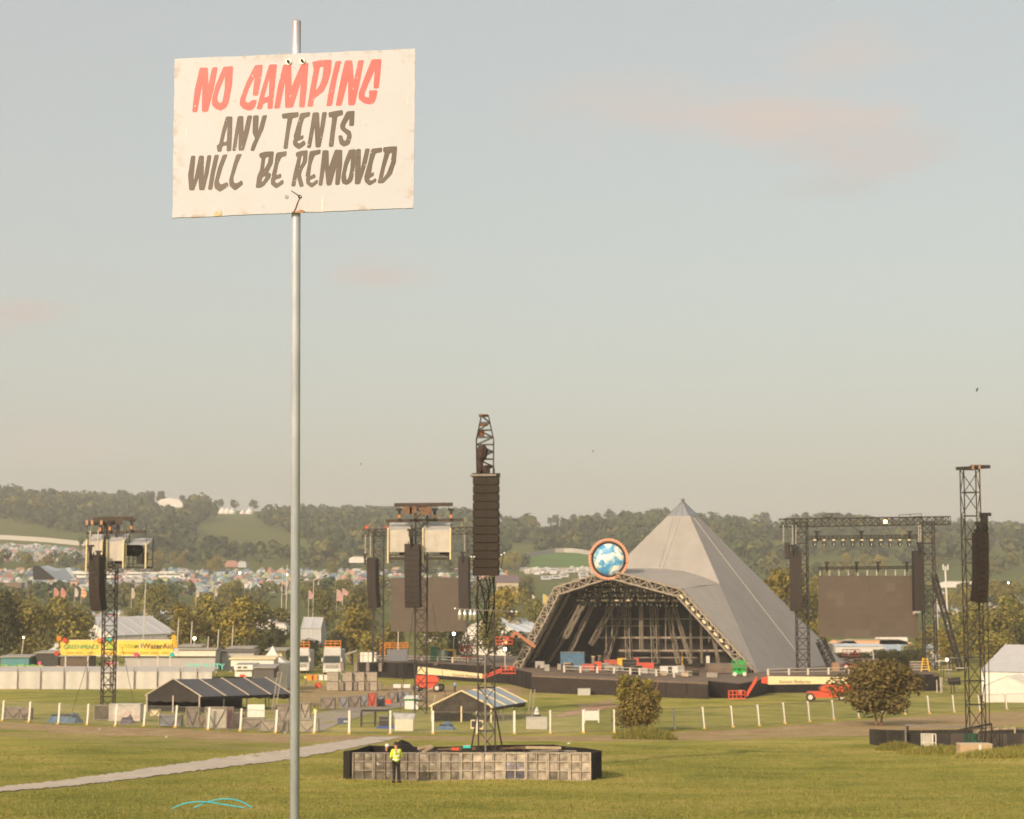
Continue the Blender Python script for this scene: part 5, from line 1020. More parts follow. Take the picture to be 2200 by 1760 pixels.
# ---------------------------------------------------------------- the black fenced enclosure on the right
def enclosure_right():
    e = empty('dark_fence_enclosure', gp(2080, 116), 'low black panel fence around the right tower with a pale gate', 'fence'); bk_ = gp(1868, 127); a = G(1868, 1599); b = G(1980, 1612); c0 = G(2011, 1613); d = G(2290, 1611); h = lambda p: 1.06
    def run(p, q, k, ms, name='fence_panel', hh=1.08):
        for i in range(k):
            s, t = p + (q - p) * (i / k), p + (q - p) * ((i + .98) / k); mb = MB(); d_ = Vector((-(q - p).y, (q - p).x, 0)).normalized() * .05
            mb.prism([Vector((s.x, s.y, gz(s.x, s.y) - .05)), Vector((t.x, t.y, gz(t.x, t.y) - .05)), Vector((t.x, t.y, gz(t.x, t.y) + hh)), Vector((s.x, s.y, gz(s.x, s.y) + hh))], d_); mb.build(name, ms[i % len(ms)], e)
    mesh1 = mat('black_scrim', (.032, .028, .025), .8, var=.3, scale=.9); mesh2 = mat('brown_black_scrim', (.06, .048, .042), .8, var=.3, scale=.9); mesh3 = mat('green_black_scrim', (.012, .075, .045), .8, var=.3)
    run(a, b, 5, [mesh1, mesh2, mesh1, mesh1, mesh1]); run(c0, d, 9, [mesh1, mesh2, mesh3, mesh2, mesh2, mesh1, mesh2, mesh1, mesh1])
    run(gp(1872, 131), gp(2300, 134), 9, [mesh1]); run(a, gp(1872, 131), 1, [mesh1])
    mb = MB(); p, q = b, c0
    for s in (p, p + (q - p) * .12, p + (q - p) * .80, q): mb.bar(Vector((s.x, s.y, gz(s.x, s.y) - .02)), Vector((s.x, s.y, gz(s.x, s.y) + 1.06)), .055)
    mb.bar(p + Vector((0, 0, 1.06)), q + Vector((0, 0, 1.06)), .05); mb.bar(p + Vector((0, 0, .5)), q + Vector((0, 0, .5)), .04); g = mb.build('gate', mat('pale_gate', (.62, .58, .50), .6, var=.08), e)
    mb = MB()
    for i in range(7): s = p + (q - p) * (.14 + i * .1); mb.box(s + Vector((0, .02, .53)), (.068, .03, 1.0))
    mb.build('gate_slat', mat('pale_gate_mesh', (.54, .50, .43), .6, var=.08), g)
    for (x0, r0, x1, r1, Y, m) in ((1945, 1558, 2092, 1562, 125, steel), (2096, 1563, 2210, 1566, 124, steel), (2040, 1573, 2130, 1555, 121, dsteel), (1950, 1560, 1950, 1575, 125, dsteel), (2100, 1569, 2180, 1564, 122, wood)):
        mb = MB(); mb.bar(P(x0, r0, Y), P(x1, r1, Y), .12); p = P(x0, r0, Y); mb.bar(p, Vector((p.x, p.y, gz(p.x, p.y))), .09); p = P(x1, r1, Y); mb.bar(p, Vector((p.x, p.y, gz(p.x, p.y))), .09); mb.build('inner_beam', m, e)
enclosure_right()
pt = G(2098, 1622); pl_ = empty('concrete_box', pt, 'low beige box block standing in front of the black fence', 'block'); mb = MB(); mb.box(pt + Vector((0, .5, .28)), (1.85, 1.0, .62)); mb.build('block', mat('beige_block', (.44, .31, .19), .85, var=.15, scale=2), pl_); mb = MB(); mb.box(pt + Vector((.22, -.02, .3)), (.12, .03, .58)); mb.build('strap', mat('pale_strap', (.6, .62, .58), .7), pl_); mb = MB(); mb.box(pt + Vector((0, .5, .605)), (1.9, 1.05, .05)); mb.build('lid', mat('beige_lid', (.5, .40, .28), .8), pl_)
# blue hoops on the grass
hoopm = mat('turquoise_pipe', (.04, .42, .50), .4, var=.05)
for lab, pts in (('turquoise bent pipe on the near grass, the longer of two crossing', ((366, 1733), (395, 1727), (425, 1723), (452, 1724), (490, 1730), (536, 1735))), ('turquoise bent pipe on the near grass, the higher arched of two crossing', ((412, 1733), (440, 1725), (468, 1718), (495, 1717), (520, 1723), (544, 1733)))):
    q = [G(x, y + 3) for x, y in pts]; Yh = min(q[0].y, q[-1].y); w = [P(x, y, Yh + (.5 if 'longer' in lab else .2)) for x, y in pts]; w[0].z = gz(w[0].x, w[0].y) - .03; w[-1].z = gz(w[-1].x, w[-1].y) - .03
    mb = MB(); fine = []
    for a, b, c, d in zip([w[0]] + w[:-2], w[:-1], w[1:], w[2:] + [w[-1]]):
        for i in range(5): t = i / 5; fine.append(.5 * ((2 * b) + (c - a) * t + (2 * a - 5 * b + 4 * c - d) * t * t + (3 * b - a - 3 * c + d) * t ** 3))
    mb.tube(fine + [w[-1]], .022, 6); o = mb.build('bent_pipe', hoopm, smooth=True); tag(o, lab, 'pipe')
# ---------------------------------------------------------------- mesh fence with white posts
def wiremesh():
    m = bpy.data.materials.new('wire_mesh'); m.use_nodes = True; t = m.node_tree; b = t.nodes['Principled BSDF']; b.inputs['Base Color'].default_value = (.42, .40, .35, 1); b.inputs['Roughness'].default_value = .5; b.inputs['Metallic'].default_value = .4; b.inputs['Alpha'].default_value = .13; MATS['wire_mesh'] = m; return m
wm = wiremesh(); postm = mat('white_post', (.70, .66, .58), .6, var=.06); ord_ = lambda k: ['first', 'second', 'third', 'fourth', 'fifth', 'sixth', 'seventh', 'eighth', 'ninth', 'tenth', 'eleventh', 'twelfth', 'thirteenth', 'fourteenth', 'fifteenth', 'sixteenth', 'seventeenth', 'eighteenth', 'nineteenth', 'twentieth'][k]
FP = [G(x, r_) for x, r_ in FENCE]; nF = len(FP)
for i in range(nF - 1):
    a, b = FP[i], FP[i + 1]; h = 1.95; px = FENCE[i][0]
    bes = 'counted from the photo left edge' if i < 18 else 'counted from the photo right edge'; k_ = i if i < 18 else nF - 2 - i
    o = empty('fence_panel', a, f'wire mesh fence panel with a white post, {ord_(k_)} {bes}', 'fence panel', 'mesh fence panels across the field')
    tl = random.Random(i).uniform(-.05, .05); up = Vector((tl, 0, h)); rgt = px > 1400; lean = Vector((-.16 if rgt else (.10 if px < 700 else 0), 0, h))
    mb = MB(); mb.prism([a + Vector((-.09, 0, -.05)), a + Vector((.09, 0, -.05)), a + lean + Vector((.09, 0, .05)), a + lean + Vector((-.09, 0, .05))], (0, .07, 0)); mb.build('post', postm, o)
    d = (b - a); a1, b1_ = a + d * .03, b - d * .03; mb = MB(); ln = lean * .98
    mb.tube([a1 + Vector((0, 0, .1)), a1 + ln, b1_ + ln, b1_ + Vector((0, 0, .1))], .022, 4); mb.tube([a1 + Vector((0, 0, .1)), b1_ + Vector((0, 0, .1))], .022, 4); mb.build('tube_frame', steel, o)
    mb = MB(); mb.poly([a1 + Vector((0, .03, .1)), b1_ + Vector((0, .03, .1)), b1_ + ln + Vector((0, .03, 0)), a1 + ln + Vector((0, .03, 0))]); mb.build('mesh_infill', wm, o)
    mb = MB(); mb.box(a + Vector((0, -.05, .06)), (.28, .6, .14)); mb.build('foot_block', mat('fence_foot', (.55, .36, .10), .8, var=.3), o)
# ---------------------------------------------------------------- marquees
def marquee(a, b, depth, eave, ridge, label, roofm, wallm, bays, rafter, gable='left', open_=True, ax=None, name='marquee', walls=True):
    """Gabled frame tent: a -> b is the near eave line on the ground; depth is measured away from it."""
    a = Vector(a); b = Vector(b); o = empty(name, (a + b) / 2, label, 'marquee'); d = (b - a); L_ = d.length; d.normalize(); n = Vector((-d.y, d.x, 0))
    if n.y < 0: n = -n
    z = min(a.z, b.z); u = lambda s, t, h: a + d * s + n * t + Vector((0, 0, z - a.z + h))
    w = L_ / bays
    for k in range(bays):
        s0, s1 = k * w + .03, (k + 1) * w - .03; mb = MB(); q = 4
        for t0, t1, h0, h1 in ((-.2, depth / 2, eave - .1, ridge), (depth / 2, depth + .2, ridge, eave - .1)):
            v = [u(s0 + (s1 - s0) * i / q, t0 + (t1 - t0) * j / q, h0 + (h1 - h0) * j / q - (.10 * math.sin(math.pi * i / q) * math.sin(math.pi * j / q))) for j in range(q + 1) for i in range(q + 1)]
            mb.add(v, [(j * 5 + i, j * 5 + i + 1, j * 5 + 6 + i, j * 5 + 5 + i) for j in range(q) for i in range(q)])
        mb.build('roof_panel', roofm, o, smooth=True)
        if not open_: mb = MB(); mb.poly([u(s0, 0, 0), u(s1, 0, 0), u(s1, 0, eave - .12), u(s0, 0, eave - .12)]); mb.build('side_wall', wallm, o)
        else:
            mb = MB(); q = 8; mb.add([u(s0 + (s1 - s0) * i / q, -.12 + .04 * math.sin(i * 2.4), eave - (.1 if j == 0 else .38 + .09 * (i % 2))) for j in (0, 1) for i in range(q + 1)], [(i, i + 1, i + q + 2, i + q + 1) for i in range(q)]); mb.build('valance', wallm, o)
    for s in range(bays + 1):
        mb = MB(); mb.tube([u(s * w, -.25, eave - .08), u(s * w, depth / 2, ridge + .05), u(s * w, depth + .25, eave - .08)], .085, 4); mb.build('rafter', rafter, o)
        for t in (0, depth): mb = MB(); mb.box(u(s * w, t, eave / 2), (.14, .14, eave)); mb.build('leg', rafter, o)
    for s in (0, L_):
        mb = MB(); low = eave - .12 if open_ else 0; q = 8
        if open_: mb.add([u(s, depth * i / q, low - .5 - .12 * (i % 2)) for i in range(q + 1)] + [u(s, depth * i / q, eave + (ridge - eave) * (1 - abs(2 * i / q - 1)) - .1) for i in range(q + 1)], [(i, i + 1, i + q + 2, i + q + 1) for i in range(q)])
        else: mb.poly([u(s, 0, 0), u(s, depth, 0), u(s, depth, eave - .1), u(s, depth / 2, ridge - .05), u(s, 0, eave - .1)])
        mb.build('gable', wallm, o)
        if open_: mb = MB(); mb.box(u(s, depth / 2, eave / 2), (.14, .14, eave)); mb.build('leg', rafter, o)
    if open_ and walls: mb = MB(); mb.poly([u(0, depth - .1, 0), u(L_, depth - .1, 0), u(L_, depth - .1, eave), u(0, depth - .1, eave)]); mb.build('rear_wall', wallm, o)
    return o
roofD = mat('dark_marquee_roof', (.105, .10, .105), .6, var=.15, scale=.8); wallD = mat('black_marquee_cloth', (.026, .022, .02), .7, var=.35, scale=1)
e0, e1 = G(428, 1533), G(622, 1523)
mq = marquee(e0, e1, 6.3, 2.75, 4.5, 'black open sided marquee with a dark ridged roof left of the sign pole', roofD, wallD, 4, mat('pale_rafter', (.45, .38, .30), .6, var=.1), name='marquee')
e0, e1 = G(1055, 1552), G(1128, 1537)
marquee(e0, e1, 6.0, 2.3, 3.75, 'small marquee with blue grey roof and tattered black gable beside the central tower', mat('blue_grey_roof', (.30, .36, .40), .35, var=.15, scale=1, spec=.5), mat('tattered_dark_cloth', (.05, .04, .032), .75, var=.5, scale=1.4), 3, cream)
for i, (a, b) in enumerate((((935, 1492), (925, 1525)), ((995, 1482), (1003, 1515)), ((1012, 1480), (1022, 1512)), ((915, 1485), (930, 1475)))):
    o = empty('torn_sheet', P(*a, 222), 'strip of torn pale sheet hanging on the tattered black gable', 'torn sheet', 'torn sheets on the black gable'); mb = MB(); p, q = P(*a, 222), P(*b, 222); mb.bar(p, (p + q) / 2 + Vector((.12, 0, 0)), .22, .04); mb.bar((p + q) / 2 + Vector((.12, 0, 0)), q, .16, .04); mb.build('sheet', canvas, o)
# white frame tents at the right edge
marquee(gp(2206, 261), gp(2228, 276), 6.6, 2.5, 3.95, 'near white frame tent with a plain gable at the right edge', canvas, canvas, 3, canvas, open_=False)
marquee(gp(2098, 290), gp(2098, 290) + Vector((34, -25, 0)), 21, 3.8, 7.6, 'large grey roofed frame tent behind the white tent at the right edge', pvcgrey, mat('ribbed_wall', (.62, .60, .55), .7, var=.08), 5, canvas, open_=False)
# far white marquees left
marquee(gp(246, 455), gp(385, 470), 22, 5.2, 9.4, 'long pale roofed marquee among trees behind the yellow banner', pvcgrey, canvas, 5, pvcgrey, open_=False)
marquee(gp(650, 520), gp(692, 520), 14, 5.0, 8.0, 'small pale roofed tent among trees right of the sign pole', pvcgrey, pvcgrey, 2, canvas, open_=False)
marquee(gp(1115, 470), gp(1180, 480), 20, 6, 9.5, 'pale blue roofed tent just left of the pyramid arch', mat('pale_blue_roof', (.5, .56, .62), .6, var=.05), canvas, 3, canvas, open_=False)
marquee(gp(1790, 420), gp(1890, 420), 14, 4.4, 4.8, 'pale blue roofed marquee behind the right wing of the stage', mat('pale_blue_roof', (.5, .56, .62), .6), canvas, 3, canvas, open_=False)
marquee(gp(1900, 420), gp(2010, 420), 14, 3.4, 4.6, 'grey roofed marquee behind the rounded tree', mat('slate_blue_roof', (.33, .40, .46), .6, var=.08), canvas, 3, canvas, open_=False)
# ---------------------------------------------------------------- cherry pickers
def letters(txt, size, m, parent, pos, rot, name='lettering', thick=.0):
    cu = bpy.data.curves.new('t', 'FONT'); cu.body = txt; cu.size = size; cu.offset = .014 * size; cu.extrude = thick; cu.align_x = 'LEFT'
    o = bpy.data.objects.new('t', cu); C.objects.link(o); bpy.context.view_layer.update(); me = bpy.data.meshes.new_from_object(o.evaluated_get(bpy.context.evaluated_depsgraph_get())); me.name = name; bpy.data.objects.remove(o)
    me.materials.clear(); me.materials.append(m); q = link(name, me, parent, Vector(pos) - Vector(parent['_w'])); q.rotation_euler = rot; return q
ink = mat('print_brown', (.16, .11, .07), .6, var=0)
def basket(mb, c, w=2.1, d=.9, h=1.1, rot=0):
    for z in (0, .5 * h, h):
        for s in (-1, 1): mb.bar(c + Vector((-w / 2, s * d / 2, z)), c + Vector((w / 2, s * d / 2, z)), .08); mb.bar(c + Vector((s * w / 2, -d / 2, z)), c + Vector((s * w / 2, d / 2, z)), .08)
    for i in range(5):
        for s in (-1, 1): mb.bar(c + Vector((-w / 2 + w * i / 4, s * d / 2, 0)), c + Vector((-w / 2 + w * i / 4, s * d / 2, h)), .07)
    mb.box(c + Vector((0, 0, .04)), (w, d, .08)); mb.box(c + Vector((w * .2, -d / 2, h * .72)), (.5, .16, .35))
def boom_lift(x0, Y, wl, wr, label, flip, boom, jib, bask, tur, text_at, deckz=None):
    """Self propelled boom lift seen from the side; pixel columns of wheels, boom, jib and basket are given."""
    zg = min(gp(x, Y).z for x in (wl, wr)); b = gp((wl + wr) / 2, Y); b.z = zg; o = empty('cherry_picker', b, label, 'cherry picker'); f = 4000 / Y; X = lambda px: (px - 1100) / 4000 * Y
    r = .62
    for px in (wl, wr):
        for dy in (0, 2.0):
            x = X(px) + (.55 if dy else 0); mb = MB(); nn = 16; c = Vector((x, Y + dy, zg + r)); prof = [(r * .55, -.2), (r, -.19), (r * 1.02, 0), (r, .19), (r * .55, .2)]
            v = [c + Vector((q * math.cos(2 * math.pi * t / nn), h, q * math.sin(2 * math.pi * t / nn))) for q, h in prof for t in range(nn)]; mb.add(v, [(i * nn + t, i * nn + (t + 1) % nn, i * nn + nn + (t + 1) % nn, i * nn + nn + t) for i in range(4) for t in range(nn)]); w = mb.build('wheel', tyre, o, smooth=True)
            mb = MB(); v = [c + Vector((q * math.cos(2 * math.pi * t / nn), h, q * math.sin(2 * math.pi * t / nn))) for q, h in ((.001, -.24), (.16, -.24), (.18, -.17), (r * .57, -.19)) for t in range(nn)]; mb.add(v, [(i * nn + t, i * nn + (t + 1) % nn, i * nn + nn + (t + 1) % nn, i * nn + nn + t) for i in range(3) for t in range(nn)]); h_ = mb.build('hub', hub, w)
    xl, xr = X(wl), X(wr); mb = MB(); mb.prism([Vector((xl + .3, Y - .1, zg + .55)), Vector((xr - .3, Y - .1, zg + .55)), Vector((xr + .2, Y - .1, zg + 1.15)), Vector((xr - .2, Y - .1, zg + 1.4)), Vector((xl - .1, Y - .1, zg + 1.4)), Vector((xl - .3, Y - .1, zg + 1.1))], (0, 2.2, 0)); mb.build('chassis', red, o)
    (t0, tr0), (t1, tr1) = tur; A_, B_ = P(t0, tr0, Y), P(t1, tr1, Y); mb = MB(); w = B_.x - A_.x; h = A_.z - B_.z; sg_ = 1
    out = [(0, .1), (.04, .75), (.12, 1), (.6, 1), (.85, .8), (1, .38), (.98, .08), (.9, 0), (.1, 0)]
    if flip: out = [(1 - a, c) for a, c in out]
    mb.prism([Vector((A_.x + w * a, Y - .35, B_.z + h * c)) for a, c in out], (0, 2.5, 0)); o2 = mb.build('turret_hood', red, o); m_ = o2.modifiers.new('b', 'BEVEL'); m_.width = .12; m_.segments = 3
    mb = MB(); mb.box(((A_.x + B_.x) / 2, Y + .8, B_.z - .12), (1.6, 1.6, .35)); mb.build('slew_ring', blk2, o)
    (p0, q0, w0), (p1, q1, w1) = boom; a, c = P(p0, q0, Y - .6), P(p1, q1, Y - .6); d = (c - a); d.normalize(); up = Vector((-d.z, 0, d.x)); up = up if up.z > 0 else -up
    mb = MB(); mb.prism([a - up * w0 / 2, c - up * w1 / 2, c + up * w1 / 2, a + up * w0 / 2], (0, .55, 0)); mb.build('boom', cream, o)
    e = c + d * .9; mb = MB(); mb.prism([c - up * w1 * .42, e - up * w1 * .35, e + up * w1 * .35, c + up * w1 * .46], (0, .5, 0)); mb.build('boom_nose', red, o)
    mb = MB(); mb.bar(a - up * w0 * .4 + Vector((0, .3, 0)) + d * .3, Vector((A_.x + w * (.5 if not flip else .5), Y + .5, A_.z - .3)), .5); mb.build('boom_pivot', blk2, o)
    if text_at: letters('Summit Platforms', .62, ink, o, P(*text_at, Y - .62), (R(90), math.atan2(-d.z, d.x) if d.x > 0 else math.atan2(d.z, -d.x), 0))
    mb = MB(); j = [P(x, y, Y - .4) for x, y in jib]
    for s in (-.16, .22): mb.bar(j[0] + Vector((0, 0, s)), j[-1] + Vector((0, 0, s)), .2)
    mb.build('jib', red, o); mb = MB(); bc = P(*bask, Y - .4); basket(mb, bc, 2.3); mb.build('basket', red, o); mb = MB(); mb.box(bc + Vector((.5 if flip else -.4, 0, .9)), (.5, .3, .6)); mb.build('control_box', grey, o); return o
l1 = boom_lift(0, 305, 896, 940, 'orange red cherry picker with cream boom parked behind the left tower', False, ((897, 1440, 1.15), (1036, 1453, .75)), None or ((1044, 1453), (1078, 1440)), (1092, 1447), ((890, 1448), (944, 1467)), (972, 1452))
Y2 = 268
l2 = boom_lift(0, Y2, 1734, 1802, 'orange red cherry picker with cream boom parked before the right wing', True, ((1822, 1462, .95), (1650, 1462, 1.15)), ((1626, 1458), (1604, 1494)), (1583, 1501), ((1762, 1466), (1836, 1487)), None)
letters('Summit Platforms', .62, ink, l2, P(1674, 1468, Y2 - .62), (R(90), 0, 0)); letters('JLG', .55, blk, l2, P(1796, 1467, Y2 - .62), (R(90), 0, 0))
mb = MB(); mb.tube([P(1818, 1472, Y2 - .4), P(1828, 1472, Y2 + 2)], .25, 8); mb.build('boom_pivot', red, l2)
def basket_lift(px, row, Y, label, m, w=2.6, arm=None):
    o = empty('lift_basket', P(px, row, Y), label, 'lift basket'); mb = MB(); basket(mb, P(px, row, Y), w, 1.3, 1.25); mb.build('basket', m, o)
    mb = MB(); mb.box(P(px + 3, row - 5, Y - .4), (.6, .25, .6)); mb.build('control_box', cream, o)
    if arm:
        for (a, b) in zip(arm, arm[1:]): mb = MB(); mb.bar(P(*a, Y + .3), P(*b, Y + .3), .55); mb.build('boom', mat('boom_brown_red', (.38, .16, .08), .6, var=.2), o)
    return o
basket_lift(1083, 1384, 330, 'red cherry picker basket raised high left of the pyramid arch', red, 2.9, ((1100, 1370), (1106, 1358), (1150, 1390))); mb = MB()
def scissor(px, Y, rb, label, m, w=2.6, up=1.1, zb=None):
    b = plan(px, rb) if zb is None else P(px, rb, Y); o = empty('scissor_lift', b, label, 'scissor lift'); mb = MB(); mb.box(b + Vector((0, 0, .55)), (w, 1.3, .5)); mb.build('chassis', m, o)
    for s in (-1, 1):
        for dy in (-.7, .7): mb = MB(); mb.tube([b + Vector((s * w * .36, dy - .12, .3)), b + Vector((s * w * .36, dy + .12, .3))], .32, 10); mb.build('wheel', hub, o)
    mb = MB()
    for k in range(2):
        z0, z1 = .8 + up * k / 2, .8 + up * (k + 1) / 2
        for dy in (-.5, .5): mb.bar(b + Vector((-w * .42, dy, z0)), b + Vector((w * .42, dy, z1)), .12); mb.bar(b + Vector((w * .42, dy, z0)), b + Vector((-w * .42, dy, z1)), .12)
    mb.build('scissor_arms', dsteel if m is not green else green, o); mb = MB(); basket(mb, b + Vector((0, 0, .85 + up)), w, 1.3, 1.15); mb.build('basket', m, o); return o
scissor(1004, 0, 1419, 'red scissor lift with raised cage on the left stage wing', red, 2.9, .9)
scissor(1829, 0, 1436, 'pink red scissor lift on the right stage wing beside the rounded tree', mat('pinkish_red', (.62, .09, .08), .5), 2.9, 1.3)
scissor(1588, 0, 1452, 'green scissor lift at the right foot of the stage arch', green, 2.1, .4)
# ---------------------------------------------------------------- gear on the stage
def crate(px, Y, row, w, d, h, m, label, cat='case', name='flight_case', z=None, rz=0, group=None, lid=None):
    p = plan(px, row) if Y == 0 else (gp(px, Y) if row is None else P(px, row, Y)); o = empty(name, p, label, cat, group, 0); mb = MB(); mb.box(p + Vector((0, 0, h / 2 + .06)), (w, d, h), rz); mb.build('body', m, o)
    mb = MB(); [mb.box(p + Vector((0, 0, z_)), (w + .03, d + .03, .05), rz) for z_ in (h * .7, h + .05)]; mb.build('edge_trim', lid or steel, o)
    mb = MB(); [mb.box(p + Vector((sx * w * .38, sy * d * .38, .02)), (.12, .12, .12)) for sx in (-1, 1) for sy in (-1, 1)]; mb.build('castor', blk2, o); return o
pinkm = mat('dusty_red_case', (.45, .08, .05), .6, var=.2)
CR = [(1266, 1441, 2.6, .9, 1.1, pinkm, 'red case at the left of the stage boards'), (1284, 1441, 1.2, .9, 1.5, red, 'tall red case beside the first upright at left stage'), (1297, 1440, 1.6, .8, 1.2, grey, 'grey case at centre left stage'), (1312, 1438, 2.2, .9, 1.6, pinkm, 'red and cream case below the leaning truss'), (1336, 1434, 1.6, .9, 1.6, yellow, 'yellow box just left of the twin truss uprights'), (1352, 1440, 2.4, 1, 1.8, blk2, 'black case stack between the twin truss uprights'), (1367, 1438, .8, .8, 2.0, pinkm, 'narrow dark red case right of the twin uprights'), (1386, 1438, 3.0, .9, 1.1, red, 'long low red case left of the second truss upright'),
      (1437, 1446, 2.9, 1.1, 1.1, white, 'white wheeled cart at the front of the stage'), (1462, 1446, 1.2, .9, 1.2, grey, 'grey box beside the white cart'), (1521, 1437, .6, .5, 2.2, white, 'white upright cylinder case near the right arch leg'), (1560, 1446, 6.5, 4, 1.5, deckm, 'brown boarded riser at the right of the stage')]
for px, row, w, d, h, m, lab in CR: crate(px, 0, row, w, d, h, m, lab)
o = empty('yellow_dock', plan(1498, 1432), 'yellow ribbed container wall standing on the stage boards', 'container'); p = plan(1498, 1432)
for i in range(9): mb = MB(); mb.box(p + Vector((-2.6 + i * .62, 0, 1.3)), (.56, .4 + .2 * (i % 2), 2.6)); mb.build('rib', yellow, o)
mb = MB(); q = plan(1440, 1430); mb.bar(q + Vector((0, 0, 0)), q + Vector((0, 0, 2.5)), .35); mb.bar(q + Vector((0, 0, 2.5)), p + Vector((-2.6, 0, 2.5)), .35); mb.bar(q + Vector((2.8, 0, 0)), q + Vector((2.8, 0, 2.5)), .4); mb.build('side_frame', yellow, o)
o = empty('blue_backdrop', inside(1228, 1415, 4), 'hanging blue cloth at the left side of the stage', 'backdrop'); g = 8
a, b = inside(1204, 1401, 4), inside(1256, 1401, 4); mb = MB(); mb.add([Vector((a.x + (b.x - a.x) * i / g, a.y + (b.y - a.y) * i / g + .25 * math.sin(i * 2), a.z + (BASE - a.z) * j / 3)) for j in range(4) for i in range(g + 1)], [(j * 9 + i, j * 9 + i + 1, j * 9 + 10 + i, j * 9 + 9 + i) for j in range(3) for i in range(g)]); mb.build('cloth', blue, o, smooth=True); mb = MB(); mb.bar(a, b, .1); mb.build('top_pole', steel, o)
for i, (px, row) in enumerate(((1275, 1432), (1288, 1430), (1330, 1428), (1318, 1427), (1325, 1427))):
    o = empty('drum_case', plan(px, row), 'pale upright case in the row at the back of the stage', 'case', 'cases at the back of the stage'); p = plan(px, row); mb = MB(); mb.tube([p, p + Vector((0, 0, 1.7))], .35, 8); mb.build('body', steel if i < 2 else canvas, o); mb = MB(); mb.tube([p + Vector((0, 0, 1.7)), p + Vector((0, 0, 1.85))], .38, 8); mb.build('lid', cream, o)
for i in range(26):
    rr_ = random.Random(300 + i); px = rr_.uniform(1150, 1545); rw = rowdeck(px) - rr_.uniform(2.5, 9); big_ = rr_.random(); m = rr_.choice((blk2, blk, spk, grey, dsteel, cagem if 'cagem' in globals() else grey, wood, steel))
    crate(px, 0, rw, rr_.uniform(.6, 1.8), rr_.uniform(.5, .9), rr_.uniform(.4, 1.3), m, 'small dark case or fitting on the open boards near the stage edge', 'case', 'small_case', group='cases on the open stage boards', rz=rr_.uniform(-.6, .6))
o = empty('tied_bag', plan(1371, 1452), 'white bag tied to the front rail of the stage', 'bag'); p = P(1371, 1460, 300); mb = MB(); mb.lathe(p + Vector((0, 0, -1.0)), [(.02, 0), (.32, .1), (.28, .6), (.08, 1.1), (.02, 1.5)], 8); mb.build('bag', canvas, o)
crate(792, 0, 1423, 3.1, 2, 1.9, white, 'white tank cage at the left end of the stage wing', 'tank'); 
for k in (0, 1, 2): mb = MB(); p = plan(792, 1423); mb.box(p + Vector((-1 + k, -1.02, 1)), (.12, .06, 1.8)); mb.build('cage_bar', grey, bpy.data.objects.get('flight_case.%03d' % 0) or o)
crate(855, 0, 1421, 4.2, 2, 2.2, mat('slate_grey_case', (.16, .17, .19), .6), 'dark slate box on the left stage wing'); crate(866, 0, 1420, 2.2, 1.6, 2.2, mat('pale_blue_sheet', (.34, .42, .50), .6), 'pale blue sheeted box on the left stage wing'); crate(931, 0, 1420, 1.2, 1.4, 2.8, mat('dark_green_case', (.02, .14, .06), .6), 'dark green cabinet on the left stage wing'); crate(950, 0, 1420, 2.2, 1.2, 2.0, mat('grey_green_case', (.12, .17, .13), .6), 'grey green cabinet on the left stage wing')
for px, lab in ((832, 'orange railing on the roof of a lorry behind the left wing'), (862, 'orange railing right of the first behind the left wing')):
    o = empty('orange_railing', P(px, 1391, 372), lab, 'railing'); mb = MB(); c = P(px, 1391, 372); [mb.bar(c + Vector((-1.4, 0, z)), c + Vector((1.4, 0, z)), .12) for z in (0, .45, .9)]; [mb.bar(c + Vector((x, 0, -1.6)), c + Vector((x, 0, .9)), .12) for x in (-1.4, -.5, .5, 1.4)]; mb.build('rails', orange, o)
o = empty('yellow_gantry', plan(968, 1420), 'yellow framed panel beside the red lift on the left wing', 'frame'); p = plan(968, 1420); mb = MB(); [mb.box(p + Vector((x, 0, 1.1)), (.35, .4, 2.2)) for x in (-.9, .9)]; mb.box(p + Vector((0, 0, 2.1)), (2.2, .4, .3)); mb.build('frame', yellow, o); mb = MB(); mb.box(p + Vector((0, .1, 1)), (1.6, .2, 1.9)); mb.build('panel', blk2, o)
o = empty('wing_canopy', P(760, 1415, 366), 'grey awning tilted off the left end of the stage wing', 'awning'); mb = MB(); mb.prism([P(742, 1404, 366), P(768, 1396, 366), P(768, 1399, 366), P(742, 1408, 366)], (0, 4, 0)); mb.build('awning_sheet', grey, o); mb = MB(); mb.bar(P(742, 1408, 366), P(752, 1424, 366), .15); mb.build('strut', grey, o)
YE = mat('yellow_frame_case', (.75, .5, .05), .5); o = empty('yellow_ladder', plan(1988, 1443), 'yellow folding ladder on the right end of the stage wing', 'ladder'); p = plan(1988, 1443)
mb = MB()
for s in (-1, 1): mb.bar(p + Vector((s * .7, 0, 0)), p + Vector((s * .35, 0, 2.3)), .16)
mb.build('stile', yellow, o); mb = MB(); [mb.box(p + Vector((0, 0, .4 + i * .42)), (1.2 - .14 * i, .12, .12)) for i in range(5)]; mb.build('rung', yellow, o)
crate(1968, 0, 1441, 2.0, 1, 1.5, mat('dark_control_case', (.12, .10, .09), .6), 'dark cream edged case left of the yellow ladder', lid=cream); crate(1795, 0, 1442, 1.2, 1, 1.4, mat('amber_case', (.3, .17, .09), .6), 'small brown case on the right stage wing'); 
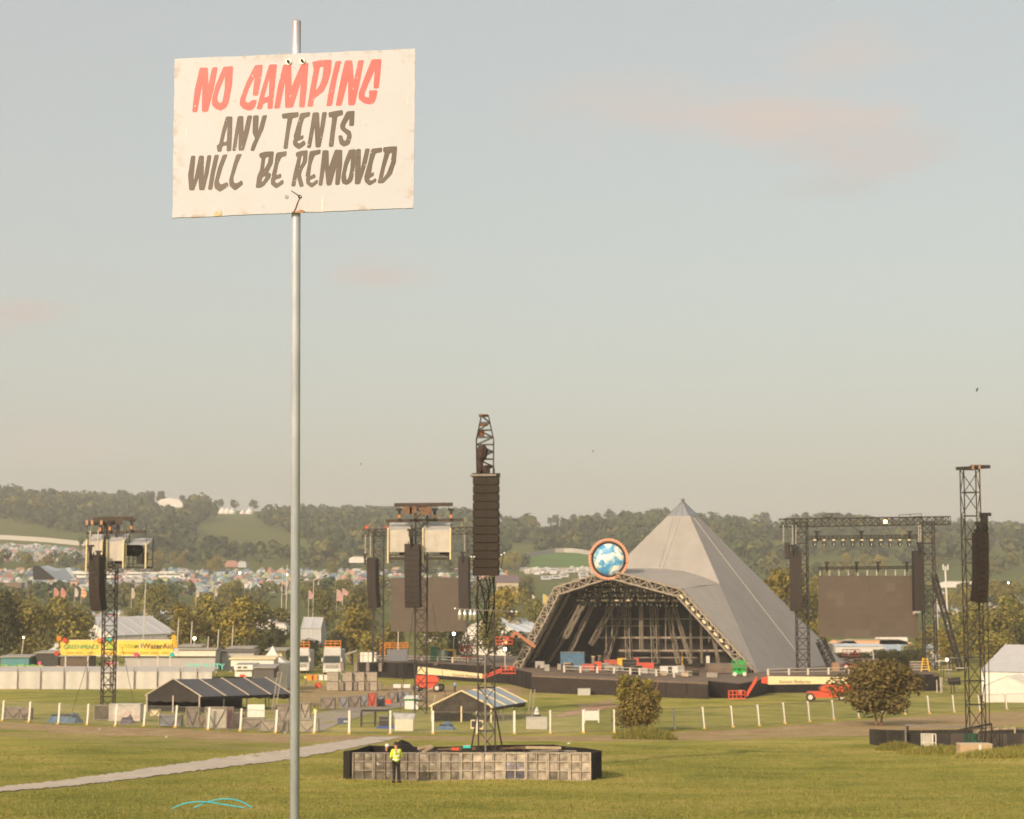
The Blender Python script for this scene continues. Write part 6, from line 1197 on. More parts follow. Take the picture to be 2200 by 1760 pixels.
# tower of pipes at far right wing
o = empty('scaffold_stack', plan(2025, 1447), 'tangle of scaffold frames between the right wing and the right tower', 'scaffold'); r = random.Random(6)
for i in range(26): mb = MB(); p = P(r.uniform(2008, 2058), r.uniform(1395, 1470), 300 + r.uniform(-3, 6)); q = p + (Vector((r.uniform(1, 3), 0, 0)) if i % 2 else Vector((0, 0, r.uniform(-4, -1)))); mb.bar(p, q, .12); mb.build('scaffold_tube', r.choice((steel, dsteel, pale, dsteel)), o)
mb = MB(); mb.tube([P(2038, 1465, 298), P(2062, 1463, 298)], [.5, .65], 10); mb.build('dark_drum', blk2, o)
# ---------------------------------------------------------------- cages and cases on the grass
cagem = mat('case_taupe', (.33, .28, .22), .75, var=.15, scale=2); cagem2 = mat('cage_grey_brown', (.22, .18, .15), .75, var=.25, scale=3); cagem3 = mat('cage_blue_grey', (.22, .22, .23), .75, var=.2, scale=3)
def cage(px, row, w, h, m, label, group, d=1.2, stack=0, Y=None, door=True):
    p = G(px, row); p = p + Vector((0, 0, stack)); o = empty('roll_cage', p, label, 'roll cage', group); mb = MB(); mb.box(p + Vector((0, d / 2, h / 2 + .08)), (w - .1, d - .1, h - .12)); mb.build('cage_sheet', m, o)
    mb = MB()
    for sx in (-1, 1):
        for dy in (0, d): mb.box(p + Vector((sx * (w / 2 - .03), dy, h / 2)), (.09, .09, h))
    for z in (.1, h): mb.box(p + Vector((0, 0, z)), (w, .08, .08)); mb.box(p + Vector((0, d, z)), (w, .08, .08))
    mb.build('cage_frame', steel, o); mb = MB(); [mb.bar(p + Vector((s * w * .45, -.02, h * .95)), p + Vector((0, -.02, h * .1)), .05) for s in (-1, 1)]; mb.build('cross_strap', dsteel, o); return o
ordn = ['first', 'second', 'third', 'fourth', 'fifth', 'sixth', 'seventh', 'eighth', 'ninth', 'tenth', 'eleventh', 'twelfth']
for k, px in enumerate((719, 748, 774, 801)):
    for s in (0, 1):
        b = G(px, 1484); o = crate(px, b.y, None, 1.85, 1.6, 1.42, cagem, f'taupe case, {"upper" if s else "lower"} of the {ordn[k]} stack from the left in the double row', 'case', 'taupe_case' if 0 else 'stacked_case', group='stacked taupe cases')
        if s: o.location = Vector(o.location) + Vector((0, 0, 1.54))
        mb = MB(); mb.box(b + Vector((1.2, .3, .75 + s * 1.54)), (.5, 1.2, 1.4)); q = mb.build('dark_side', cagem2, o)
RC = [(703, 1524, 1.7, 1.35, cagem2), (737, 1521, 1.25, 1.3, cagem3), (762, 1520, 1.4, 1.4, cagem2), (782, 1517, 1.1, 1.35, cagem3), (799, 1519, 1.15, 1.75, pinkm), (817, 1518, 1.05, 1.35, cagem3), (842, 1510, 1.35, 1.45, cagem2), (857, 1510, 1.05, 1.45, cagem3), (874, 1508, 1.05, 1.45, cagem3), (905, 1508, 1.5, 1.4, cagem2)]
for k, (px, row, w, h, m) in enumerate(RC): cage(px, row, w, h, m, f'roll cage, {ordn[k]} from the left in the loose row behind the fence', 'roll cages behind the fence')
for px, lab in ((770, 'dark doorway gap box under the left wing skirt'),): pass
crate(833, 0, 1, 1, 1, 1, red, 'x') if False else None
def box_at(px, row, w, d, h, m, label, cat, name, trim=None, dz=0):
    p = G(px, row); o = empty(name, p, label, cat); mb = MB(); mb.box(p + Vector((0, d / 2, h / 2 + dz)), (w, d, h)); mb.build('body', m, o); mb = MB(); mb.box(p + Vector((0, d / 2, h + dz + .03)), (w + .05, d + .05, .07)); mb.build('lid', trim or m, o); return o
box_at(832, 1513, 1.0, .8, .55, red, 'red low box among the roll cages', 'box', 'red_box')
o = box_at(884, 1524, 1.65, 1.6, 1.25, white, 'white booth with a green band behind the fence', 'booth', 'white_booth', white); mb = MB(); p = G(884, 1524); mb.box(p + Vector((0, .8, 1.15)), (1.72, 1.68, .2)); mb.build('green_band', mat('dark_green', (.02, .2, .06), .6), o); mb = MB(); mb.prism([p + Vector((-.95, -.1, 1.3)), p + Vector((.95, -.1, 1.3)), p + Vector((.8, 1.7, 1.5)), p + Vector((-.8, 1.7, 1.5))], (0, 0, .12)); mb.build('roof', white, o)
for px, lab in ((853, 'white water tank left of two under the stage wing'), (873, 'white water tank right of two under the stage wing')): box_at(px, 1478, 1.3, .9, .55, white, lab, 'tank', 'white_tank')
o = box_at(868, 1571, 1.65, 1.2, 1.05, mat('pale_slatted_box', (.66, .60, .48), .7, var=.08), 'pale slatted box with a silver sheet on top behind the fence', 'box', 'slatted_box', mat('silver_sheet', (.42, .42, .45), .4, .2, var=.25, scale=5)); p = G(868, 1571)
mb = MB(); mb.prism([p + Vector((-1.0, -.05, 1.55)), p + Vector((1.0, -.05, 1.5)), p + Vector((.85, -.05, 1.05)), p + Vector((-.75, -.05, 1.05))], (0, 1.3, 0)); mb.build('draped_sheet', mat('silver_sheet', (.42, .42, .45), .4), o); [(lambda b_: b_)(0)]
for i in range(5): mb = MB(); mb.box(p + Vector((0, -.03, .15 + i * .2)), (1.6, .04, .17)); mb.build('slat', mat('pale_slatted_box', (.66, .6, .48)), o)
def frame_table(px0, px1, row, h, m, label, top=.1):
    a, b = G(px0, row), G(px1, row); o = empty('rack_frame', (a + b) / 2, label, 'rack'); mb = MB(); mb.prism([a + Vector((0, 0, h)), b + Vector((0, 0, h)), b + Vector((0, 1.4, h)), a + Vector((0, 1.4, h))], (0, 0, top)); mb.build('top', m, o)
    for t in (0, .5, 1): mb = MB(); p = a.lerp(b, t); mb.bar(p, p + Vector((0, 0, h)), .1); mb.bar(p + Vector((0, 1.4, 0)), p + Vector((0, 1.4, h)), .1); mb.build('leg', m, o)
    mb = MB(); mb.bar(a + Vector((0, 0, .35)), b + Vector((0, 0, .35)), .08); mb.build('rail', m, o); return o
frame_table(775, 835, 1562, 1.45, blk2, 'dark open rack frame behind the fence left of the slatted box')
crate(832, G(832, 1562).y, None, 1.2, .9, .95, blk2, 'black case on a blue pallet left of the slatted box', lid=steel); o = box_at(832, 1566, 1.9, .8, .12, mat('blue_pallet', (.03, .08, .3), .6), 'blue pallet on the grass under the black case', 'pallet', 'pallet')
o = box_at(738, 1556, 1.15, .6, .5, mat('navy_banner', (.03, .045, .12), .6), 'navy crate with white printed bars beside the grey track', 'crate', 'navy_crate'); p = G(738, 1556); mb = MB(); [mb.box(p + Vector((.1 + i * .2, -.02, .25)), (.1, .03, .2)) for i in range(3)]; mb.build('white_print', white, o)
CL = [(28, 1545, 1.9, 1.15, mat('brown_grey_cage', (.2, .16, .13), .7, var=.2), 'brown grey cage at the far left behind the fence', .9), (52, 1546, 1.3, 1.1, cagem2, 'second brown grey cage beside the far left one', .9), (222, 1549, 1.9, 1.5, mat('dark_heap', (.09, .07, .05), .8, var=.4, scale=4), 'dark cage of cables below the left tower', 1.2), (332, 1541, 1.1, .75, cream, 'cream box with two dark openings left of the black marquee', .6), (365, 1562, 2.1, 1.05, mat('blue_brown_cage', (.15, .16, .19), .7, var=.3, scale=3), 'low blue brown cage in front of the black marquee', 1), (413, 1563, 1.2, 1.8, mat('taupe_frame', (.20, .16, .13), .7, var=.2), 'tall taupe roll cage in front of the black marquee', 1), (433, 1563, .7, 1.0, mat('slatted_wood', (.26, .18, .10), .7, var=.3), 'slatted wooden crate beside the tall taupe cage', .8), (463, 1567, 2.0, 1.95, mat('grey_sheet_stack', (.40, .36, .30), .7, var=.1), 'grey sheet stack leaning behind the fence', .6), (489, 1566, .95, 1.9, mat('magenta_panel', (.45, .08, .14), .7, var=.12), 'tall magenta panel among grey boards', .6), (510, 1564, 1.3, 1.3, mat('pink_grey_stack', (.34, .25, .24), .7, var=.25), 'pink grey boards right of the magenta panel', .8), (544, 1567, 2.0, .95, cagem2, 'grey cage under the white board', 1), (580, 1573, 1.9, 1.0, cagem, 'pale cage just left of the sign pole', 1), (603, 1574, 1.2, 1.05, cagem2, 'brown cage touching the left of the sign pole', 1), (660, 1574, 1.9, 1.1, cagem, 'grey cage just right of the sign pole', 1), (606, 1558, 1.5, 1.9, cagem2, 'tall brown cage behind the left of the sign pole', 1), (655, 1545, 1.0, 1.6, cagem, 'tall grey frame right of the sign pole', .8)]
for k, (px, row, w, h, m, lab, d) in enumerate(CL): cage(px, row, w, h, m, lab, 'cages and boxes behind the left fence', d)
b = G(550, 1549); o = empty('white_board', b, 'white display board standing in front of the black marquee', 'board'); mb = MB(); mb.box(b + Vector((0, 0, 1.0)), (1.7, .08, 1.25)); mb.build('panel', white, o); mb = MB(); [mb.box(b + Vector((s * .8, .06, .8)), (.07, .07, 1.6)) for s in (-1, 1)]; mb.build('leg', steel, o)
b = G(1271, 1553); o = empty('white_board', b, 'small white board behind the fence left of the bush', 'board'); mb = MB(); mb.box(b + Vector((0, 0, .72)), (1.25, .07, .95)); mb.build('panel', white, o); mb = MB(); [mb.box(b + Vector((s * .68, .0, .65)), (.12, .12, 1.3)) for s in (-1, 1)]; mb.build('leg', white, o)
tarp(150, 183, 3.2, 2.2, 1.35, 'blue_tarp_heap', 'heap under a blue tarpaulin behind the left fence', 'tarpaulin', blue, seed=5); tarp(283, 181, 1.3, 1.0, .95, 'dark_sack', 'dark purple sack in front of the pale sheeted stack', 'sack', mat('dark_purple_bag', (.07, .06, .10), .6, var=.2), seed=6)
o = empty('sheeted_stack', gp(280, 186), 'stack wrapped in clear plastic below the left tower', 'wrapped stack'); p = gp(280, 186); mb = MB(); mb.box(p + Vector((0, 0, .85)), (3.1, 1.5, 1.65)); mb.build('wrapped_load', mat('plastic_wrap', (.46, .42, .38), .3, var=.3, scale=2), o); mb = MB(); [mb.box(p + Vector((-.6 + i * .9, -.78, .45 + .35 * (i % 2))), (.7, .05, .3)) for i in range(3)]; mb.build('inner_boxes', mat('pinkish_box', (.5, .36, .32), .6), o)
tarp(960, 172, 1.7, 1.2, .75, 'blue_cover', 'folded blue cover by the tattered marquee gable', 'cover', mat('slate_blue', (.06, .12, .22), .6, var=.2), seed=7)
for px, row, lab in ((1017, 1566, 'small pale framed monitor case by the central tower, left of two'), (1032, 1567, 'small pale framed monitor case by the central tower, right of two')):
    p = G(px, row); o = empty('monitor_case', p, lab, 'case'); mb = MB(); mb.box(p + Vector((0, 0, .42)), (.5, .4, .8)); mb.build('case', cream, o); mb = MB(); mb.box(p + Vector((0, -.21, .45)), (.34, .03, .55)); mb.build('screen', blk2, o)
box_at(1153, 1567, 1.9, 1.2, 1.0, mat('grey_louvre', (.42, .40, .36), .6, var=.1), 'grey louvred box behind the fence right of the central tower', 'box', 'louvred_box'); tarp(1153, 178, 1.0, .8, 1.8, 'sheeted_post', 'pale sheeted stand above the grey louvred box', 'sheeted stand', canvas, seed=8)
o = empty('mesh_gate', G(1090, 1560), 'low steel barrier lying behind the fence right of the central tower', 'barrier'); mb = MB(); a, b = G(1062, 1562), G(1105, 1561); mb.tube([a, a + Vector((0, 0, 1.05)), b + Vector((0, 0, 1.05)), b], .03, 5); mb.build('frame', steel, o); mb = MB(); [mb.bar(a.lerp(b, t / 8) + Vector((0, 0, .1)), a.lerp(b, t / 8) + Vector((0, 0, 1.05)), .02) for t in range(1, 8)]; mb.build('bar', steel, o)
for (px, row, h, ln, lab) in ((588, 1527, 4.4, -.5, 'aluminium ladder leaning on the black marquee'), (1139, 1540, 2.9, .25, 'aluminium ladder standing right of the tattered marquee')):
    p = G(px, row); o = empty('ladder', p, lab, 'ladder'); mb = MB(); q = p + Vector((.55 if ln < 0 else .3, .9, h))
    for s in (-.22, .22): mb.bar(p + Vector((s, 0, 0)), q + Vector((s, 0, 0)), .07)
    mb.build('stile', steel, o); mb = MB(); n_ = int(h / .3); [mb.bar(p.lerp(q, (i + .5) / n_) + Vector((-.22, 0, 0)), p.lerp(q, (i + .5) / n_) + Vector((.22, 0, 0)), .05) for i in range(n_)]; mb.build('rung', steel, o)
box_at(1255, 1494, 1.9, 1.2, .95, mat('grey_generator', (.42, .42, .38), .6, var=.1), 'pale grey generator box before the stage platform', 'generator', 'generator')
# ---------------------------------------------------------------- left service compound
wallp = [(-80, 1481), (0, 1481), (48, 1481), (97, 1480), (147, 1480), (196, 1479), (245, 1479), (296, 1478), (345, 1477), (394, 1476), (430, 1475), (462, 1474)]
o = empty('white_hoarding', G(200, 1479), 'long white sheeted fence across the left service compound', 'fence'); hs = mat('hoarding_sheet', (.49, .465, .43), .7, var=.06, scale=.8)
for (a, ra), (b, rb) in zip(wallp, wallp[1:]):
    p, q = gp(a, 300), gp(b - .6, 300); g = 6; hh = 37 / 4000 * p.y; mb = MB(); r = random.Random(a)
    mb.add([p.lerp(q, i / g) + Vector((0, .10 * math.sin(i * 1.7 + a) * (j % 2 + .3), hh * j / 3)) for j in range(4) for i in range(g + 1)], [(j * 7 + i, j * 7 + i + 1, j * 7 + 8 + i, j * 7 + 7 + i) for j in range(3) for i in range(g)]); mb.build('hoarding_sheet', hs, o, smooth=True); mb = MB(); mb.bar(p + Vector((0, -.2, 0)), p + Vector((0, -.2, hh + .6)), .13); mb.build('post', mat('brown_post', (.2, .15, .11), .7), o)
    mb = MB(); mb.prism([p + Vector((0, .3, hh)), q + Vector((0, .3, hh)), q + Vector((0, 5, hh + .6)), p + Vector((0, 5, hh + .6))], (0, 0, .06)); mb.build('grey_roof_strip', mat('grey_roof_strip', (.42, .40, .37), .7, var=.05), o)
Yb = 330
a, b = P(130, 1376, Yb), P(372, 1408, Yb); o = empty('yellow_banner', Vector((a.x, Yb, gz(a.x, Yb))), 'long yellow printed banner with flower clusters over the left compound', 'banner'); mb = MB(); g = 16
mb.add([Vector((a.x + (b.x - a.x) * i / g, Yb + .08 * math.sin(i * 1.9), a.z + (b.z - a.z) * j)) for j in (0, 1) for i in range(g + 1)] + [Vector((a.x + (b.x - a.x) * i / g, Yb + .16 + .08 * math.sin(i * 1.9), a.z + (b.z - a.z) * j)) for j in (0, 1) for i in range(g + 1)], [(i, i + 1, i + g + 2, i + g + 1) for i in range(g)] + [(34 + i + 1, 34 + i, 34 + i + g + 1, 34 + i + g + 2) for i in range(g)]); mb.build('banner_sheet', mat('banner_yellow', (.78, .52, .085), .6, var=.03), o)
for px in (142, 190, 240, 300, 340, 366): mb = MB(); p = P(px, 1375, Yb + .4); mb.bar(p, Vector((p.x, p.y, gz(p.x, p.y))), .22); mb.build('banner_post', pale, o)
mb = MB(); mb.bar(P(128, 1376, Yb + .3), P(373, 1375, Yb + .3), .18); mb.build('top_rail', pale, o)
letters('GREENPEACE', 1.05, mat('print_green', (.10, .36, .12), .6, var=0), o, P(135.5, 1394, Yb - .12), (R(90), 0, 0)); letters('OXFAM', 1.0, mat('print_lime', (.36, .45, .05), .6, var=0), o, P(255, 1392, Yb - .12), (R(90), 0, 0)); letters('WaterAid', 1.32, mat('print_dark', (.13, .085, .03), .6, var=0), o, P(306, 1393.5, Yb - .12), (R(90), 0, 0))
mb = MB(); mb.prism([P(302, 1383, Yb - .1), P(305, 1383, Yb - .1), P(305, 1392, Yb - .1), P(302, 1392, Yb - .1)], (0, -.03, 0)); mb.build('blue_mark', mat('print_blue', (.05, .25, .5), .6), o)
mb = MB(); p = P(238, 1389, Yb - .1); mb.prism([p + Vector((math.cos(t) * .75, 0, math.sin(t) * .75)) for t in [i * .5236 for i in range(12)]], (0, -.03, 0)); mb.build('round_mark', mat('print_lime', (.36, .45, .05), .6), o)
mb = MB()
for x0 in (143, 162, 187, 225, 258, 275, 303, 324, 348): mb.prism([P(x0, 1401, Yb - .1), P(x0 + 15, 1401, Yb - .1), P(x0 + 15, 1403.5, Yb - .1), P(x0, 1403.5, Yb - .1)], (0, -.03, 0))
mb.build('small_print', mat('print_ochre', (.46, .30, .04), .6), o)
fl_ = [((127, 1372), orange), ((140, 1376), red), ((122, 1387), canvas), ((122, 1404), red), ((222, 1374), pink), ((213, 1376), orange), ((234, 1374), teal), ((374, 1370), yellow), ((375, 1378), yellow), ((377, 1387), yellow), ((380, 1398), canvas), ((370, 1407), teal), ((293, 1407), pink)]
for (px, row), m in fl_:
    mb = MB(); c = P(px, row, Yb - .3); mb.ball(c, .2, 6)
    for k in range(6): mb.ball(c + Vector((math.cos(k * 1.047) * .3, -.05, math.sin(k * 1.047) * .3)), .2, 6)
    mb.build('flower_cluster', m, o)
def shed(px0, px1, r0, r1, Y, m, label, name='shed', cat='shed', roof=None, d=6, over=.3, door=None):
    a, b = P(px0, r0, Y), P(px1, r1, Y); zb = min(b.z, gz(a.x, Y)) if r1 is None else b.z; o = empty(name, Vector(((a.x + b.x) / 2, Y, zb)), label, cat); mb = MB(); mb.box(((a.x + b.x) / 2, Y + d / 2, (a.z + zb) / 2), (b.x - a.x, d, a.z - zb)); mb.build('wall', m, o)
    mb = MB(); mb.prism([Vector((a.x - over, Y - over, a.z + .02)), Vector((b.x + over, Y - over, a.z + .02)), Vector((b.x + over, Y + d + over, a.z + .25)), Vector((a.x - over, Y + d + over, a.z + .25))], (0, 0, .18)); mb.build('roof', roof or grey, o)
    if door: mb = MB(); p, q = P(door[0], door[2], Y - .05), P(door[1], r1, Y - .05); mb.box(((p.x + q.x) / 2, Y - .03, (p.z + zb) / 2), (q.x - p.x, .06, p.z - zb)); mb.build('door', blk2, o)
    return o
gw = mat('shed_grey', (.42, .40, .38), .7, var=.06, scale=.6)
shed(268, 462, 1400, 1442, 345, gw, 'long grey shed with a pale band behind the white fence', roof=mat('dark_flat_roof', (.13, .11, .10), .7)); shed(262, 463, 1397, 1410, 344.4, mat('shed_cream_band', (.68, .62, .52), .7), 'cream roof fascia along the long grey shed', d=.4, name='fascia', cat='fascia')
shed(385, 430, 1390, 1404, 372, mat('cabin_brown', (.30, .25, .2), .7), 'low brown roofed cabin behind the long grey shed'); shed(466, 545, 1402, 1440, 352, gw, 'grey cabin right of the long shed', door=(468, 475, 1405), roof=mat('dark_flat_roof', (.13, .11, .1))); shed(490, 542, 1394, 1412, 365, mat('cabin_pinkish', (.56, .47, .40), .7), 'pale pink flat roofed cabin behind the grey cabin', door=(531, 535, 1404)); shed(582, 605, 1398, 1440, 350, cream, 'cream kiosk with projecting grey roof behind the pointed tent', over=1.0)
shed(496, 588, 1417, 1432, 300, white, 'long white cabin below the pointed tent', roof=cream); shed(505, 541, 1433, 1454, 292, white, 'white ticket hut with a printed fascia', door=None); mb = MB(); 
sgn = empty('fascia_sign', P(523, 1434, 291.4), 'small white fascia board with dark blurred print on the hut', 'sign'); mb = MB(); mb.box(P(523, 1434, 291.5), (2.9, .1, .75)); mb.build('board', white, sgn); mb = MB(); [mb.prism([P(x_, 1432, 291.35), P(x_ + w_, 1432, 291.35), P(x_ + w_, 1436, 291.35), P(x_, 1436, 291.35)], (0, .04, 0)) for x_, w_ in ((510, 1.6), (512.3, 1.2), (514.2, 1.4), (516.4, 1.8), (522, 1.4), (524.2, 1.6), (526.5, 1.5), (529, 1.2))]; mb.build('print_marks', ink, sgn); mb = MB(); mb.prism([P(515, 1449, 291.3), P(527, 1449, 291.3), P(527, 1454, 291.3), P(515, 1454, 291.3)], (0, .05, 0)); mb.build('red_panel', red, sgn)
box_at(497, 1478, 1.0, .8, 1.2, mat('sky_blue_box', (.08, .34, .46), .6), 'blue box at the left of the white ticket hut', 'box', 'blue_box'); shed(547, 588, 1436, 1458, 288, mat('dark_interior_hut', (.10, .09, .08), .7), 'dark fronted kiosk right of the white ticket hut', name='kiosk', cat='kiosk')
# pointed pagoda tent
def pagoda(px, Y, hw, r_top, r_eave, r_base, label, m):
    c = P(px, r_eave, Y); b = P(px, r_base, Y); t = P(px, r_top, Y); b.z = gz(b.x, b.y); o = empty('pointed_tent', b, label, 'tent'); w = hw / 4000 * Y; H = t.z - c.z; mb = MB(); nn = 4; v = []
    prof = [(1, 0), (.72, .16), (.45, .36), (.24, .6), (.1, .82), (.02, 1)]
    for q, z in prof: v += [Vector((b.x + sx * w * q, Y + w + sy * w * q, c.z + H * z)) for sx, sy in ((-1, -1), (1, -1), (1, 1), (-1, 1))]
    mb.add(v, [(i * 4 + k, i * 4 + (k + 1) % 4, i * 4 + 4 + (k + 1) % 4, i * 4 + 4 + k) for i in range(5) for k in range(4)]); mb.build('roof', m, o); mb = MB(); mb.box((b.x, Y + w, (c.z + b.z) / 2), (w * 1.96, w * 1.96, c.z - b.z)); mb.build('side_wall', m, o); return o
pagoda(580, 308, 37, 1389, 1426, 1470, 'white pointed pagoda tent left of the sign pole', canvas)
pagoda(110, 380, 22, 1390, 1401, 1420, 'small pale canopy tent left of the yellow banner', mat('pale_green_canvas', (.45, .48, .40), .8))
# big letters standing on the wall
o = empty('letter_sign', P(420, 1438, 318), 'row of teal letters standing on the white fence roof', 'sign'); letters('EQUALITY', 1.35, mat('teal_letters', (.14, .60, .50), .5, var=.1), o, P(403, 1438, 318), (R(90), 0, 0), 'letter', .12)
o = empty('letter_sign', P(40, 1438, 318), 'green lettering row on the white fence roof at far left', 'sign'); mb = MB(); r = random.Random(8)
for k in range(16): c = P(2 + k * 5.8, 1434 + r.uniform(-2, 2), 318); mb.box(c, (.28, .12, .7)); mb.box(c + Vector((.14, 0, r.uniform(-.3, .3))), (.4, .12, .2))
mb.build('letter', mat('lime_letters', (.28, .52, .10), .5, var=.15), o)
# lorries
def lorry(px, Y, r_top, r_base, label):
    w = 38 / 4000 * Y; p = P(px, r_base, Y); p.z = gz(p.x, Y); h = P(px, r_top, Y).z - p.z; o = empty('lorry', p, label, 'lorry'); mb = MB()
    mb.prism([p + Vector((-w / 2, 0, h * .16)), p + Vector((w / 2, 0, h * .16)), p + Vector((w / 2, 0, h * .78)), p + Vector((w * .46, .3, h)), p + Vector((-w * .46, .3, h)), p + Vector((-w / 2, 0, h * .78))], (0, 2.2, 0)); mb.build('cab', mat('lorry_white', (.46, .45, .42), .5, var=.08), o)
    mb = MB(); mb.prism([p + Vector((-w * .46, -.02, h * .44)), p + Vector((w * .46, -.02, h * .44)), p + Vector((w * .44, -.02, h * .68)), p + Vector((-w * .44, -.02, h * .68))], (0, -.04, 0)); mb.build('windscreen', glass, o); mb = MB(); mb.box(p + Vector((0, -.06, h * .70)), (w * .9, .12, .12)); mb.build('sun_visor', grey, o)
    mb = MB(); mb.box(p + Vector((0, -.05, h * .30)), (w * .7, .08, h * .16)); mb.build('grille', grey, o); mb = MB(); mb.box(p + Vector((0, -.08, h * .17)), (w * .98, .2, h * .12)); mb.build('bumper', white, o)
    for s in (-1, 1):
        mb = MB(); mb.box(p + Vector((s * w * .40, -.2, h * .17)), (.35, .06, .22)); mb.build('headlight', chrome, o); mb = MB(); mb.box(p + Vector((s * (w / 2 + .16), -.1, h * .55)), (.22, .14, .75)); mb.build('mirror', white, o); mb = MB(); mb.tube([p + Vector((s * w * .42 - .16, .9, .5)), p + Vector((s * w * .42 + .16, .9, .5))], .5, 12); mb.build('wheel', tyre, o)
    mb = MB(); mb.box(p + Vector((0, 6, h * .5)), (w * .98, 7.4, h * .80)); mb.build('load_body', mat('lorry_white', (.46, .45, .42)), o); mb = MB(); c = p + Vector((0, 1.5, h)); [mb.bar(c + Vector((-w * .44, y, z)), c + Vector((w * .44, y, z)), .1) for y in (0, 1.2) for z in (.1, .7, 1.2)]; [mb.bar(c + Vector((x * w * .44, 0, 0)), c + Vector((x * w * .44, 0, 1.2)), .1) for x in (-1, -.3, .3, 1)]; mb.build('roof_rail', orange, o); return o
lorry(713, 372, 1391, 1444, 'white lorry cab with an orange roof rail, fully seen right of the sign pole'); lorry(645, 378, 1393, 1442, 'white lorry cab half hidden behind the sign pole')
for k, (px, m, lab) in enumerate(((664, orange, 'orange plastic road barrier right of the sign pole'), (676, orange, 'second orange plastic road barrier'), (688, white, 'white plastic road barrier, nearer the orange ones'), (701, white, 'white plastic road barrier, farther right'), (625, orange, 'orange road barrier left of the pole'))): o = box_at(px, 1462, 1.0, .5, .95, m, lab, 'road barrier', 'road_barrier'); mb = MB(); p = G(px, 1462); mb.box(p + Vector((0, .25, .1)), (1.02, .7, .2)); mb.build('foot', m, o)
o = empty('green_mesh_fence', G(745, 1458), 'green mesh fence above the double row of cases', 'fence'); a, b = P(712, 1444, 320), P(772, 1444, 320); mb = MB(); mb.box(((a.x + b.x) / 2, 320, a.z - .7), (b.x - a.x, .06, 1.5)); mb.build('mesh', mat('green_mesh', (.07, .15, .05), .8, var=.3, scale=3), o); mb = MB(); [mb.bar(a.lerp(b, t / 6) + Vector((0, -.1, .1)), a.lerp(b, t / 6) + Vector((0, -.1, -1.6)), .08) for t in range(7)]; mb.bar(a - Vector((0, .1, 1.5)), b - Vector((0, .1, 1.5)), .15); mb.build('post', pale, o)
box_at(683, 1478, .9, .6, .8, red, 'red bin on the dirt by the yellow vested worker', 'bin', 'red_bin')
# dark clutter left of the banner
shed(2, 62, 1413, 1430, 350, mat('teal_grey_container', (.08, .22, .24), .6, var=.15), 'teal container at the far left behind the fence', name='container', cat='container'); shed(78, 124, 1404, 1432, 352, mat('dark_shed', (.05, .045, .04), .7, var=.3), 'dark stall left of the yellow banner', name='stall', cat='stall'); shed(130, 190, 1411, 1434, 338, mat('brown_dark_stall', (.12, .09, .065), .7, var=.3), 'brown dark stall under the yellow banner', name='stall', cat='stall')
for i in range(16):
    r = random.Random(40 + i); px = r.choice((r.uniform(205, 300), r.uniform(80, 125))); c = P(px, r.uniform(1414, 1448), 322); m = r.choice((red, pink, canvas, orange, blk2, grey, canvas)); o = empty('festoon_cloth', c, 'small bright cloth hung below the yellow banner', 'cloth', 'cloths hung below the yellow banner'); mb = MB(); mb.prism([c, c + Vector((.5, 0, .1)), c + Vector((.6, 0, -.9)), c + Vector((.1, 0, -.7))], (0, .06, 0)); mb.build('cloth', m, o)
# ---------------------------------------------------------------- poles and lit lamps
def pole(px, r0, Y, label, lamp=False, r=.14, rb=None, cat='pole', name='pole'):
    b = gp(px, Y) if rb is None else P(px, rb, Y); t = P(px, r0, Y); o = empty(name, b, label, cat); mb = MB(); mb.tube([b, t], [r, r * .7], 6); mb.build('mast', pale, o)
    if lamp: mb = MB(); mb.ball(t + Vector((0, -.15, .1)), lamp * .7, 6); mb.build('lamp', lampglow, o); mb = MB(); mb.box(t + Vector((0, .1, .35)), (.6, .3, .14)); mb.build('lamp_hood', grey, o)
    return o
for px, r0, Y, lab in ((313, 1252, 430, 'tall pale pole rising above the long pale marquee'), (384, 1330, 380, 'pale pole in front of the big left trees, leftmost'), (413, 1335, 380, 'pale pole beside the lit lamp in front of the left trees'), (470, 1352, 360, 'pale pole above the grey cabin'), (501, 1345, 380, 'pale pole above the pink cabin'), (448, 1368, 350, 'short dark pole on the grey shed'), (617, 1214, 620, 'far tall pole left of the sign pole'), (607, 1216, 640, 'thinner far pole farther left of the sign pole'), (674, 1250, 560, 'far tall pole right of the sign pole'), (856, 1356, 366, 'pole below the left screen'), (1873, 1380, 380, 'dark pole behind the right screen')): pole(px, r0, Y, lab)
for px, row, Y, lab, s in ((51, 1371, 372, 'lit lamp on a pale post at the far left', .22), (975, 1363, 366, 'lit lamp on a post under the left screen', .42), (418, 1373, 374, 'lit white lamp in front of the left trees', .4), (1085, 1396, 340, 'lit lamp beside the left foot of the arch', .42), (2012, 1281, 420, 'lit lamp beside the right gantry mast', .42), (2034, 1419, 330, 'lit lamp over the right scaffold', .36), (617, 1235, 615, 'lit lamp on the far pole left of the sign pole', .35), (515, 1232, 900, 'pair of distant lights on the left hillside', .7), (2166, 1253, 820, 'distant light at the right edge', .5), (61, 1091, 1700, 'distant light on the left wooded hill', 1.3)): pole(px, row, Y, lab, s, .10, None, 'lamp', 'lamp_post')
o = empty('phone_mast', gp(2031, 600), 'pale telephone mast between the right gantry and the right tower', 'mast'); b = gp(2031, 600); t = P(2031, 1225, 600); mb = MB(); mb.tube([b, t], .28, 8); mb.build('mast', canvas, o)
for s in (-1, 0, 1): mb = MB(); mb.box(t + Vector((s * .75, -abs(s) * .1 - .2, .3 + .6 * abs(s))), (.4, .3, 1.8)); mb.build('antenna', canvas, o)
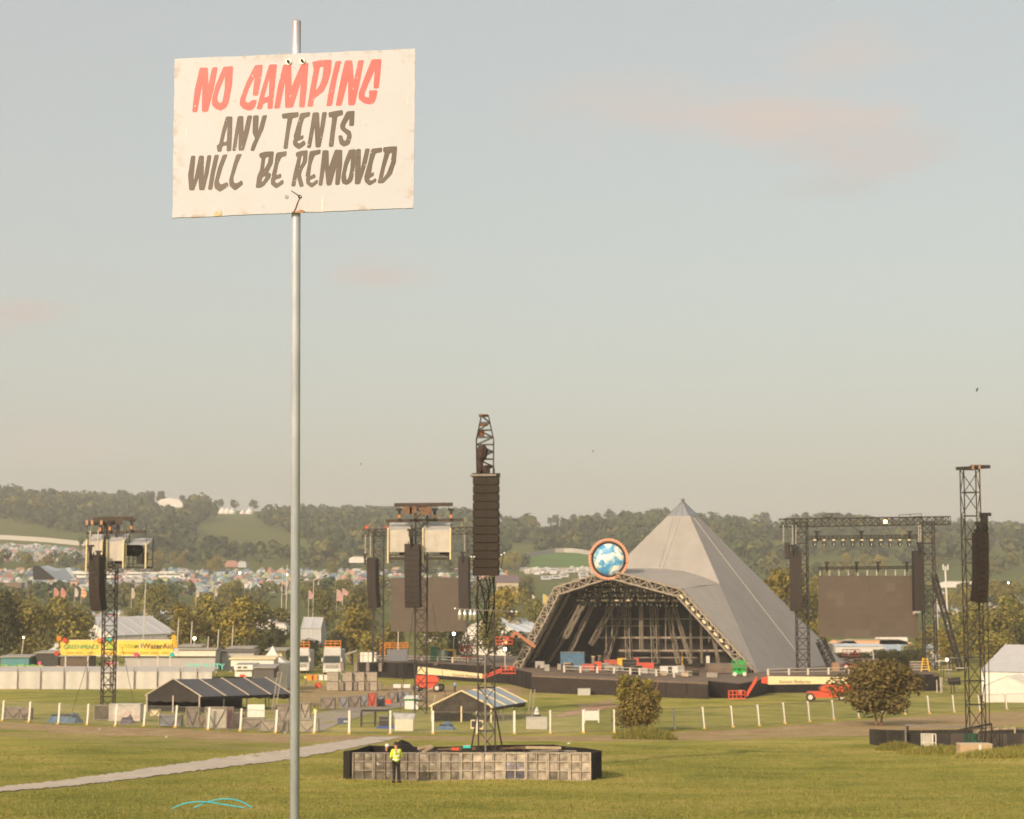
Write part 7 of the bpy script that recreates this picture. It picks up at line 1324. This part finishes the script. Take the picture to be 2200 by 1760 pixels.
# ---------------------------------------------------------------- mid distance: trees
MT = [(6, 400, 1262, 95, 'C', 'dark tree at the left edge of the photo'), (48, 405, 1268, 100, 'A', 'olive tree second from the left edge'), (95, 430, 1296, 70, 'B', 'tree between the two large left edge trees'), (150, 410, 1282, 118, 'A', 'large olive tree behind the left speaker line'), (188, 440, 1312, 60, 'B', 'small tree right of the large olive tree'), (345, 560, 1256, 74, 'B', 'round tree left of the big yellow green clump'), (290, 600, 1305, 50, 'B', 'small round tree above the long pale marquee'),
      (408, 420, 1290, 90, 'Y', 'yellow green tree at the left of the big clump'), (455, 430, 1272, 110, 'A', 'olive tree in the middle of the big clump'), (505, 425, 1277, 105, 'Y', 'yellow green tree in the big clump left of the sign pole'), (552, 440, 1288, 90, 'B', 'green tree at the right of the big clump'), (590, 420, 1338, 80, 'C', 'dark low tree left of the sign pole'), (600, 480, 1300, 70, 'B', 'tree just left of the sign pole'),
      (662, 400, 1366, 80, 'C', 'dark low tree right of the sign pole'), (700, 560, 1266, 62, 'B', 'green tree behind the far tall pole'), (757, 430, 1298, 110, 'Y', 'yellow green tree left of the left stage wing'), (722, 420, 1352, 66, 'C', 'dark tree behind the lorry cab'), (770, 520, 1272, 80, 'B', 'green tree behind the left speaker line of the wing'), (800, 400, 1345, 66, 'A', 'olive tree behind the left wing mast'), (845, 410, 1335, 70, 'A', 'olive tree under the left screen, left'), (930, 410, 1330, 80, 'B', 'green tree under the left screen, middle'), (985, 415, 1325, 70, 'C', 'dark tree under the left screen, right'), (1090, 480, 1252, 92, 'Y', 'yellow green tree right of the central tower'), (1050, 440, 1310, 80, 'B', 'green tree behind the central tower'), (1110, 420, 1352, 84, 'C', 'dark tree left of the arch foot'), (1150, 520, 1285, 70, 'B', 'green tree left of the arch knee'),
      (1676, 420, 1210, 96, 'Y', 'yellow green tree rising right of the pyramid'), (1735, 430, 1232, 70, 'A', 'olive tree behind the left mast of the right gantry'), (1700, 410, 1290, 60, 'B', 'green tree low behind the right pyramid slope'), (1742, 420, 1325, 56, 'A', 'olive tree left of the right screen'), (2000, 430, 1330, 80, 'A', 'olive tree behind the right gantry mast'), (2030, 400, 1352, 80, 'Y', 'yellow green tree left of the right tower'), (2068, 440, 1300, 105, 'B', 'green tree behind the right tower'), (2118, 420, 1292, 105, 'A', 'olive tree behind the right edge speaker line'), (2170, 430, 1278, 105, 'B', 'green tree at the right edge'), (2205, 410, 1320, 90, 'C', 'dark tree cut by the right edge'), (1960, 415, 1378, 70, 'B', 'low green tree behind the end of the right screen'), (2140, 390, 1350, 95, 'A', 'lower olive tree above the grey roofed tent')]
for i, (px, Y, top, w, k, lab) in enumerate(MT):
    b = gp(px, Y); h = P(px, top, Y).z - b.z; wm_ = w / 4000 * Y; nv = 2 if k in 'CY' else 4; key = (k, i % nv); base_w = {'A': 10.5, 'B': 10, 'C': 10, 'Y': 9}[k]; tree(key, b, h, lab, 'trees around the site', w=wm_ / (base_w * .86) / (h / TV[key][2]))
hr = random.Random(21); nH = 0
for i in range(70):                      # hedgerow trees on the lower slopes
    px = hr.uniform(-30, 2230); Y = hr.choice((hr.uniform(640, 930), hr.uniform(1150, 1230)))
    if (1140 < px < 1750 and hr.random() < .6) or (1110 < px < 1345 and Y > 1000): continue
    b = gp(px, Y); row = proj(b)[1]
    if 150 < 0: continue
    side = 'left of the left tower' if px < 230 else ('between the left tower and the sign pole' if px < 620 else ('between the sign pole and the left screen' if px < 840 else ('behind the left screen and tall tower' if px < 1080 else ('between the tall tower and the pyramid' if px < 1500 else ('behind the right screen gantry' if px < 2030 else 'right of the right screen gantry')))))
    tree((hr.choice('BAAB'), i % 4), b, hr.uniform(8, 14), f'far hedgerow tree on the lower slope {side}', f'hedgerow trees {side}', w=1.15)
for px in range(1775, 1960, 15): Y = 400; tree(('C', px % 2), gp(px, Y), hr.uniform(3.2, 4.8), 'low dark hedge bush below the right screen', 'hedge bushes below the right screen', w=1.7, name='bush', cat='bush')
# bush and rounded tree near the fence
cm, B = crown_mesh('crown', 91, 4.6, 4.5, .0, 17, 8500, .115, leafmat('leaf_olive_brown', (.085, .07, .02), (.29, .215, .06)), .92); bp = G(1372, 1572); o = empty('bush', bp, 'olive leaved bushy sapling clump before the fence', 'bush'); link('crown', cm, o); mb = MB(); r = random.Random(1)
for k in range(9): a = r.uniform(0, 6.28); x, y = r.uniform(-.9, .9), r.uniform(-.5, .5); mb.tube([(x, y, -.1), (x * 1.1 + math.cos(a) * .2, y, 1.2), (x * 1.3 + math.cos(a) * .7, y * 1.4 + math.sin(a) * .6, 3.4 + r.uniform(0, 1)), (x * 1.45 + math.cos(a) * .9, y * 1.5 + math.sin(a) * .6, 4.1 + r.uniform(0, .9))], [.075, .06, .035, .012], 5)
mb.build('stem', barkred, o, world=False)
cm2, B2 = crown_mesh('spray', 92, 1.4, 1.3, 3.4, 5, 260, .12, leafA, .9)
for dx, dz in ((-1.2, .5), (.9, .1), (-.2, .35), (-1.5, -.6), (1.5, -.9)): link('spray', cm2, o, (dx, 0, dz))
tgl = leafmat('tall_grass_leaf', (.22, .23, .045), (.48, .41, .12), .45)
def blades(name, seed, w, d, h, n, m):
    r = random.Random(seed); v = []; f = []
    for i in range(n):
        a = r.uniform(0, 6.28); q = r.random() ** .5; x, y = math.cos(a) * q * w / 2, math.sin(a) * q * d / 2; hh = h * (1.15 - q * q * .8) * r.uniform(.5, 1.1); b = r.uniform(0, 6.28); s = r.uniform(.02, .05); k = len(v); lx, ly = r.gauss(0, .22) * hh, r.gauss(0, .22) * hh
        v += [(x - math.cos(b) * s, y - math.sin(b) * s, -.05), (x + math.cos(b) * s, y + math.sin(b) * s, -.05), (x + math.cos(b) * s * .7 + lx * .5, y + math.sin(b) * s * .7 + ly * .5, hh * .6), (x + lx, y + ly, hh)]; f += [(k, k + 1, k + 2), (k, k + 2, k + 3)]
    me = bpy.data.meshes.new(name); me.from_pydata(v, [], f); me.materials.append(m); return me
bp2 = G(1385, 1588); o = empty('weed_clump', bp2, 'tall weeds and grass at the foot of the olive bush', 'weeds'); link('foliage', blades('weeds', 93, 5.2, 3.6, 1.0, 3000, tgl), o)
for k_, (px, row, w_, lab) in enumerate(((2150, 1628, 5.5, 'long pale grass tussocks around the beige block'), (2015, 1620, 5, 'long pale grass tussocks below the pale gate'), (1930, 1612, 3, 'long grass at the foot of the black fence corner'), (2205, 1620, 4, 'long pale grass tussocks at the right edge'))): p = G(px, row); o = empty('grass_tussock', p, lab, 'tussocks'); link('foliage', blades('tussock', 95 + k_, w_, 2.2, .55, 3000, tgl), o)
cm, B = crown_mesh('crown', 94, 6.6, 4.9, 1.2, 30, 14500, .125, leafBr, .88); tp = G(1888, 1558); o = empty('tree', tp, 'rounded bronze green tree with pale twin trunks before the right wing', 'tree'); q = link('crown', cm, o); q.scale = (1.42, 1.25, 1.03); mb = MB(); r = random.Random(2)
for x, lx in ((-.35, -.7), (.3, .9)):
    mb.tube([(x * .6, 0, -.2), (x * .9 + .05, .05, .8), (lx, 0, 2.0)], [.13, .11, .09], 7)
    for c, rd in B[:10]: mb.tube([(lx, 0, 1.8), ((lx + c.x * 1.4) / 2, c.y / 2, (2.0 + c.z) / 2 + .1), (c.x * 1.4, c.y * 1.2, c.z)], [.07, .05, .02], 5)
mb.build('trunk', barkred, o, world=False)
# ---------------------------------------------------------------- far camping fields
def dome(name, kind, col):
    mb = MB()
    if kind == 'dome': mb.lathe((0, 0, 0), [(1.35, 0), (1.28, .5), (.95, 1.05), (.45, 1.42), (.01, 1.55)], 8)
    elif kind == 'ridge': mb.prism([(-1.2, -1.6, 0), (1.2, -1.6, 0), (.9, -1.6, .8), (0, -1.6, 1.7), (-.9, -1.6, .8)], (0, 3.2, 0))
    else: mb.lathe((0, 0, 0), [(2.6, 0), (2.6, 1.2), (1.2, 2.3), (.01, 4.2)], 10)
    me = bpy.data.meshes.new(name); me.from_pydata(mb.v, [], mb.f); me.materials.append(mat('tent_' + col, tuple(.72 * q + .28 * .25 for q in TC[col]), .6, var=.1)); return me
TC = {'blue': (.09, .15, .26), 'teal': (.09, .24, .25), 'green': (.10, .16, .07), 'grey': (.24, .235, .23), 'orange': (.46, .23, .12), 'red': (.36, .12, .11), 'white': (.55, .53, .49), 'navy': (.05, .06, .11), 'lime': (.30, .33, .13), 'pale blue': (.28, .34, .39), 'sand': (.40, .34, .25)}
TM = {(k, c): dome('tent', k, c) for k in ('dome', 'ridge') for c in TC}
fr = random.Random(31); MASS = {c: [] for c in TC}; nT = 0
def camp(poly, n, where, ind, y0, y1, scale=1.15, cols=None):
    global nT
    k = 0; tries = 0; cols = cols or ['blue', 'teal', 'green', 'grey', 'grey', 'orange', 'white', 'navy', 'lime', 'pale blue', 'white', 'red', 'sand']; xs = [p[0] for p in poly]
    while k < n and tries < n * 40:
        tries += 1; px = fr.uniform(min(xs), max(xs)); Y = fr.uniform(y0, y1); b = gp(px, Y); q = proj(b)
        if not inpoly(q[0], q[1], poly): continue
        c = fr.choice(cols); kd = fr.choice(('dome', 'dome', 'ridge')); s = scale * fr.uniform(.8, 1.35); k += 1
        if k <= ind and nT < 300:
            nT += 1; me = TM[(kd, c)]; o = bpy.data.objects.new('tent', me); C.objects.link(o); o.location = b; o.rotation_euler = (0, 0, fr.uniform(0, 6.28)); o.scale = (s,) * 3; tag(o, f'small {c} camping tent {where}', 'tent', f'{c} camping tents {where}')
        else: MASS[c].append((b, s, fr.uniform(0, 6.28), kd))
camp([(-40, 1170), (0, 1172), (100, 1176), (190, 1186), (192, 1207), (-40, 1207)], 620, 'in the hillside field at far left', 110, 1230, 1460, 1.3)
camp([(-40, 1224), (640, 1224), (640, 1278), (-40, 1278)], 1000, 'in the valley camp left of the sign pole', 110, 920, 1200, 1.3)
camp([(640, 1224), (1090, 1224), (1090, 1274), (640, 1274)], 520, 'in the valley camp right of the sign pole', 40, 920, 1200, 1.3)
camp([(-40, 1280), (640, 1275), (640, 1335), (-40, 1340)], 320, 'among the trees behind the left compound', 25, 520, 720, 1.1)
camp([(1120, 1262), (1200, 1262), (1200, 1310), (1120, 1310)], 40, 'left of the pyramid arch', 10, 560, 760)
camp([(1720, 1240), (2220, 1262), (2220, 1330), (1720, 1330)], 150, 'behind the right screen', 15, 620, 1000, 1.1, ['white', 'grey', 'white', 'pale blue', 'orange', 'sand'])
camp([(1120, 1224), (1290, 1218), (1330, 1230), (1130, 1236)], 90, 'below the green mound', 10, 1080, 1220, 1.2, ['white', 'grey', 'white', 'sand'])
for c, L_ in MASS.items():
    if not L_: continue
    mb = MB()
    for b, s, a, kd in L_:
        me = TM[(kd, c)]; n0 = len(mb.v); ca_, sa_ = math.cos(a), math.sin(a); mb.add([(b.x + s * (v.co.x * ca_ - v.co.y * sa_), b.y + s * (v.co.x * sa_ + v.co.y * ca_), b.z + s * v.co.z) for v in me.vertices], [tuple(p.vertices) for p in me.polygons])
    o = mb.build('tents', MATS['tent_' + c], origin=(0, 0, 0)); tag(o, f'crowded mass of {c} camping tents filling the far fields', 'tents', kind='stuff')
# white boundary fences and vehicle rows
def far_wall(pts, Y, h, label, m=None):
    o = empty('boundary_fence', gp(pts[0], Y(pts[0])), label, 'fence'); n = len(pts) - 1
    for a, b in zip(pts, pts[1:]): p, q = gp(a, Y(a)), gp(b, Y(b)); mb = MB(); mb.prism([p, q, q + Vector((0, 0, h)), p + Vector((0, 0, h))], (0, .3, 0)); mb.build('fence_sheet', m or mat('far_fence_grey', (.40, .38, .34), .8, var=.05), o)
    return o
far_wall([-60 + 25 * i for i in range(11)], lambda x: lerp([(-60, 1478), (0, 1475), (100, 1455), (190, 1420)], x), 3.6, 'pale boundary fence along the top of the left tent field')
def YW(x): return lerp([(1130, 1300), (1200, 1345), (1240, 1340), (1330, 1270)], x)
far_wall([1132 + 20 * i for i in range(10)], YW, 6, 'pale arched boundary fence on the green mound left of the globe')
mb = MB(); v = []
for i in range(11):
    px = 1138 + 15 * i; p = gp(px, 1210); q = gp(px, YW(px) - 4); v += [p + Vector((0, 0, .3)), (p + q) / 2 + Vector((0, 0, 2.0)), q + Vector((0, 0, 3.2))]
mb.add(v, [(i * 3 + k, i * 3 + k + 1, i * 3 + k + 4, i * 3 + k + 3) for i in range(10) for k in (0, 1)]); o = mb.build('grass_mound', mat('mound_grass', (.075, .14, .022), .9, var=.15, scale=.05), smooth=True); tag(o, kind='structure')
for i in range(22):
    px = fr.choice((fr.uniform(215, 390), fr.uniform(215, 390), fr.uniform(150, 200))); Y = 1135 + fr.uniform(-12, 12); b = gp(px, Y); o = empty('coach', b, 'white coach parked in the row beyond the left tower', 'coach', 'white coaches parked beyond the left tower'); mb = MB(); mb.box((0, 0, 1.9), (9, 2.6, 2.7)); mb.build('body', white, o, world=False); mb = MB(); mb.box((0, -1.32, 2.5), (8.4, .06, .8)); mb.build('window_strip', glass, o, world=False); mb = MB(); [mb.tube([(x, -1.3, .5), (x, 1.3, .5)], .5, 8) for x in (-3, 3)]; mb.build('wheel', tyre, o, world=False)
for i in range(16):
    px = fr.uniform(1140, 1320); Y = fr.uniform(1100, 1190); b = gp(px, Y); o = empty('caravan', b, 'pale caravan parked below the green mound', 'caravan', 'caravans parked below the green mound'); mb = MB(); mb.box((0, 0, 1.7), (6, 2.4, 2.3)); mb.build('body', pvcgrey, o, world=False); mb = MB(); mb.box((0, -1.22, 2), (3.6, .05, .7)); mb.build('window', glass, o, world=False)
# far large tents, farmhouse, hilltop marquees
def big_tent(px, Y, w, h, label, m, peaks=1):
    b = gp(px, Y); o = empty('big_top', b, label, 'tent'); mb = MB()
    if peaks == 1: mb.lathe(b, [(w / 2, 0), (w / 2 * .98, h * .35), (w * .3, h * .62), (w * .08, h * .92), (.05, h)], 12)
    else:
        pr = [(-w / 2, 0), (-w / 2, h * .42)] + [(-w / 2 + w * (i + .5) / peaks, h * (1 if i in (peaks // 2, peaks // 2 + 0) else .85)) for i in range(peaks)] + [(w / 2, h * .42), (w / 2, 0)]; mb.prism([b + Vector((x, 0, z)) for x, z in pr], (0, 14, 0))
    mb.build('canopy', m, o); mb = MB(); mb.tube([b + Vector((0, 0, h * .9)), b + Vector((0, 0, h * 1.12))], .12, 5); mb.build('king_pole', pale, o); return o
Yh = 2120
big_tent(364, Yh, 30, 11, 'large white marquee on the left hilltop', canvas, 3); big_tent(346, Yh - 5, 14, 6, 'lower white marquee beside the large hilltop one', canvas, 2)
for px, w in ((455, 6), (463, 6), (478, 9), (488, 9), (499, 8), (521, 6), (536, 9), (583, 6), (590, 7), (597, 6), (604, 6), (664, 9)): big_tent(px, 2020, w, w * .78, 'small white pointed tent in the row on the left hilltop', canvas) ['group'] = 'white pointed tents on the hilltop'
fb = gp(1090, 560); hz_ = 1262; o = empty('farmhouse', P(1090, hz_, 560), 'stone farmhouse with slate roof and chimney right of the tall speaker line', 'house'); p = P(1090, hz_, 560); mb = MB(); mb.box(p + Vector((0, 4, -1.5)), (6.6, 7, 6)); mb.build('wall', mat('rubble_stone', (.42, .36, .28), .9, var=.15), o); mb = MB(); mb.prism([p + Vector((-3.6, .3, 1.4)), p + Vector((3.6, .3, 1.4)), p + Vector((3.3, 4, 3.6)), p + Vector((-3.3, 4, 3.6))], (0, 0, .2)); mb.build('roof', mat('slate_roof', (.14, .11, .12), .7, var=.15), o); mb = MB(); mb.box(p + Vector((-.3, 4, 4.2)), (.8, .8, 2.0)); mb.build('chimney', mat('brick_chimney', (.36, .17, .10), .9), o)
mb = MB(); [mb.box(p + Vector((x, .46, -.3)), (.9, .1, 1.2)) for x in (-2, 0, 2)]; mb.build('window', glass, o)
# swooping stage tent far left
o = empty('swooping_stage', gp(105, 860), 'dark fronted swooping stage canopy in the far left valley', 'stage'); b = gp(105, 860); S_ = lambda px, row: P(px, row, 860)
mb = MB(); mb.prism([S_(70, 1222), S_(74, 1216), S_(84, 1217), S_(118, 1243), S_(112, 1246), S_(72, 1246)], (0, 1, 0)); mb.build('dark_mouth', blk, o); mb = MB(); r1 = [S_(72, 1215), S_(84, 1215.5), S_(100, 1227), S_(122, 1246)]; r2 = [S_(84, 1216), S_(104, 1224), S_(122, 1223), S_(142, 1246)]; r2 = [q + Vector((0, 16, .6)) for q in r2]; md = [(a + c) / 2 - Vector((0, 0, .6)) for a, c in zip(r1, r2)]
mb.add(r1 + md + r2, [(i + k * 4, i + 1 + k * 4, i + 5 + k * 4, i + 4 + k * 4) for k in (0, 1) for i in range(3)]); [mb.poly([S_(134, 1218) + Vector((0, 16, 0)), r2[2], r2[3]])]; mb.build('canopy', mat('blue_grey_canopy', (.33, .38, .42), .6, var=.05), o, smooth=False)
mb = MB(); mb.prism([S_(58, 1248), S_(66, 1248), S_(67, 1280), S_(61, 1280)], (0, 2, 0)); o2 = mb.build('far_speaker_stack', spk); tag(o2, 'thin dark speaker stack beside the swooping far stage', 'speaker stack')
mb = MB(); a, b = S_(-10, 1252), S_(46, 1268); mb.box(((a.x + b.x) / 2, 862, (a.z + b.z) / 2), (b.x - a.x, 4, a.z - b.z)); o2 = mb.build('far_stand', mat('far_dark_stand', (.16, .12, .09), .8, var=.3, scale=.6)); tag(o2, 'dark stand left of the swooping far stage', 'stand')
# feather flags and banners in the valley
flagc = {'coral': (.50, .20, .16), 'white': (.52, .48, .44), 'orange striped': (.55, .24, .10), 'cream': (.50, .42, .32), 'pink': (.50, .28, .26), 'yellow': (.55, .42, .16)}
def flag(px, r0, r1, Y, w, c, label, lean=.15):
    b = P(px, r1, Y); h = P(px, r0, Y).z - b.z; o = empty('flag', Vector((b.x, Y, gz(b.x, Y))), label, 'flag'); mb = MB(); mb.tube([Vector((b.x, Y, gz(b.x, Y))), b, b + Vector((lean * h * .3, 0, h))], .09, 5); mb.build('flag_pole', pale, o); mb = MB(); n = 6; v = []
    for i in range(n + 1): t = i / n; z = h * (.12 + .86 * t); wd = w * math.sin(math.pi * min(1, .25 + .62 * t)) ; v += [b + Vector((lean * h * .3 * t, 0, z)), b + Vector((lean * h * .3 * t + wd, .35 * math.sin(t * 4), z - .25))]
    for i in range(n): mb.k = i % 2; mb.add([v[2 * i], v[2 * i + 1], v[2 * i + 3], v[2 * i + 2]], [(0, 1, 2, 3)])
    m = mat('flag_' + c.replace(' ', '_'), flagc[c], .7, var=.08); mb.build('flag_cloth', [m, mat('flag_stripe', (.70, .48, .30), .7) if c == 'orange striped' else m], o)
    return o
for px, r0, r1, w, c, lab in ((116, 1262, 1282, 2.0, 'coral', 'coral feather flag, left of a pair in the far left valley'), (131, 1262, 1285, 2.0, 'coral', 'coral feather flag, right of a pair in the far left valley'), (160, 1262, 1284, 1.5, 'white', 'pale feather flag left of the striped one'), (174, 1262, 1286, 2.2, 'orange striped', 'orange striped feather flag beside the left speaker line'), (216, 1262, 1290, 1.8, 'white', 'pale feather flag right of the left speaker line'), (282, 1262, 1288, 1.4, 'cream', 'slim cream feather flag right of the left tower'), (421, 1266, 1284, 1.3, 'cream', 'pale leaning flag above the left clump of trees'), (461, 1266, 1282, 1.3, 'cream', 'cream flag above the middle of the tree clump'), (690, 1312, 1340, 2.2, 'cream', 'pale triangular flag above the small pale tent'), (663, 1268, 1288, 1.6, 'pink', 'pink flag by the far pole right of the sign pole'), (723, 1266, 1294, 2.6, 'pink', 'large pink and white flag between far trees'), (736, 1264, 1280, 2.2, 'pink', 'second pink flag right of the large one'), (1166, 1276, 1302, 2.6, 'yellow', 'yellow banner flag left of the arch knee'), (1143, 1278, 1304, 1.6, 'white', 'pale flag left of the yellow banner flag')): flag(px, r0, r1, 560 if px > 600 else 640, w * .8, c, lab)
for px, row, w, m, lab in ((1880, 1388, 20, mat('peach_marquee', (.62, .36, .2), .7, var=.15), 'long peach coloured marquee below the right screen'), (1920, 1376, 7, canvas, 'white tent below the right screen end'), (1815, 1390, 7, mat('peach_marquee', (.62, .36, .2)), 'small peach tent below the right screen'), (520, 1213, 4, pvcgrey, 'pale pavilion on the lower left hillside'), (497, 1212, 6, mat('pink_red_roof', (.36, .20, .17), .7), 'pink roofed pavilion on the left hillside'), (770, 1203, 9, canvas, 'white roofed shed on the slope left of the left wing'), (2130, 1262, 26, mat('pinkish_far_roof', (.48, .34, .28), .7), 'long pink roofed sheds at the right edge'), (2060, 1256, 18, canvas, 'white far marquee behind the right tower'), (30, 1318, 8, canvas, 'white roofs among the left edge trees'), (570, 1340, 5, canvas, 'white awnings among trees left of the sign pole'), (598, 1352, 4, canvas, 'white awnings beside the sign pole'), (925, 1372, 4, canvas, 'white awning under the left screen')):
    p = P(px, row, 470 if row > 1300 else 900); o = empty('far_marquee', p, lab, 'marquee'); k = w; mb = MB(); mb.prism([p + Vector((-k / 2, 0, -1.4)), p + Vector((k / 2, 0, -1.4)), p + Vector((k / 2, 0, .6)), p + Vector((k * .3, 0, 1.6)), p + Vector((-k * .3, 0, 1.6)), p + Vector((-k / 2, 0, .6))], (0, 6, 0)); mb.build('tent_body', m, o); mb = MB(); mb.bar(p + Vector((-k * .3, -.05, 1.62)), p + Vector((k * .3, -.05, 1.62)), .25); mb.build('ridge', grey, o)
# white blossom like awnings among trees
for k, (px, row) in enumerate(((213, 1569), (357, 1586), (290, 1595), (1005, 1579), (955, 1587), (1221, 1600), (612, 1577), (1560, 1600), (60, 1590), (700, 1588))):
    c = G(px, row); a = k * 1.3; mb = MB(); u_ = Vector((math.cos(a), math.sin(a), 0)) * .09; w_ = Vector((-math.sin(a), math.cos(a), 0)) * .08; mb.poly([c - u_ - w_ + Vector((0, 0, .05)), c + u_ - w_ + Vector((0, 0, .07)), c + u_ + w_ + Vector((0, 0, .13)), c - u_ + w_ + Vector((0, 0, .09))]); mb.poly([c + u_ - w_ + Vector((0, 0, .07)), c + u_ * 1.6 + Vector((0, 0, .16)), c + u_ + w_ + Vector((0, 0, .13))]); o = mb.build('paper_scrap', canvas); tag(o, 'crumpled pale paper scrap lying on the field grass', 'litter', 'paper scraps on the field')
# birds
for px, row, Y, s, lab in ((2099, 838, 120, .30, 'small dark bird in the sky at upper right'), (1274, 970, 200, .22, 'tiny dark bird in the sky above the pyramid'), (775, 997, 200, .2, 'tiny dark bird in the sky left of the tall speaker line')):
    c = P(px, row, Y); mb = MB(); mb.tube([c - Vector((.05, .1, .12)) * s * 4, c, c + Vector((.05, .1, .14)) * s * 4], [.02, .045, .02], 5); mb.poly([c, c + Vector((.35, .1, .18)) * s * 1.6, c + Vector((.2, .25, .3)) * s]); mb.poly([c, c + Vector((-.3, .2, -.05)) * s * 1.6, c + Vector((-.1, .3, .1)) * s]); o = mb.build('bird', blk); tag(o, lab, 'bird')
# ---------------------------------------------------------------- haze
mb = MB(); mb.box((0, 1440, 60), (3800, 3400, 190)); hb = mb.build('haze', None, origin=(0, 0, 0)) if False else None
me = bpy.data.meshes.new('haze'); x0, x1, y0, y1, z0, z1 = -2600, 2600, -58, 3250, -19.5, 152
me.from_pydata([(x, y, z) for x in (x0, x1) for y in (y0, y1) for z in (z0, z1)], [], [(0, 1, 3, 2), (4, 6, 7, 5), (0, 4, 5, 1), (2, 3, 7, 6), (0, 2, 6, 4), (1, 5, 7, 3)])
hm = bpy.data.materials.new('haze_air'); hm.use_nodes = True; t = hm.node_tree; t.nodes.clear(); pv = N('ShaderNodeVolumePrincipled', t); ou = N('ShaderNodeOutputMaterial', t); t.links.new(pv.outputs[0], ou.inputs['Volume'])
pv.inputs['Color'].default_value = (.95, .93, .90, 1); pv.inputs['Density'].default_value = HAZE; pv.inputs['Anisotropy'].default_value = .0; me.materials.append(hm)
ho = bpy.data.objects.new('haze', me); C.objects.link(ho); ho['kind'] = 'stuff'; ho['label'] = 'thin warm evening haze filling the valley'
for o in bpy.data.objects:
    if '_w' in o: del o['_w']
